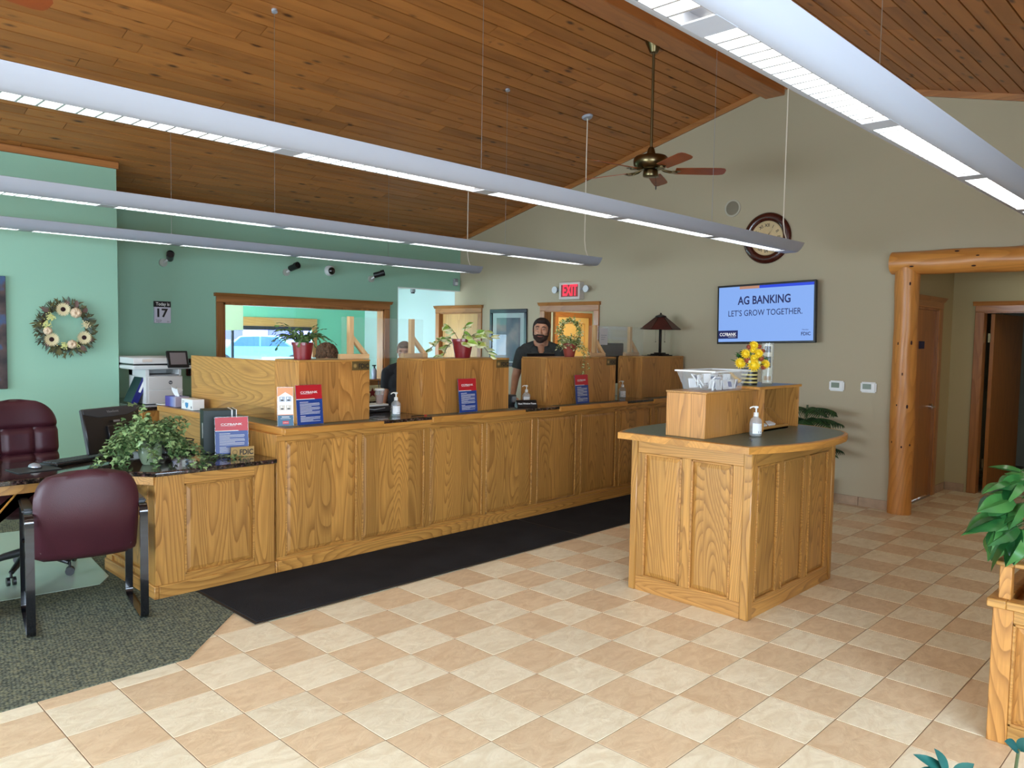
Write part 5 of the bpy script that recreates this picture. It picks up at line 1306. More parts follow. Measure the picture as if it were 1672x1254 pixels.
# ================================================================ SANITISER BOTTLES
def sanitizer(x, y, z, s, label, rz=0, first=None):
    if first: return dup(first, (x, y, z), rz, label)
    t = thing('hand_sanitizer', label, 'bottle', (x, y, z), rz, 'pump bottles of hand sanitiser')
    gm = glass('clear_plastic', (0.90, 0.94, 0.95, 1), 0.05, 0.22)
    MB().lathe([(0.0, 0.0), (0.034, 0.0), (0.038, 0.006), (0.038, 0.085), (0.034, 0.105), (0.016, 0.122), (0.014, 0.13)], (0, 0, 0), 28).build('bottle', gm, t, local=True)
    MB().lathe([(0.030, 0.004), (0.035, 0.01), (0.035, 0.06)], (0, 0, 0), 24).build('gel', glass('gel', (0.82, 0.90, 0.93, 1), 0.1, 0.12), t, local=True)
    m_ = MB(); n = 12; vs = []
    for i in range(n+1):
        a = -PI/2-0.85+1.7*i/n; vs += [(0.0388*math.cos(a), 0.0388*math.sin(a), 0.018), (0.0388*math.cos(a), 0.0388*math.sin(a), 0.082)]
    m_.add(vs, [(2*i, 2*i+2, 2*i+3, 2*i+1) for i in range(n)], 0)
    for i in range(4): 
        a0, a1 = -PI/2-0.3, -PI/2+0.55; zz = 0.066-i*0.008
        m_.add([(0.0392*math.cos(a0), 0.0392*math.sin(a0), zz), (0.0392*math.cos(a1), 0.0392*math.sin(a1), zz), (0.0392*math.cos(a1), 0.0392*math.sin(a1), zz+0.003), (0.0392*math.cos(a0), 0.0392*math.sin(a0), zz+0.003)], [(0, 1, 2, 3)], 1)
    m_.add([(0.0393*math.cos(a), 0.0393*math.sin(a), zz) for a, zz in ((-PI/2+0.1, 0.022), (-PI/2+0.55, 0.022), (-PI/2+0.55, 0.034), (-PI/2+0.1, 0.034))], [(0, 1, 2, 3)], 2)
    m_.build('bottle_label', [M['paper'], M['grey'], M['ink']], t, local=True, recalc=False)
    MB().cyl((0, 0, 0.125), (0, 0, 0.15), 0.016, 0.015, n=20).cyl((0, 0, 0.15), (0, 0, 0.178), 0.005).lathe([(0.0, 0.192), (0.012, 0.19), (0.014, 0.18), (0.010, 0.176)], n=16).tube([(0, 0, 0.186), (-0.02, 0, 0.187), (-0.036, 0, 0.182), (-0.04, 0, 0.174)], 0.0045).build('pump', M['white'], t, local=True)
    return t
s0 = sanitizer(4.62, 2.33, 1.049, 1, 'clear pump bottle of sanitiser on the island beside the oak box', -0.75)
sanitizer(3.815, 5.02, 1.004, 1, 'clear pump bottle of sanitiser beside the coffee cup gap', -0.5, s0)
sanitizer(5.42, 5.09, 1.004, 1, 'clear pump bottle of sanitiser behind the next-window sign', -0.7, s0)
sanitizer(6.92, 5.06, 1.004, 1, 'clear pump bottle of sanitiser left of the lamp hutch', -0.7, s0)
t = thing('pen', 'black pen lying on the island top in front of the sanitiser', 'pen', (4.42, 2.26, 1.048), 0.55)
MB().cyl((-0.07, 0, 0.006), (0.035, 0, 0.006), 0.0042, n=10).build('barrel', M['grey'], t, local=True); MB().cyl((-0.075, 0, 0.006), (-0.035, 0, 0.006), 0.006, n=10).build('cap', M['black'], t, local=True)
t = thing('pen', 'black pen lying on the granite inset near the coffee cup', 'pen', (3.93, 4.87, 1.004), -0.1)
MB().cyl((-0.07, 0, 0.006), (0.07, 0, 0.006), 0.004, n=10).build('barrel', M['black'], t, local=True); MB().cyl((0.05, 0, 0.006), (0.075, 0, 0.006), 0.005, n=10).build('cap', M['red'], t, local=True)

# ---- coffee cup, machines on the teller side
t = thing('receipt_printer', 'black and white low machine under the iced coffee cup', 'printer', (3.80, 5.42, 1.004))
MB().box(3.60, 4.00, 5.33, 5.50, 1.003, 1.055).build('body', M['black'], t, bevel=0.008)
MB().box(3.62, 3.98, 5.335, 5.49, 1.055, 1.07).build('cover', M['ltgrey'], t, bevel=0.004)
MB().tube([(3.64, 5.325, 1.03), (3.72, 5.318, 1.045), (3.82, 5.318, 1.03), (3.93, 5.322, 1.04)], 0.004).build('cable', M['grey'], t)
t = thing('coffee_cup', 'clear plastic iced coffee cup with lid and black straw', 'cup', (3.93, 5.40, 1.071))
c_ = (3.93, 5.40, 1.071)
MB().lathe([(0.0, 0.0), (0.028, 0.0), (0.041, 0.115), (0.039, 0.115)], c_, 28, close=False).build('cup', glass('cup_plastic', (0.95, 0.95, 0.95, 1), 0.05, 0.25), t)
MB().lathe([(0.0, 0.003), (0.0265, 0.003), (0.034, 0.075), (0.0, 0.075)], c_, 24).build('coffee', plain('iced_coffee', srgb(150, 104, 78), 0.3), t)
MB().lathe([(0.043, 0.112), (0.044, 0.12), (0.038, 0.128), (0.0, 0.13)], c_, 24).build('cup_lid', M['white'], t)
MB().tube([(3.93, 5.40, 1.10), (3.925, 5.40, 1.20), (3.917, 5.40, 1.27)], 0.0035).build('straw', M['black'], t)
t = thing('star_block', 'small cream wooden block with a dark red star on the back credenza', 'ornament', (6.27, 8.62, 0.78))
MB().box(5.98, 6.30, 8.60, 8.66, 0.78, 0.97).build('block', plain('cream_block', srgb(206, 196, 150), 0.7), t, bevel=0.003)
st_ = [(0.07*(1 if i % 2 == 0 else 0.42)*math.cos(PI/2+i*PI/5), 0.07*(1 if i % 2 == 0 else 0.42)*math.sin(PI/2+i*PI/5)) for i in range(10)]
m_ = MB(); m_.X = Matrix.Translation((6.14, 8.598, 0.875)) @ Matrix.Rotation(PI/2, 4, 'X'); m_.prism(st_, 2, 0, 0.004); m_.build('star', plain('star_red', srgb(120, 30, 34), 0.6), t)
t = thing('paper_pile', 'loose pile of white papers on the back credenza near the green wall corner', 'papers', (6.45, 8.6, 0.78))
for i in range(5): MB().at((6.42, 8.62, 0.781+i*0.004), rz=0.2*i-0.4).box(-0.14, 0.14, -0.1, 0.1, 0, 0.003).build('sheet', M['paper'], t)
t = thing('pump_bottle', 'grey lotion bottle with black pump on the interior window sill', 'bottle', (6.50, 9.05, 1.03))
MB().lathe([(0.0, 0.0), (0.035, 0.0), (0.037, 0.01), (0.037, 0.12), (0.018, 0.15)], (6.50, 9.06, 1.03), 20).build('bottle', plain('bottle_grey', srgb(150, 154, 170), 0.3), t)
MB().cyl((6.50, 9.06, 1.18), (6.50, 9.06, 1.21), 0.012).box(6.47, 6.52, 9.045, 9.07, 1.21, 1.228).build('pump', M['black'], t)
# teller monitor behind lamp hutch + screens
t = thing('teller_monitor', 'dark back of a monitor standing behind the lamp hutch', 'monitor', (7.4, 5.62, 0.775))
MB().box(7.22, 7.66, 5.60, 5.63, 1.12, 1.60).build('case', plain('brown_black', srgb(40, 30, 26), 0.5), t, bevel=0.006)
MB().box(7.42, 7.46, 5.62, 5.65, 0.79, 1.2).box(7.33, 7.55, 5.52, 5.70, 0.775, 0.79).build('stand', M['black'], t)
t = thing('teller_monitor', 'thin black monitor top edge in front of the standing man', 'monitor', (6.0, 5.55, 0.775))
MB().box(5.90, 6.34, 5.54, 5.565, 1.10, 1.487).build('case', M['black'], t, bevel=0.004)
MB().box(6.10, 6.14, 5.565, 5.59, 0.79, 1.2).box(6.0, 6.24, 5.50, 5.66, 0.775, 0.79).build('stand', M['black'], t)
t = thing('teller_keyboard', 'white slanted document tray beside the man on the teller side', 'tray', (5.45, 5.60, 0.775))
MB().at((5.45, 5.58, 0.99), rx=0.9).box(-0.14, 0.14, -0.11, 0.11, 0, 0.01).build('tray', M['ltgrey'], t)
MB().box(5.33, 5.57, 5.52, 5.68, 0.775, 0.92).build('base', M['black'], t, bevel=0.004)
t = thing('card_terminal', 'small dark card terminal beside the sanitiser at the middle gap', 'terminal', (5.34, 5.22, 1.004))
MB().box(5.30, 5.37, 5.17, 5.27, 1.003, 1.10).build('body', M['dkgrey'], t, bevel=0.006); MB().box(5.31, 5.36, 5.166, 5.171, 1.03, 1.085).build('screen', M['grey'], t)

# ================================================================ TABLE LAMP
lc = (7.73, 5.13)
t = thing('table_lamp', 'bronze table lamp with dark conical shade on the right hutch', 'lamp', (lc[0], lc[1], 1.462))
m_ = MB(); br = plain('dark_bronze', srgb(34, 26, 22), 0.35, metal=0.6)
for a, z0, z1 in ((0.105, 1.462, 1.474), (0.078, 1.474, 1.486), (0.05, 1.486, 1.50)): m_.box(lc[0]-a, lc[0]+a, lc[1]-a, lc[1]+a, z0, z1)
m_.build('base', br, t, bevel=0.002)
MB().box(lc[0]-0.013, lc[0]+0.013, lc[1]-0.013, lc[1]+0.013, 1.50, 1.86).build('column', br, t, bevel=0.003)
m_ = MB(); m_.at((lc[0], lc[1], 0), rz=math.radians(8)).lathe([(0.232, 1.768), (0.236, 1.774), (0.055, 1.915), (0.05, 1.915)], n=6, close=False)
sh = m_.build('lamp_shade', plain('mica_shade', srgb(74, 30, 24), 0.5, noise=0.3, nscale=9), t, smooth=False)
m_ = MB(); m_.at((lc[0], lc[1], 0), rz=math.radians(8))
for k in range(6):
    a = k*PI/3; m_.tube([(0.234*math.cos(a), 0.234*math.sin(a), 1.771), (0.056*math.cos(a), 0.056*math.sin(a), 1.915)], 0.004)
m_.lathe([(0.062, 1.912), (0.064, 1.925), (0.03, 1.94), (0.012, 1.945), (0.010, 1.96), (0.0, 1.965)], n=18).build('shade_cap', br, t)
for s in (-1, 1): MB().tube([(lc[0]+s*0.04, lc[1]-s*0.035, 1.80), (lc[0]+s*0.04, lc[1]-s*0.035, 1.63)], 0.0013).ell((lc[0]+s*0.04, lc[1]-s*0.035, 1.625), 0.006, 8, 6).build('pull_chain', br, t)
MB().tube([(lc[0]-0.09, lc[1]-0.03, 1.468), (lc[0]-0.15, lc[1]-0.08, 1.467), (lc[0]-0.2, lc[1]-0.05, 1.466), (lc[0]-0.22, lc[1]+0.1, 1.466)], 0.0025).build('power_cord', M['black'], t)

# ================================================================ COPIER, BINDERS, BOXES
t = thing('copier', 'white office copier with black control panel against the green wall', 'copier', (3.2, 8.0, 0.92))
x0, x1, y0, y1 = 2.975, 3.345, 7.98, 8.42
MB().box(x0, x1, y0, y1, 0.925, 1.20).build('body', M['ltgrey'], t, bevel=0.006)
MB().box(x0+0.03, x1-0.004, y0-0.004, y0+0.004, 1.065, 1.195).box(x0+0.03, x1-0.004, y0-0.004, y0+0.004, 0.93, 1.058).build('tray_front', plain('copier_front', srgb(206, 202, 198), 0.5), t, bevel=0.002)
MB().box(x0, x0+0.04, y0, y1, 1.20, 1.27).box(x0, x1, y1-0.1, y1, 1.20, 1.27).box(x1-0.03, x1, y0+0.03, y1, 1.20, 1.27).build('upper_body', M['ltgrey'], t, bevel=0.003)
MB().box(x0+0.04, x1-0.03, y0+0.02, y1-0.1, 1.20, 1.215).build('output_bay', M['grey'], t)
MB().box(x0-0.12, x1+0.10, y0-0.02, y1+0.02, 1.27, 1.312).build('scanner_base', M['ltgrey'], t, bevel=0.01)
MB().box(x0-0.115, x1+0.10, y0-0.015, y1+0.02, 1.312, 1.326).build('seam_band', M['black'], t)
MB().prism([(y0-0.015, 1.326), (y0, 1.385), (y1+0.01, 1.395), (y1+0.01, 1.326)], 0, x0-0.115, x1+0.02).build('document_feeder', M['ltgrey'], t, bevel=0.006)
MB().box(x0-0.03, x0+0.06, y0-0.018, y0-0.010, 1.345, 1.372).build('sticker', plain('sticker', srgb(216, 200, 186), 0.6), t)
m_ = MB().at((x1-0.045, y0-0.03, 1.285), rx=-0.30); m_.box(-0.115, 0.10, -0.012, 0.012, 0, 0.175); m_.build('control_panel', M['black'], t, bevel=0.006)
m_ = MB().at((x1-0.045, y0-0.03, 1.285), rx=-0.30); m_.box(-0.085, 0.075, -0.014, -0.012, 0.03, 0.155); m_.build('touch_screen', plain('touch_screen', srgb(120, 112, 112), 0.2), t)
m_ = MB(); m_.X = Matrix.Translation((3.22, y0-0.0045, 1.135)) @ Matrix.Rotation(PI/2, 4, 'X')
m_.cyl((0, 0, 0), (0, 0, 0.0008), 0.019, n=24, mi=0); m_.text('hp', 0.026, 0, -0.007, 0.0015, 1, bold=0.01); m_.build('emblem', [M['dkgrey'], M['ltgrey']], t, recalc=False)
MB().box(3.20, 3.25, y0-0.006, y0-0.003, 0.95, 0.957).build('label_strip', M['dkgrey'], t)
t = thing('ring_binder', 'dark green and blue binder leaning left of the copier', 'binder', (2.93, 8.1, 0.92))
m_ = MB().at((2.888, 8.04, 0.932), ry=0.42); m_.box(-0.030, 0.030, 0, 0.22, 0, 0.27); m_.build('cover', plain('binder_green', srgb(22, 52, 52), 0.5), t, bevel=0.004)
m_ = MB().at((2.888, 8.04, 0.932), ry=0.42); m_.box(-0.031, 0.031, -0.004, 0.001, 0, 0.27); m_.build('spine', plain('binder_blue', srgb(26, 30, 110), 0.5), t)
m_ = MB().at((2.888, 8.04, 0.932), ry=0.42); m_.box(-0.011, 0.011, -0.0055, -0.004, 0.12, 0.25); m_.build('spine_label', M['paper'], t)
t = thing('tissue_box', 'purple tissue box with a white tissue on the side ledge', 'tissue box', (2.80, 6.87, 1.0))
def gradmat():
    m, nt, b = new_mat('tissue_print'); tc = N(nt, 'ShaderNodeTexCoord'); sp = N(nt, 'ShaderNodeSeparateXYZ'); nt.links.new(tc.outputs['Generated'], sp.inputs[0])
    nt.links.new(ramp(nt, sp.outputs[1], [(0.0, srgb(170, 160, 180)), (0.35, srgb(128, 140, 200)), (0.6, srgb(86, 70, 160)), (1.0, srgb(84, 66, 150))]), b.inputs['Base Color']); b.inputs['Roughness'].default_value = 0.4; return m
MB().box(2.745, 2.865, 6.70, 6.92, 1.002, 1.09).build('carton', gradmat(), t, bevel=0.002)
m_ = MB(); n = 10; vs = []; fs = []
for j in range(6):
    for i in range(n+1):
        u = i/n-0.5; v = j/5; vs.append((2.805+0.03*math.sin(u*7+v*2)*(0.3+v), 6.80+u*0.11*(0.6+0.6*v)+0.01*math.sin(v*5), 1.085+0.075*v*(1-0.25*math.cos(u*6))))
fs = [(j*(n+1)+i, j*(n+1)+i+1, (j+1)*(n+1)+i+1, (j+1)*(n+1)+i) for j in range(5) for i in range(n)]
m_.add(vs, fs); m_.build('tissue', M['paper'], t, recalc=False)
t = thing('mask_box', 'white carton with a blue mask picture on the side ledge, right of the tissue box', 'box', (2.80, 6.45, 1.0))
MB().box(2.745, 2.845, 6.36, 6.58, 1.002, 1.09).build('carton', M['paper'], t, bevel=0.002)
m_ = MB(); m_.X = Matrix.Translation((2.7445, 6.47, 1.045)) @ Matrix(((0, 0, -1, 0), (-1, 0, 0, 0), (0, 1, 0, 0), (0, 0, 0, 1)))
m_.poly([(-0.035, 0.018), (-0.02, 0.012), (0, 0.018), (0.02, 0.012), (0.03, 0.018), (0.028, -0.012), (0.01, -0.03), (-0.012, -0.03), (-0.03, -0.012)], 0.0006, 0); m_.rect(0.075, 0.098, -0.03, -0.01, 0.0006, 1)
m_.rect(-0.09, -0.05, 0.02, 0.026, 0.0006, 1); m_.rect(-0.09, -0.06, 0.008, 0.012, 0.0006, 1)
m_.build('print', [plain('mask_blue', srgb(70, 140, 190), 0.5), M['grey']], t, recalc=False)
t = thing('loose_papers', 'white sheets lying on the end of the side ledge before the copier', 'papers', (2.95, 7.05, 1.0))
MB().at((2.92, 7.02, 1.003), rz=0.3).box(-0.17, 0.15, -0.11, 0.11, 0, 0.004).build('sheet', M['paper'], t)
MB().at((2.98, 7.0, 1.008), rz=-0.2).box(-0.14, 0.14, -0.1, 0.1, 0, 0.003).build('sheet', M['paper'], t)
t = thing('black_binder', 'dark upright box file with white edge on the desk behind the poster', 'binder', (2.53, 5.28, 0.8))
BB = Matrix.Translation((2.47, 5.30, 0.801)) @ Matrix.Rotation(-0.30, 4, 'Z')
def bm_(): m_ = MB(); m_.X = BB; return m_
bm_().box(-0.105, 0.115, -0.04, 0.14, 0, 0.305).build('case', plain('file_green', srgb(26, 40, 38), 0.5), t, bevel=0.003)
bm_().box(0.082, 0.090, -0.042, 0.142, 0, 0.307).box(0.113, 0.118, -0.042, 0.142, 0, 0.307).build('white_edge', M['paper'], t)
bm_().box(-0.1065, -0.1045, -0.02, 0.01, 0.11, 0.215).build('side_label', M['ltgrey'], t)
# telephone behind the ivy
t = thing('telephone', 'black desk telephone with coiled cord half hidden behind the ivy', 'telephone', (2.25, 5.50, 0.8))
MB().prism([(5.42, 0.801), (5.62, 0.801), (5.62, 0.88), (5.42, 0.83)], 0, 2.15, 2.36).build('base', M['black'], t, bevel=0.006)
MB().tube([(2.17, 5.42, 0.86), (2.17, 5.50, 0.89), (2.17, 5.60, 0.90)], [0.028, 0.018, 0.028], n=12).build('handset', M['black'], t)
MB().tube([(2.30+0.03*math.cos(a*0.9), 5.38+0.02*math.sin(a*0.9), 0.815+0.004*a) for a in range(26)], 0.004, n=6).build('coiled_cord', M['black'], t)

# ================================================================ DESK ITEMS
t = thing('desk_monitor', 'black monitor seen from behind on the granite desk', 'monitor', (1.83, 5.56, 0.8))
MN = Matrix.Translation((1.865, 5.56, 0.975)) @ Matrix.Rotation(math.radians(26), 4, 'Z') @ Matrix.Rotation(math.radians(-12), 4, 'X')
def mm(): m_ = MB(); m_.X = MN; return m_
mm().box(-0.235, 0.235, -0.012, 0.02, -0.135, 0.165).build('case', M['black'], t, bevel=0.006)
mm().prism([(-0.235, 0.16), (0.235, 0.16), (0.235, 0.13), (0.12, 0.10), (-0.12, 0.10), (-0.235, 0.13)], 1, -0.018, -0.011).build('back_ridge', M['dkgrey'], t, bevel=0.003)
mm().box(-0.07, 0.07, -0.03, -0.01, -0.07, 0.04).build('vesa_cover', M['black'], t, bevel=0.004)
m_ = mm(); m_.X = MN @ Matrix.Translation((0.0, -0.0185, 0.135)) @ Matrix.Rotation(PI/2, 4, 'X'); m_.text('ViewSonic', 0.022, 0, -0.008, 0.001, 0, bold=0.01, width=0.10); m_.rect(-0.02, 0.035, -0.075, -0.062, -0.008+0.0205, 0); m_.build('lettering', M['grey'], t, recalc=False)
MB().box(1.84, 1.89, 5.575, 5.60, 0.81, 0.95).box(1.76, 1.97, 5.50, 5.67, 0.801, 0.812).build('stand', M['black'], t, bevel=0.004)
t = thing('keyboard', 'black keyboard in front of the desk monitor', 'keyboard', (1.62, 5.50, 0.8), 0.42)
MB().box(-0.21, 0.21, -0.075, 0.075, 0.001, 0.02).build('case', M['black'], t, local=True, bevel=0.004)
m_ = MB()
for r_ in range(5):
    for c in range(18): m_.box(-0.20+c*0.0222, -0.20+c*0.0222+0.018, -0.062+r_*0.025, -0.062+r_*0.025+0.02, 0.02, 0.026)
m_.build('keys', M['dkgrey'], t, local=True, kind='stuff', smooth=False)
t = tag(MB().at((1.33, 5.34, 0.801), rz=0.12).box(-0.12, 0.12, -0.10, 0.10, 0, 0.004).build('mouse_pad', M['dkgrey'], bevel=0.001), 'dark mouse pad on the granite desk by the office chair', 'mouse pad')
t = thing('computer_mouse', 'silver and black mouse resting on the mouse pad', 'mouse', (1.345, 5.375, 0.805), 0.2)
MB().ell((0, 0, 0.008), (0.032, 0.052, 0.024), 18, 10).build('shell', plain('mouse_silver', srgb(150, 152, 160), 0.25, metal=0.4), t, local=True)
MB().ell((0, 0, 0.004), (0.034, 0.054, 0.012), 18, 8).build('base', M['black'], t, local=True)

# ================================================================ PLANTS
def heartleaf(mb, X_, L_, w, mi=0, droop=0.25, seg=7, edge=None):
    vs = []; fs = []
    prof = [0.0, 0.62, 0.95, 1.0, 0.88, 0.62, 0.30, 0.0]
    for i in range(seg+1):
        u = i/seg; ww = w*prof[i] if seg == 7 else w*math.sin(PI*u)
        yb = u*L_ - (0.10*L_*(1-u) if i == 1 else 0)
        z = -droop*L_*u*u
        vs += [(yb, -ww, z-0.15*ww), (yb, -ww*0.5, z+0.18*ww), (u*L_, 0, z), (yb, ww*0.5, z+0.18*ww), (yb, ww, z-0.15*ww)]
    for i in range(seg):
        for q in range(4): fs.append((i*5+q, (i+1)*5+q, (i+1)*5+q+1, i*5+q+1))
    s_ = mb.X; mb.X = s_ @ X_; b0 = len(mb.v)
    mb.add(vs, fs, mi)
    if edge is not None:
        k = len(mb.m)-len(fs)
        for i in range(seg):
            mb.m[k+i*4] = edge; mb.m[k+i*4+3] = edge
    mb.X = s_
def pot(t, c, r0, r1, h, mat, rim=0.004):
    MB().lathe([(0.0, 0.0), (r0, 0.0), (r1, h-0.02), (r1+rim, h-0.02), (r1+rim, h), (r1-0.006, h), (r1-0.01, h-0.015), (0.0, h-0.015)], c, 32).build('pot', mat, t)
    MB().lathe([(0.0, h-0.012), (r1-0.008, h-0.014)], c, 24, close=False).build('soil', M['soil'], t, recalc=False)
# ivy in celadon vase on the desk
iv = thing('potted_ivy', 'trailing ivy in a pale green ceramic vase on the granite desk', 'plant', (1.93, 5.11, 0.8))
vc = (1.93, 5.11, 0.801)
MB().lathe([(0.0, 0.0), (0.042, 0.0), (0.05, 0.008), (0.068, 0.055), (0.072, 0.09), (0.066, 0.13), (0.052, 0.155), (0.047, 0.165), (0.052, 0.178), (0.047, 0.178), (0.043, 0.165)], vc, 36, close=False).build('vase', M['celadon'], iv)
ri = random.Random(21)
lvs = MB(); stm = MB()
def trail(p0, d0, n, step, droop, spread, leaf, rr, mbs, mbl, floor_z=None, mi=0, edge=None, w=0.62, dens=1, outx=None):
    p = Vector(p0); d = Vector(d0).normalized(); pts = [p.copy()]
    for i in range(n):
        d = (d+Vector((rr.gauss(0, 0.13), rr.gauss(0, 0.13), rr.gauss(0, 0.08)-droop*(0.4+i/n))))
        d.normalize(); p = p+d*step
        if floor_z is not None and p.z < floor_z and (outx is None or not outx(p)): p.z = floor_z+rr.uniform(0, 0.01); d.z = abs(d.z)*0.2
        pts.append(p.copy())
        for q in range(dens):
            a = rr.uniform(0, 2*PI)
            X_ = Matrix.Translation(p+Vector((rr.gauss(0, spread),)*3)) @ Matrix.Rotation(a, 4, 'Z') @ Matrix.Rotation(rr.uniform(-0.3, 0.9), 4, 'Y') @ Matrix.Rotation(rr.uniform(-0.6, 0.6), 4, 'X')
            L_ = leaf*rr.uniform(0.65, 1.15); heartleaf(mbl, X_, L_, L_*w*0.6, mi=mi, edge=edge)
    mbs.tube(pts, 0.0016, n=5); return pts
def starleaf(mb, X_, L_):
    pts = [(0, 0, 0)]; outl = [(0.05, -0.34), (0.30, -0.52), (0.42, -0.22), (0.98, 0.0), (0.42, 0.22), (0.30, 0.52), (0.05, 0.34)]
    s_ = mb.X; mb.X = s_ @ X_
    mb.add([(0, 0, 0)]+[(a*L_, b*L_, -0.12*L_*(a*a+b*b)) for a, b in outl]+[(0.42*L_, 0, 0.05*L_)], [(0, 1, 2, 3, 8), (8, 3, 4, 5), (0, 8, 5, 6, 7)]); mb.X = s_
for k in range(125):
    a = ri.uniform(0, 2*PI); out = ri.uniform(0.3, 1.0); n_ = ri.randint(7, 15)
    p = Vector((vc[0], vc[1], 0.975)); d = Vector((math.cos(a)*out, math.sin(a)*out*0.75, ri.uniform(0.3, 1.15))).normalized(); pts = [p.copy()]
    for i in range(n_):
        d = (d+Vector((ri.gauss(0, 0.12), ri.gauss(0, 0.12), -0.20))).normalized(); p = p+d*0.022
        ondesk = p.y > 4.80
        if p.z < 0.81 and ondesk: p.z = 0.812; d.z = 0.05
        if p.z < 0.70: break
        pts.append(p.copy())
        for q in range(2):
            X_ = Matrix.Translation(p+Vector((ri.gauss(0, 0.01), ri.gauss(0, 0.01), ri.gauss(0, 0.008)+0.004))) @ Matrix.Rotation(ri.uniform(0, 2*PI), 4, 'Z') @ Matrix.Rotation(ri.uniform(0.0, 1.1), 4, 'Y') @ Matrix.Rotation(ri.uniform(-0.7, 0.7), 4, 'X')
            starleaf(lvs, X_, ri.uniform(0.026, 0.042))
    if len(pts) > 2: stm.tube(pts, 0.0012, n=4)
for p0, d0, n_ in (((1.98, 5.05, 0.97), (0.55, -0.6, 0.3), 19), ((2.0, 5.04, 0.96), (0.5, -0.8, 0.1), 17), ((2.05, 5.1, 0.93), (1, -0.1, 0.3), 24), ((2.05, 5.12, 0.90), (1, 0.05, 0.3), 22), ((1.85, 5.1, 0.97), (-1, -0.1, 0.5), 18), ((1.85, 5.08, 0.97), (-0.9, -0.4, 0.3), 16)):
    p = Vector(p0); d = Vector(d0).normalized(); pts = [p.copy()]
    for i in range(n_):
        d = (d+Vector((ri.gauss(0, 0.06), ri.gauss(0, 0.06), -0.11))).normalized(); p = p+d*0.022
        if p.z < 0.812 and p.y > 4.79: p.z = 0.814; d.z = 0.0
        pts.append(p.copy())
        for q in range(3):
            X_ = Matrix.Translation(p+Vector((ri.gauss(0, 0.014), ri.gauss(0, 0.014), abs(ri.gauss(0, 0.008))))) @ Matrix.Rotation(ri.uniform(0, 2*PI), 4, 'Z') @ Matrix.Rotation(ri.uniform(0.0, 1.0), 4, 'Y')
            starleaf(lvs, X_, ri.uniform(0.022, 0.036))
    stm.tube(pts, 0.0013, n=4)
lvs.build('foliage', M['ivy'], iv, kind='stuff', recalc=False); stm.build('stems', M['stem'], iv, kind='stuff')
# christmas cactus on hutch 1
cc = thing('potted_cactus', 'arching holiday cactus in a dark red plastic pot on the first hutch', 'plant', (3.02, 5.10, 1.462))
pot(cc, (3.02, 5.10, 1.463), 0.062, 0.075, 0.125, M['potred'])
rc = random.Random(4); fo = MB()
for k in range(74):
    a = rc.uniform(0, 2*PI); reach = rc.uniform(0.3, 1.0)
    p = Vector((3.02+0.04*math.cos(a), 5.10+0.04*math.sin(a), 1.585)); d = Vector((math.cos(a)*reach, math.sin(a)*reach, 1.0)).normalized()
    for i in range(rc.randint(4, 8)):
        L_ = rc.uniform(0.026, 0.038)
        right = d.cross(Vector((0, 0, 1))); right = right.normalized() if right.length > 0.05 else Vector((1, 0, 0))
        right = (right+Vector((rc.gauss(0, 0.3), rc.gauss(0, 0.3), rc.gauss(0, 0.3)))).normalized()
        q = p+d*L_; nn = d.cross(right).normalized()*0.002
        w = 0.0115
        fo.add([tuple(v) for v in (p-right*0.003-nn, p+right*0.003-nn, p+d*L_*0.5+right*w+nn, q+right*w*0.55, q-right*w*0.55, p+d*L_*0.5-right*w+nn, p+d*L_*0.5+nn*3)], [(0, 1, 2, 6), (0, 6, 5), (6, 2, 3, 4), (5, 6, 4)])
        p = q; d = (d+Vector((math.cos(a)*0.10*reach, math.sin(a)*0.10*reach, -0.30))+Vector((rc.gauss(0, 0.12), rc.gauss(0, 0.12), rc.gauss(0, 0.08)))).normalized()
fo.build('foliage', M['cactus'], cc, kind='stuff', recalc=False)
# variegated plant on hutch 2
vp = thing('variegated_plant', 'yellow-green variegated plant in a glossy dark red pot on the second hutch', 'plant', (4.60, 5.10, 1.462))
pot(vp, (4.60, 5.10, 1.463), 0.066, 0.092, 0.165, M['potred'])
rv = random.Random(9); stm = MB()
vstems = [((-0.05, -0.02), (-0.9, 0.0, 0.55), 8, 0.25), ((-0.04, -0.03), (-0.9, -0.1, 0.2), 9, 0.42), ((0.05, 0.0), (0.95, 0.0, 0.6), 7, 0.15), ((0.05, -0.03), (0.9, -0.2, 0.15), 7, 0.3), ((0, 0), (0.1, 0, 1), 4, 0.05), ((-0.03, 0.02), (-0.5, 0.2, 1), 5, 0.1), ((0.02, 0.03), (0.7, 0.5, 0.8), 6, 0.1), ((0.0, -0.05), (0.1, -0.8, 0.3), 5, 0.4)]
for (ox, oy), d, n_, dr in vstems:
    ex = Vector((0.72, -0.69, 0)); 
    dd = Vector((d[0]*0.72+d[1]*0.3, -d[0]*0.69+d[1]*0.3, d[2])).normalized()
    p = Vector((4.60+ox*0.7, 5.10-ox*0.7+oy*0.4, 1.615)); pts = [p.copy()]
    for i in range(n_):
        dd = (dd+Vector((rv.gauss(0, 0.08), rv.gauss(0, 0.08), -dr*0.8))).normalized(); p = p+dd*0.034
        if p.z < 1.475 and p.y > 4.96: p.z = 1.478; dd.z = 0
        pts.append(p.copy())
        if i > 0:
            m_ = MB(); L_ = rv.uniform(0.07, 0.11)
            X_ = Matrix.Translation(p) @ Matrix.Rotation(math.atan2(dd.y, dd.x)+rv.choice((-1, 1))*rv.uniform(0.3, 1.2), 4, 'Z') @ Matrix.Rotation(rv.uniform(-0.5, 0.5), 4, 'Y') @ Matrix.Rotation(rv.uniform(-0.9, 0.9), 4, 'X')
            heartleaf(m_, X_, L_, L_*0.44, mi=0, droop=0.2, edge=1); m_.build('leaf', [M['varieg'], M['cream_leaf']], vp, recalc=False)
    stm.tube(pts, 0.003, n=6)
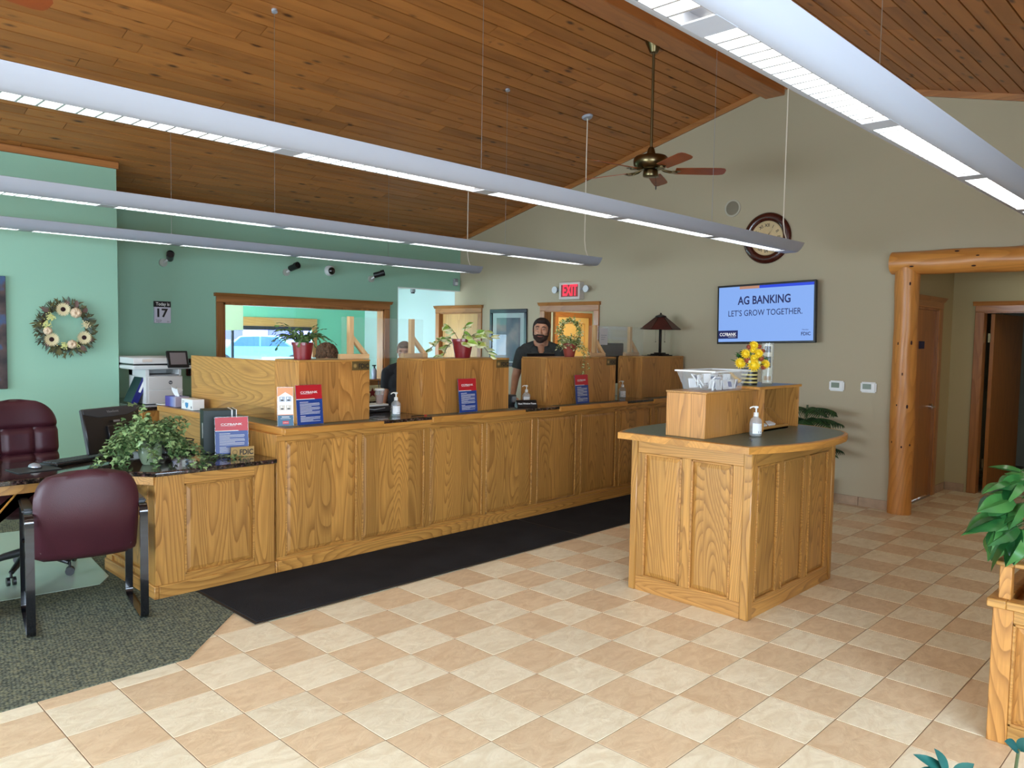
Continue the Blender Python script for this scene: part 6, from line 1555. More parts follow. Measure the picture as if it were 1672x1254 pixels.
stm.build('stems', plain('brown_stem', srgb(84, 62, 44), 0.7), vp)
# hoop topiary on hutch 3
hp_ = thing('hoop_topiary', 'small-leaved vine trained on a round hoop in a terracotta-red pot', 'plant', (6.02, 5.07, 1.462))
pot(hp_, (6.02, 5.07, 1.463), 0.050, 0.074, 0.135, M['potterra'])
rh = random.Random(6); fo = MB(); hoop = []; sx_, sy_ = 0.70, -0.70
for i in range(41):
    a = -PI/2+2*PI*i/40; hoop.append((6.02+sx_*0.105*math.cos(a), 5.07+sy_*0.105*math.cos(a), 1.715+0.115*math.sin(a)))
MB().tube(hoop, 0.003, n=6, caps=False).build('hoop', M['stem'], hp_)
def tiny(p, L_, mi=None):
    X_ = Matrix.Translation(p) @ Matrix.Rotation(rh.uniform(0, 2*PI), 4, 'Z') @ Matrix.Rotation(rh.uniform(-0.8, 0.8), 4, 'Y') @ Matrix.Rotation(rh.uniform(-1, 1), 4, 'X')
    leaf_add(fo, X_, L_, L_*0.30, mi=rh.choice((0, 0, 1)) if mi is None else mi, seg=3)
for h_ in hoop:
    for q in range(13): tiny(Vector(h_)+Vector((rh.gauss(0, 0.016), rh.gauss(0, 0.016), rh.gauss(0, 0.016))), rh.uniform(0.022, 0.036))
for q in range(420):
    a = rh.uniform(0, 2*PI); r = rh.uniform(0, 0.13); tiny(Vector((6.02+r*math.cos(a), 5.07+r*math.sin(a), 1.61+rh.gauss(0, 0.032)-r*0.2)), rh.uniform(0.022, 0.036))
for d, n_ in (((1, -0.9, 0.1), 16), ((0.9, -0.7, 0.5), 12), ((-1, 0.3, 0.2), 6)):
    p = Vector((6.02, 5.07, 1.60)); dd = Vector(d).normalized()
    for i in range(n_):
        dd = (dd+Vector((0, 0, -0.16))).normalized(); p = p+dd*0.022
        for q in range(5): tiny(p+Vector((rh.gauss(0, 0.01),)*3), rh.uniform(0.016, 0.026))
# trailing strand down the hutch front
p = Vector((6.06, 5.02, 1.59)); dd = Vector((0.25, -1, -0.1)).normalized()
for i in range(20):
    if p.y > 4.93: dd = Vector((0.15, -1, -0.35)).normalized()
    else: dd = Vector((-0.12*(i > 12), 0, -1)).normalized()
    p = p+dd*0.02
    for q in range(4): tiny(p+Vector((rh.gauss(0, 0.008), -abs(rh.gauss(0, 0.006)), rh.gauss(0, 0.008))), rh.uniform(0.016, 0.024))
fo.build('foliage', [leafmat('topiary_leaf', srgb(70, 104, 48), srgb(168, 180, 110)), M['cream_leaf']], hp_, kind='stuff', recalc=False)
MB().at((5.97, 4.97, 1.66), rz=0.6).box(-0.016, 0.016, -0.001, 0.001, -0.02, 0.03).build('plant_tag', M['navy'], hp_)
# norfolk pine behind island
npn = thing('norfolk_pine', 'dark green drooping pine in a pot behind the writing island', 'plant', (7.66, 3.32, 0))
MB().lathe([(0.0, 0.0), (0.12, 0.0), (0.15, 0.26), (0.16, 0.28), (0.14, 0.28), (0.0, 0.26)], (7.66, 3.32, 0.0), 28).build('pot', M['celadon'], npn)
MB().tube([(7.66, 3.32, 0.25), (7.66, 3.33, 0.60), (7.67, 3.32, 1.02)], 0.010).build('trunk', M['stem'], npn)
rp = random.Random(8)
for (z0, L_, n_) in ((0.97, 0.30, 7), (0.86, 0.34, 8), (0.72, 0.36, 8), (0.58, 0.36, 7)):
    for k in range(n_):
        a = 2*PI*k/n_+rp.uniform(-0.2, 0.2)+z0*3; m_ = MB(); p = Vector((7.66, 3.32, z0)); d = Vector((math.cos(a), math.sin(a), 0.25)).normalized(); pts = [p.copy()]
        for i in range(12):
            p = p+d*L_/12; d = (d+Vector((0, 0, -0.055))).normalized(); pts.append(p.copy())
            if i < 1: continue
            side = d.cross(Vector((0, 0, 1))).normalized(); ll = 0.10*(1-abs(i-5)/9)
            for s in (-1, 1):
                q0 = p; q1 = p+(side*s*0.8+d*0.45)*ll+Vector((0, 0, -0.25*ll)); q2 = p+(side*s*1.0+d*0.5)*ll*1.25+Vector((0, 0, -0.7*ll))
                m_.tube([q0, q1, q2], [0.007, 0.006, 0.002], n=5)
        m_.tube(pts, 0.006, n=5); m_.build('frond', M['pine'], npn)
# ---- island: bee mug bouquet, bin, glass vase
bm = thing('flower_arrangement', 'yellow and rust flowers in a black and yellow striped watering can mug', 'flowers', (5.035, 2.60, 1.349))
mc = (5.035, 2.60, 1.349)
prof = [(0.0, 0.0), (0.052, 0.0)]
for i in range(9):
    z0 = i*0.0115; prof += [(0.054, z0), (0.054, z0+0.0112)]
stripe = MB()
stripe.lathe([(0.0, 0.0), (0.054, 0.0), (0.055, 0.112), (0.05, 0.112), (0.05, 0.02), (0.0, 0.02)], mc, 32, mi=0)
for i in range(4): stripe.lathe([(0.0551, 0.012+i*0.026), (0.0565, 0.014+i*0.026), (0.0565, 0.022+i*0.026), (0.0553, 0.024+i*0.026)], mc, 32, mi=1, close=False)
stripe.build('mug', [M['black'], plain('mug_cream', srgb(226, 206, 130), 0.3)], bm)
MB().tube([(mc[0]-0.045, mc[1]+0.045, 1.37), (mc[0]-0.075, mc[1]+0.07, 1.40), (mc[0]-0.10, mc[1]+0.095, 1.435)], [0.016, 0.011, 0.009]).build('spout', M['yellow2'], bm)
MB().tube([(mc[0]+0.04, mc[1]-0.04, 1.44), (mc[0]+0.075, mc[1]-0.07, 1.43), (mc[0]+0.075, mc[1]-0.07, 1.39), (mc[0]+0.04, mc[1]-0.04, 1.37)], 0.005).build('handle', M['acrylic'], bm)
rf = random.Random(13); fo = MB()
for k in range(260):
    u = Vector((rf.gauss(0, 1), rf.gauss(0, 1), rf.uniform(-0.2, 1.2))).normalized()
    p = Vector((mc[0], mc[1], 1.50))+Vector((u.x*0.085, u.y*0.085, u.z*0.10))*rf.uniform(0.5, 1.1)
    X_ = Matrix.Translation(p) @ Matrix.Rotation(math.atan2(u.y, u.x), 4, 'Z') @ Matrix.Rotation(rf.uniform(-0.9, 0.6), 4, 'Y') @ Matrix.Rotation(rf.uniform(-1, 1), 4, 'X'); leaf_add(fo, X_, rf.uniform(0.025, 0.05), 0.006, seg=3)
fo.build('greenery', M['pothos'], bm, kind='stuff', recalc=False)
vd = Vector((-0.72, -0.69, 0)); vr = Vector((0.69, -0.72, 0))   # toward camera / to the right
def bloom(dx, dz, r, kind):
    r *= 1.2
    dep = 0.10*math.sqrt(max(0.05, 1-(dx/0.11)**2*0.8-((dz-0.06)/0.15)**2*0.6)); p = Vector((mc[0], mc[1], 1.46))+vr*dx+vd*dep+Vector((0, 0, dz))
    Rz = Matrix.Rotation(math.atan2(vd.y, vd.x), 4, 'Z') @ Matrix.Rotation(PI/2-0.25-dz*1.5, 4, 'Y')
    m_ = MB(); col = 'yellow' if kind != 'rust' else 'rust'
    if kind == 'bud': m_.ell(tuple(p), r, 10, 8); m_.build('bud', M['hydr'], bm); return
    m_.X = Matrix.Translation(p) @ Rz; m_.ell((0, 0, 0), (r*0.55, r*0.55, r*0.4), 12, 8)
    for ring, (l_, t_) in enumerate(((1.0, 0.1), (0.85, -0.35), (0.65, -0.7))):
        for k in range(14):
            m_.X = Matrix.Translation(p) @ Rz @ Matrix.Rotation(2*PI*(k+ring*0.5)/14, 4, 'Z'); leaf_add(m_, RT((r*0.25, 0, 0), 0, t_), r*l_*0.8, r*0.16, seg=3, curl=0.05)
    m_.build('flower', M[col], bm, recalc=False)
for dx, dz, r, kd in ((0.0, 0.03, 0.040, 'y'), (-0.085, 0.04, 0.034, 'y'), (-0.055, 0.105, 0.030, 'y'), (0.03, 0.11, 0.030, 'y'), (0.0, 0.165, 0.028, 'y'), (0.085, 0.035, 0.030, 'y'), (0.0, 0.078, 0.024, 'y'),
                      (-0.035, 0.15, 0.017, 'rust'), (0.035, 0.155, 0.017, 'rust'), (0.062, 0.125, 0.016, 'rust'), (-0.045, 0.062, 0.020, 'rust'), (0.048, 0.075, 0.020, 'rust'), (0.07, 0.015, 0.018, 'rust'), (-0.01, 0.13, 0.02, 'y'),
                      (-0.03, 0.05, 0.010, 'bud'), (0.038, 0.045, 0.010, 'bud')): bloom(dx, dz, r, kd)
bn = thing('plastic_bin', 'clear plastic tub of small white packets on the closed oak box', 'tub', (4.56, 2.60, 1.337))
bw = glass('bin_plastic', (0.95, 0.97, 0.99, 1), 0.1, 0.16)
m_ = MB(); b0, b1 = (0.185, 0.105), (0.235, 0.135)
vs = [(-b0[0], -b0[1], 0), (b0[0], -b0[1], 0), (b0[0], b0[1], 0), (-b0[0], b0[1], 0), (-b1[0], -b1[1], 0.125), (b1[0], -b1[1], 0.125), (b1[0], b1[1], 0.125), (-b1[0], b1[1], 0.125)]
BN = Matrix.Translation((4.545, 2.60, 1.335)) @ Matrix.Rotation(0.03, 4, 'Z')
m_.X = BN; m_.add(vs, [(0, 3, 2, 1), (0, 1, 5, 4), (1, 2, 6, 5), (2, 3, 7, 6), (3, 0, 4, 7)]); m_.build('tub', bw, bn, recalc=False, smooth=False)
m_ = MB(); m_.X = BN
for a in ((-b1[0]-0.008, b1[0]+0.008, -b1[1]-0.008, -b1[1]), (-b1[0]-0.008, b1[0]+0.008, b1[1], b1[1]+0.008), (-b1[0]-0.008, -b1[0], -b1[1], b1[1]), (b1[0], b1[0]+0.008, -b1[1], b1[1])): m_.box(a[0], a[1], a[2], a[3], 0.118, 0.127)
m_.build('rim', M['white'], bn)
rb_ = random.Random(2)
for i in range(52):
    side = rb_.random() < 0.6
    x = rb_.uniform(-0.15, 0.15); y = rb_.uniform(-0.075, 0.075); z = 0.035+rb_.uniform(0, 0.04)
    if i < 7: x, y, z = -0.15+i*0.05, -0.085, 0.034
    m_ = MB(); m_.X = BN @ Matrix.Translation((x, y, z)) @ Matrix.Rotation(rb_.uniform(-0.5, 0.5), 4, 'Z') @ Matrix.Rotation(rb_.uniform(-0.3, 0.3) if i < 7 else rb_.uniform(-0.9, 0.9), 4, 'X')
    m_.box(-0.026, 0.026, -0.0035, 0.0035, -0.03, 0.03, 0)
    if i % 2 == 0: m_.box(-0.010, 0.022, -0.0042, -0.0034, -0.018, 0.018, 1)
    o = m_.build('packet', [M['paper'], plain('packet_blue', srgb(84, 92, 140), 0.5)] if i == 0 else pk_m, smooth=False)
    if i == 0: pk_m = [o.data.materials[0], o.data.materials[1]]
    tag(o, 'one of the small white and blue packets heaped in the clear tub', 'packet', 'packets in the clear tub')
gv = thing('glass_vase', 'tall square glass cylinder holding small photo cards behind the bouquet', 'vase', (5.27, 2.585, 1.349))
gx, gy = 5.27, 2.585
MB().cyl((gx, gy, 1.350), (gx, gy, 1.640), 0.042, n=28, caps=False).cyl((gx, gy, 1.350), (gx, gy, 1.353), 0.042, n=28).build('glass', glass('vase_glass', (0.95, 0.96, 0.94, 1), 0.03, 0.14), gv)
m_ = MB().at((gx, gy, 1.353), rz=math.radians(-46)); m_.box(-0.032, 0.032, -0.002, 0.002, 0.0, 0.275, 0)
m_.box(-0.024, 0.020, -0.003, -0.0018, 0.22, 0.265, 1).box(-0.018, 0.024, -0.003, -0.0018, 0.11, 0.19, 1).box(-0.024, 0.026, -0.003, -0.0018, 0.02, 0.05, 2).box(-0.006, 0.002, -0.0034, -0.003, 0.12, 0.16, 0).build('photo_card', [plain('card_cream', srgb(214, 208, 186), 0.6), plain('photo_dark', srgb(52, 54, 56), 0.5), plain('photo_tan', srgb(190, 150, 106), 0.5)], gv)

# ---- planter stand with pothos at the right edge
ps = thing('planter_stand', 'oak planter stand with railed top at the right edge of the photo', 'stand', (3.95, 0.55, 0))
px0, px1, py0, py1 = 3.68, 4.45, 0.12, 0.775
MB().box(px0+0.012, px1-0.012, py0+0.012, py1-0.012, 0.0, 0.57).build('carcass', M['oak_dark'], ps, smooth=False)
for a, b in ((px0, py1-0.075), (px0, py0), (px1-0.075, py1-0.075), (px1-0.075, py0)): MB().box(a, a+0.075, b, b+0.075, 0, 0.57).build('corner_post', M['oak_dark'], ps, bevel=0.003)
MB().box(px0, px0+0.014, py0+0.075, py1-0.075, 0.0, 0.085).build('bottom_rail', M['oak_dark_y'], ps, bevel=0.002); MB().box(px0, px0+0.014, py0+0.075, py1-0.075, 0.515, 0.57).build('top_rail', M['oak_dark_y'], ps, bevel=0.002)
panel_y(ps, py0+0.085, py1-0.085, px0+0.002, 0.095, 0.505, 'oak_dark')
MB().box(px0+0.075, px1-0.075, py1-0.012, py1, 0.0, 0.57).build('side_panel', M['oak'], ps)
for a in ((px0-0.02, px1+0.02, py1-0.05, py1+0.02), (px0-0.02, px1+0.02, py0-0.02, py0+0.05), (px0-0.02, px0+0.05, py0+0.05, py1-0.05), (px1-0.05, px1+0.02, py0+0.05, py1-0.05)):
    MB().box(a[0], a[1], a[2], a[3], 0.57, 0.606).build('ledge_frame', M['oak_dark_y'], ps, bevel=0.004)
MB().box(px0+0.05, px1-0.05, py0+0.05, py1-0.05, 0.55, 0.56).build('inner_floor', M['soil'], ps)
for a, b in ((px0+0.01, py1-0.06), (px0+0.01, py0+0.02), (px1-0.06, py1-0.06), (px1-0.06, py0+0.02)): MB().box(a, a+0.045, b, b+0.045, 0.606, 0.745).build('rail_post', M['oak_dark'], ps, bevel=0.003)
for a in ((px0-0.004, px1, py1-0.068, py1-0.002), (px0-0.004, px1, py0, py0+0.06), (px0-0.004, px0+0.058, py0+0.06, py1-0.068)):
    MB().box(a[0], a[1], a[2], a[3], 0.745, 0.765).build('top_handrail', M['oak_dark_y'], ps, bevel=0.004)
po = thing('potted_pothos', 'large-leaved pothos in a woven basket on the oak planter stand', 'plant', (3.93, 0.55, 0.607))
MB().lathe([(0.0, 0.0), (0.13, 0.0), (0.155, 0.28), (0.165, 0.30), (0.15, 0.30), (0.14, 0.27), (0.0, 0.27)], (3.95, 0.52, 0.66), 28).build('basket', plain('basket', srgb(96, 70, 48), 0.8, noise=0.3, nscale=60, bump=0.5, bscale=60), po)
MB().box(3.75, 4.40, 0.2, 0.68, 0.575, 0.661).build('basket_tray', M['oak_dark'], po)
rq = random.Random(17)
def pleaf(p, yawd, L_, pitch_, rollr):
    m_ = MB(); X_ = Matrix.Translation(p) @ Matrix.Rotation(math.radians(yawd), 4, 'Z') @ Matrix.Rotation(pitch_, 4, 'Y') @ Matrix.Rotation(rollr, 4, 'X')
    heartleaf(m_, X_, L_, L_*0.47, droop=0.25); m_.build('leaf', M['pothos'], po, recalc=False)
# hand-placed leaves around the visible left side of the pot (pixel picks turned into points on x = 3.68..3.8)
def px(x, y, X_):
    d = fw+rt*((x-836)/1270.48)-upv*((y-627)/1270.48); s = X_/d.x; return Vector((0, 0, CAM_Z))+d*s
LV = [((1640, 788), 150, 0.13, 0.1, 0.3, 3.80), ((1668, 770), 100, 0.12, -0.3, 0.2, 3.82), ((1650, 812), 140, 0.15, 0.2, -0.3, 3.76), ((1640, 838), 130, 0.17, 0.3, -0.2, 3.74), ((1636, 848), 118, 0.17, 0.25, 0.5, 3.72),
      ((1660, 858), 125, 0.14, 0.5, -0.2, 3.72), ((1640, 868), 140, 0.14, 0.8, 0.2, 3.72), ((1650, 878), 120, 0.16, 0.9, 0.4, 3.70), ((1668, 842), 110, 0.12, 0.4, 0.3, 3.74), ((1632, 870), 150, 0.12, 1.1, -0.2, 3.71), ((1668, 875), 135, 0.14, 0.9, 0.0, 3.70), ((1672, 800), 100, 0.13, 0.0, 0.3, 3.84), ((1658, 790), 165, 0.12, 0.5, 0.4, 3.80), ((1652, 825), 170, 0.14, 0.6, -0.5, 3.77), ((1670, 822), 150, 0.13, 0.7, 0.4, 3.75), ((1625, 862), 165, 0.11, 0.9, 0.5, 3.72), ((1662, 862), 175, 0.15, 1.0, 0.2, 3.71), ((1672, 780), 140, 0.12, 0.2, -0.4, 3.83)]
st2 = MB()
for (q, yd, L_, pt_, rl, X_) in LV:
    p = px(q[0], q[1], X_); pleaf(p, yd, L_, pt_, rl); b0_ = Vector((3.95, 0.52, 0.94)); st2.tube([b0_, (b0_+p)/2+Vector((0, 0, 0.06)), p], 0.0035, n=6)
for k in range(58):
    a = rq.uniform(-2.0, 1.7); r = rq.uniform(0.05, 0.22); p = Vector((3.97+r*math.cos(a), 0.50+r*math.sin(a), 0.98+rq.uniform(0, 0.18)))
    pleaf(p, math.degrees(a)+rq.uniform(-40, 40), rq.uniform(0.11, 0.16), rq.uniform(-0.3, 0.8), rq.uniform(-0.4, 0.4)); st2.tube([(3.95, 0.52, 0.93), (p+Vector((3.95, 0.52, 0.93)))/2+Vector((0, 0, 0.04)), p], 0.0035, n=6)
st2.build('stems', M['stem'], po)
# ---- plant in the lower right corner, close to the camera
fp = thing('corner_plant', 'dark blue-green leafy plant poking up at the bottom right corner', 'plant', (1.93, 0.46, 0))
MB().lathe([(0.0, 0.0), (0.11, 0.0), (0.14, 0.24), (0.15, 0.26), (0.13, 0.26), (0.0, 0.24)], (1.99, 0.40, 0.0), 28).build('pot', M['celadon'], fp)
def pz(x, y, dist):
    d = fw+rt*((x-836)/1270.48)-upv*((y-627)/1270.48); return Vector((0, 0, CAM_Z))+d*dist
st3 = MB(); base = Vector((1.99, 0.40, 0.24))
tips = [((1548, 1262), (1494, 1231), 0.018), ((1547, 1262), (1528, 1223), 0.018), ((1540, 1272), (1505, 1254), 0.018), ((1556, 1268), (1590, 1247), 0.020), ((1560, 1262), (1580, 1262), 0.016), ((1662, 1225), (1642, 1210), 0.02), ((1664, 1224), (1684, 1206), 0.02)]
for (a, b, w_) in tips:
    dd_ = 2.05; A = pz(a[0], a[1], dd_); B_ = pz(b[0], b[1], dd_-0.02)
    X1 = (B_-A).normalized(); Z1 = (Vector((-0.5, -0.4, 0.75))-X1*X1.dot(Vector((-0.5, -0.4, 0.75)))).normalized(); Y1 = Z1.cross(X1)
    m_ = MB(); X_ = Matrix(((X1.x, Y1.x, Z1.x, A.x), (X1.y, Y1.y, Z1.y, A.y), (X1.z, Y1.z, Z1.z, A.z), (0, 0, 0, 1)))
    leaf_add(m_, X_, (B_-A).length, w_, seg=6, curl=0.05, fold=0.3); m_.build('leaf', M['darkleaf'], fp, recalc=False)
    st3.tube([base, (base+A)/2+Vector((0.03, 0, 0)), A], 0.003, n=6)
st3.build('stems', M['stem'], fp)
for k in range(14):
    a = k*0.9; p = base+Vector((0.10*math.cos(a), 0.10*math.sin(a), 0.05+0.03*(k % 5))); m_ = MB()
    leaf_add(m_, Matrix.Translation(p) @ Matrix.Rotation(a, 4, 'Z') @ Matrix.Rotation(-0.3, 4, 'Y'), 0.10, 0.02, seg=6); m_.build('leaf', M['darkleaf'], fp, recalc=False)
t = thing('paper_notice', 'white paper notice taped to the clear guard beside the topiary hutch', 'notice', (6.62, 5.10, 1.55))
m_ = MB().box(6.555, 6.69, 5.104, 5.107, 1.585, 1.765); m_.build('sheet', plain('notice_paper', srgb(196, 192, 188), 0.7), t)
m_ = MB(); m_.X = Matrix.Translation((6.622, 5.1035, 1.665)) @ Matrix.Rotation(PI/2, 4, 'X')
for i in range(3): m_.rect(-0.05, 0.05-0.02*i, 0.02-0.022*i, 0.026-0.022*i, 0.0004)
m_.build('print', M['grey'], t, recalc=False)
t = thing('wall_phone', 'small dark red wall phone on the green wall just right of the copier', 'telephone', (3.86, 9.02, 1.25))
MB().box(3.82, 3.90, 8.99, 9.029, 1.14, 1.34).build('base', plain('maroon_plastic', srgb(84, 36, 34), 0.4), t, bevel=0.008)
MB().box(3.83, 3.858, 8.965, 8.992, 1.16, 1.33).build('handset', M['black'], t, bevel=0.008)
# ================================================================ PEOPLE
def capsule(mb, a, b, ra, rb, n=14):
    a = Vector(a); b = Vector(b); mb.cyl(a, b, ra, rb, n=n); mb.ell(tuple(a), ra, n, 8); mb.ell(tuple(b), rb, n, 8)
def hand(mb, w, d, palm_n, side):
    """w wrist point, d direction to the fingers, palm_n palm normal"""
    w = Vector(w); d = Vector(d).normalized(); pn = Vector(palm_n); pn = (pn-d*pn.dot(d)).normalized(); s = d.cross(pn)
    R = Matrix((s, d, pn)).transposed()
    mb.ell(tuple(w+d*0.045), (0.040, 0.052, 0.016), 14, 8, R)
    for i, (o, L_) in enumerate(((-0.028, 0.068), (-0.010, 0.078), (0.010, 0.073), (0.028, 0.058))):
        p0 = w+d*0.085+s*o; p1 = p0+d*L_*0.55+pn*0.006; p2 = p1+(d*0.8+pn*0.55).normalized()*L_*0.5
        capsule(mb, p0, p1, 0.0095, 0.0088, 10); capsule(mb, p1, p2, 0.0088, 0.0075, 10)
    t0 = w+d*0.03-s*0.034*side; t1 = t0+(d*0.6-s*side*0.8).normalized()*0.036; t2 = t1+(d*0.95-s*side*0.2+pn*0.2).normalized()*0.030
    capsule(mb, t0, t1, 0.013, 0.011, 10); capsule(mb, t1, t2, 0.011, 0.009, 10)
def head(mb, H, Rm, face=True):
    """H centre of skull; Rm orients the head; -y is the face"""
    def P(x, y, z): return tuple(H+Rm @ Vector((x, y, z)))
    mb.ell(P(0, 0.008, 0.018), (0.078, 0.097, 0.098), 24, 16, Rm)
    mb.ell(P(0, -0.030, -0.045), (0.066, 0.066, 0.070), 20, 12, Rm)
    mb.ell(P(0, -0.058, -0.088), (0.036, 0.034, 0.030), 16, 10, Rm)
    for s in (-1, 1):
        mb.ell(P(s*0.038, -0.066, -0.022), (0.026, 0.022, 0.024), 14, 8, Rm)
        mb.ell(P(s*0.080, 0.008, -0.004), (0.010, 0.019, 0.031), 12, 8, Rm)
        mb.ell(P(s*0.030, -0.083, 0.030), (0.026, 0.012, 0.010), 12, 8, Rm)
    capsule(mb, P(0, -0.090, 0.018), P(0, -0.111, -0.022), 0.009, 0.014, 10)
    for s in (-1, 1): mb.ell(P(s*0.012, -0.102, -0.026), (0.008, 0.010, 0.008), 10, 6, Rm)
def person(label, loc, rz, top, seated, hairm, beardy, headtilt=(0, 0, 0), arms=None, shirt='shirt', curly=False):
    t = thing('person', label, 'person', loc, rz)
    k = 1.0
    b = MB(); b.X = Matrix.Identity(4)
    zh = 1.672 if not seated else top-0.115
    hs = 1.10 if not seated else 1.0
    dz = 0 if not seated else zh-1.685
    def Z(p): return (p[0], p[1], p[2]+dz)
    Rm = (Matrix.Rotation(headtilt[2], 3, 'Z') @ Matrix.Rotation(headtilt[0], 3, 'X') @ Matrix.Rotation(headtilt[1], 3, 'Y')) @ Matrix.Diagonal((hs*1.04, hs, hs*0.98))
    H = Vector((0, -0.03, zh))
    head(b, H, Rm)
    capsule(b, Z((0, 0.015, 1.46)), Z((0, -0.005, 1.61)), 0.064, 0.060)
    for s in (-1, 1): capsule(b, Z((s*0.045, 0.025, 1.535)), Z((s*0.13, 0.015, 1.455)), 0.036, 0.045)
    torso = [((-0.155, 0.005, 1.425), (0.155, 0.005, 1.425), 0.070, 0.070), ((-0.09, 0.02, 1.455), (0.09, 0.02, 1.455), 0.065, 0.065)]
    for a, c, r, r2 in torso: capsule(b, Z(a), Z(c), r, r2)
    b.ell(Z((0, 0, 1.29)), (0.205, 0.130, 0.19), 22, 14); b.ell(Z((0, -0.02, 1.10)), (0.185, 0.14, 0.2), 22, 14); b.ell(Z((0, 0, 0.95)), (0.18, 0.125, 0.13), 22, 12)
    # skin at the open collar
    capsule(b, Z((0, -0.045, 1.475)), Z((0, -0.104, 1.385)), 0.038, 0.020)
    A = arms or {-1: ((-0.235, -0.01, 1.13), (-0.25, -0.20, 0.98), (-0.2, -0.9, -0.5)), 1: ((0.235, -0.01, 1.13), (0.20, -0.20, 0.98), (0, -1, -0.2))}
    for s in (-1, 1):
        el, wr, hd_ = A[s]; sh = (s*0.205, 0.0, 1.415)
        capsule(b, Z(sh), Z(el), 0.062, 0.046); capsule(b, Z(el), Z(wr), 0.045, 0.030); hand(b, Z(wr), hd_, (0, 0.3, -1), s)
    if not seated:
        for s in (-1, 1):
            capsule(b, (s*0.095, 0, 0.92), (s*0.105, -0.005, 0.50), 0.095, 0.062); capsule(b, (s*0.105, -0.005, 0.50), (s*0.11, 0.02, 0.10), 0.062, 0.042)
            b.ell((s*0.115, -0.05, 0.045), (0.045, 0.13, 0.042), 16, 8)
    else:
        zs = 0.95+dz
        for s in (-1, 1):
            capsule(b, (s*0.095, 0, zs-0.03), (s*0.12, -0.42, zs-0.05), 0.090, 0.062); capsule(b, (s*0.12, -0.42, zs-0.05), (s*0.12, -0.36, zs-0.42), 0.060, 0.042)
            b.ell((s*0.12, -0.42, zs-0.46), (0.045, 0.13, 0.040), 16, 8)
    sc_ = top/1.80 if not seated else 1.0
    Xs = ROOTM[t.name] @ Matrix.Diagonal((sc_, sc_, sc_, 1))
    def fin(mb): mb.v = [Xs @ v for v in mb.v]; return mb
    body = remeshed(fin(b), 'body', M['skin'], t, 0.0075, 2)
    # polo shirt
    c = MB()
    for s in (-1, 1): capsule(c, Z((s*0.080, 0.03, 1.505)), Z((s*0.165, 0.012, 1.455)), 0.048, 0.068)
    for a, c2, r, r2 in torso[:1]: capsule(c, Z(a), Z(c2), r+0.010, r2+0.010)
    capsule(c, Z((-0.075, 0.03, 1.452)), Z((0.075, 0.03, 1.452)), 0.066, 0.066)
    c.ell(Z((0, -0.002, 1.285)), (0.210, 0.139, 0.19), 22, 14); c.ell(Z((0, -0.02, 1.10)), (0.202, 0.156, 0.21), 22, 14); c.ell(Z((0, 0, 0.96)), (0.198, 0.146, 0.14), 22, 12)
    for s in (-1, 1):
        el = A[s][0]; sh = Vector((s*0.205, 0.0, 1.415)); e_ = sh+(Vector(el)-sh)*0.66; capsule(c, Z(tuple(sh)), Z(tuple(sh+(e_-sh)*0.5)), 0.077, 0.074)
        c.cyl(Z(tuple(sh)), Z(tuple(e_)), 0.077, 0.070, n=18)
    sh_o = remeshed(fin(c), 'polo_shirt', M[shirt], t, 0.009, 2)
    col = MB()
    for s in (-1, 1):
        pts = [Z((s*0.000, 0.098, 1.535)), Z((s*0.052, 0.085, 1.535)), Z((s*0.082, 0.035, 1.530)), Z((s*0.080, -0.020, 1.515)), Z((s*0.056, -0.072, 1.480)), Z((s*0.022, -0.122, 1.415)), Z((s*0.006, -0.141, 1.365))]
        pt2 = [Z((s*0.000, 0.112, 1.495)), Z((s*0.065, 0.100, 1.495)), Z((s*0.112, 0.045, 1.492)), Z((s*0.128, -0.030, 1.478)), Z((s*0.115, -0.105, 1.438)), Z((s*0.070, -0.142, 1.375)), Z((s*0.014, -0.148, 1.350))]
        vs = []; n7 = len(pts)
        for p, q in zip(pts, pt2): vs += [p, q, (q[0], q[1], q[2]-0.007), (p[0]*0.94, p[1]*0.94, p[2]-0.012)]
        col.add(vs, [(i*4+q, i*4+(q+1) % 4, i*4+4+(q+1) % 4, i*4+4+q) for i in range(n7-1) for q in range(4)]+[(0, 1, 2, 3), (n7*4-1, n7*4-2, n7*4-3, n7*4-4)])
    fin(col).build('collar', M[shirt], sh_o)
    bt = MB(); [bt.cyl(Z((0.0, -0.149-0.0*i, 1.30-0.05*i)), Z((0.0, -0.154, 1.30-0.05*i)), 0.005, n=10) for i in range(2)]; fin(bt).build('button', M['dkgrey'], sh_o)
    tr = MB()
    if not seated:
        for s in (-1, 1): capsule(tr, (s*0.095, 0, 0.92), (s*0.105, -0.005, 0.50), 0.108, 0.076); tr.cyl((s*0.105, -0.005, 0.52), (s*0.11, 0.02, 0.07), 0.076, 0.064, n=16)
        tr.ell((0, 0, 0.96), (0.192, 0.14, 0.12), 20, 10)
    else:
        for s in (-1, 1): capsule(tr, (s*0.095, 0, zs-0.03), (s*0.12, -0.42, zs-0.05), 0.102, 0.075); tr.cyl((s*0.12, -0.42, zs-0.05), (s*0.12, -0.36, zs-0.40), 0.073, 0.06, n=16)
        tr.ell((0, 0, zs-0.02), (0.192, 0.14, 0.11), 20, 10)
    remeshed(fin(tr), 'trousers', M['trouser'], t, 0.010, 2)
    sm_ = MB()
    for s in (-1, 1):
        fz = 0.04 if not seated else zs-0.465; fy = -0.05 if not seated else -0.43
        sm_.ell((s*0.115, fy, fz), (0.052, 0.14, 0.05), 16, 8)
    fin(sm_).build('shoe', M['rubber'], t)
    # hair, beard, features
    def P(x, y, z): return tuple(H+Rm @ Vector((x, y, z)))
    h = MB()
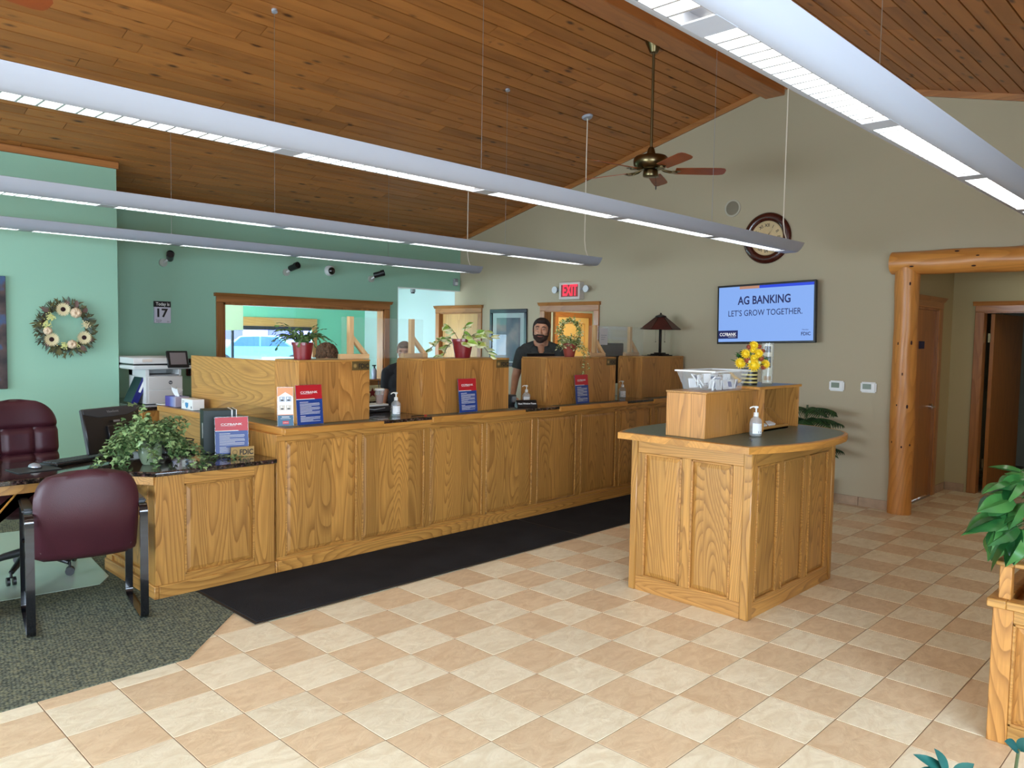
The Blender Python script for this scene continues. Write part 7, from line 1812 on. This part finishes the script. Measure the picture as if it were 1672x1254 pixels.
    if not curly:
        h.ell(P(0, 0.020, 0.040), (0.084, 0.098, 0.086), 24, 14, Rm); h.ell(P(0, 0.048, -0.005), (0.081, 0.068, 0.085), 20, 12, Rm)
        h.ell(P(0, -0.048, 0.086), (0.060, 0.046, 0.026), 16, 8, Rm)
        for s in (-1, 1): h.ell(P(s*0.073, -0.016, 0.022), (0.010, 0.024, 0.045), 10, 8, Rm)
        remeshed(fin(h), 'hair', M[hairm], t, 0.006, 1)
    else:
        rr = random.Random(3)
        h.ell(P(0, 0.014, 0.03), (0.092, 0.104, 0.098), 24, 14, Rm)
        for i in range(230):
            u = Vector((rr.gauss(0, 1), rr.gauss(0, 1)+0.4, rr.gauss(0, 1)+0.35)).normalized(); h.ell(P(u.x*0.092, 0.014+u.y*0.104, 0.03+u.z*0.098), rr.uniform(0.010, 0.019), 8, 6)
        remeshed(fin(h), 'hair', M[hairm], t, 0.006, 0)
    if beardy:
        q = MB(); q.ell(P(0, -0.034, -0.072), (0.0710, 0.067, 0.050), 22, 12, Rm); q.ell(P(0, -0.062, -0.098), (0.046, 0.044, 0.036), 18, 10, Rm)
        capsule(q, P(-0.030, -0.092, -0.052), P(0.030, -0.092, -0.052), 0.0105, 0.0105, 10)
        capsule(q, P(-0.030, -0.092, -0.052), P(-0.036, -0.083, -0.080), 0.010, 0.014, 10); capsule(q, P(0.030, -0.092, -0.052), P(0.036, -0.083, -0.080), 0.010, 0.014, 10)
        for s in (-1, 1): capsule(q, P(s*0.064, -0.030, -0.055), P(s*0.074, -0.014, 0.005), 0.016, 0.008, 10)
        remeshed(fin(q), 'beard', M['beard'], t, 0.005, 1)
    e = MB(); pu = MB(); bw_ = MB(); lp = MB()
    for s in (-1, 1):
        e.ell(P(s*0.031, -0.0865, 0.008), (0.0120, 0.006, 0.0044), 12, 8, Rm); pu.ell(P(s*0.031, -0.0912, 0.008), (0.0050, 0.0022, 0.0042), 10, 6, Rm)
        bw_.tube([P(s*0.012, -0.097, 0.030), P(s*0.030, -0.100, 0.035), P(s*0.050, -0.088, 0.028)], [0.0035, 0.0052, 0.003], n=8)
    lp.tube([P(-0.024, -0.099, -0.062), P(-0.010, -0.108, -0.0645), P(0.010, -0.108, -0.0645), P(0.024, -0.099, -0.062)], [0.002, 0.0048, 0.0048, 0.002], n=8)
    fin(e).build('eyes', M['eyew'], t); fin(pu).build('pupils', M['ink'], t); fin(bw_).build('eyebrows', M[hairm], t); fin(lp).build('lips', M['lip'], t)
    return t
person('bearded man in a charcoal polo standing behind the counter', (6.585, 5.97, 0.004), math.radians(-46), 1.868, False, 'hair', True, headtilt=(0.04, 0.06, -0.12),
       arms={-1: ((-0.275, -0.02, 1.15), (-0.30, -0.20, 0.955), (-0.1, -0.8, -0.55)), 1: ((0.26, -0.01, 1.14), (0.16, -0.20, 1.02), (-0.3, -0.9, -0.1))})
def stool(x, y, h, label):
    t = thing('teller_stool', label, 'stool', (x, y, 0.004))
    MB().lathe([(0.0, h), (0.19, h), (0.205, h+0.02), (0.20, h+0.05), (0.0, h+0.06)], (x, y, 0.004), 24).build('seat', M['black'], t)
    MB().cyl((x, y, 0.06), (x, y, h), 0.025).build('column', M['chrome'], t)
    MB().lathe([(0.16, 0.20), (0.175, 0.21), (0.16, 0.22)], (x, y, 0.004), 24, close=False).build('foot_ring', M['chrome'], t)
    for k in range(5):
        a = k*2*PI/5; MB().tube([(x, y, 0.09), (x+0.24*math.cos(a), y+0.24*math.sin(a), 0.05)], [0.02, 0.012]).ell((x+0.24*math.cos(a), y+0.24*math.sin(a), 0.028), 0.024, 10, 8).build('base_spoke', M['black'], t)
stool(4.10, 6.52, 0.49, 'black stool under the curly-haired teller'); stool(5.93, 7.62, 0.50, 'black stool under the farther seated teller')
person('seated teller with curly brown hair, only the top of the head showing behind the cactus', (4.10, 6.50, 0.0), math.radians(-20), 1.545, True, 'hair2', False, headtilt=(0.45, 0, 0.1), curly=True, shirt='trouser')
person('seated teller with reddish brown hair behind the left bracket of the second hutch', (5.90, 7.60, 0.0), math.radians(-46), 1.570, True, 'hair2', False, headtilt=(0.25, 0, 0), shirt='trouser')
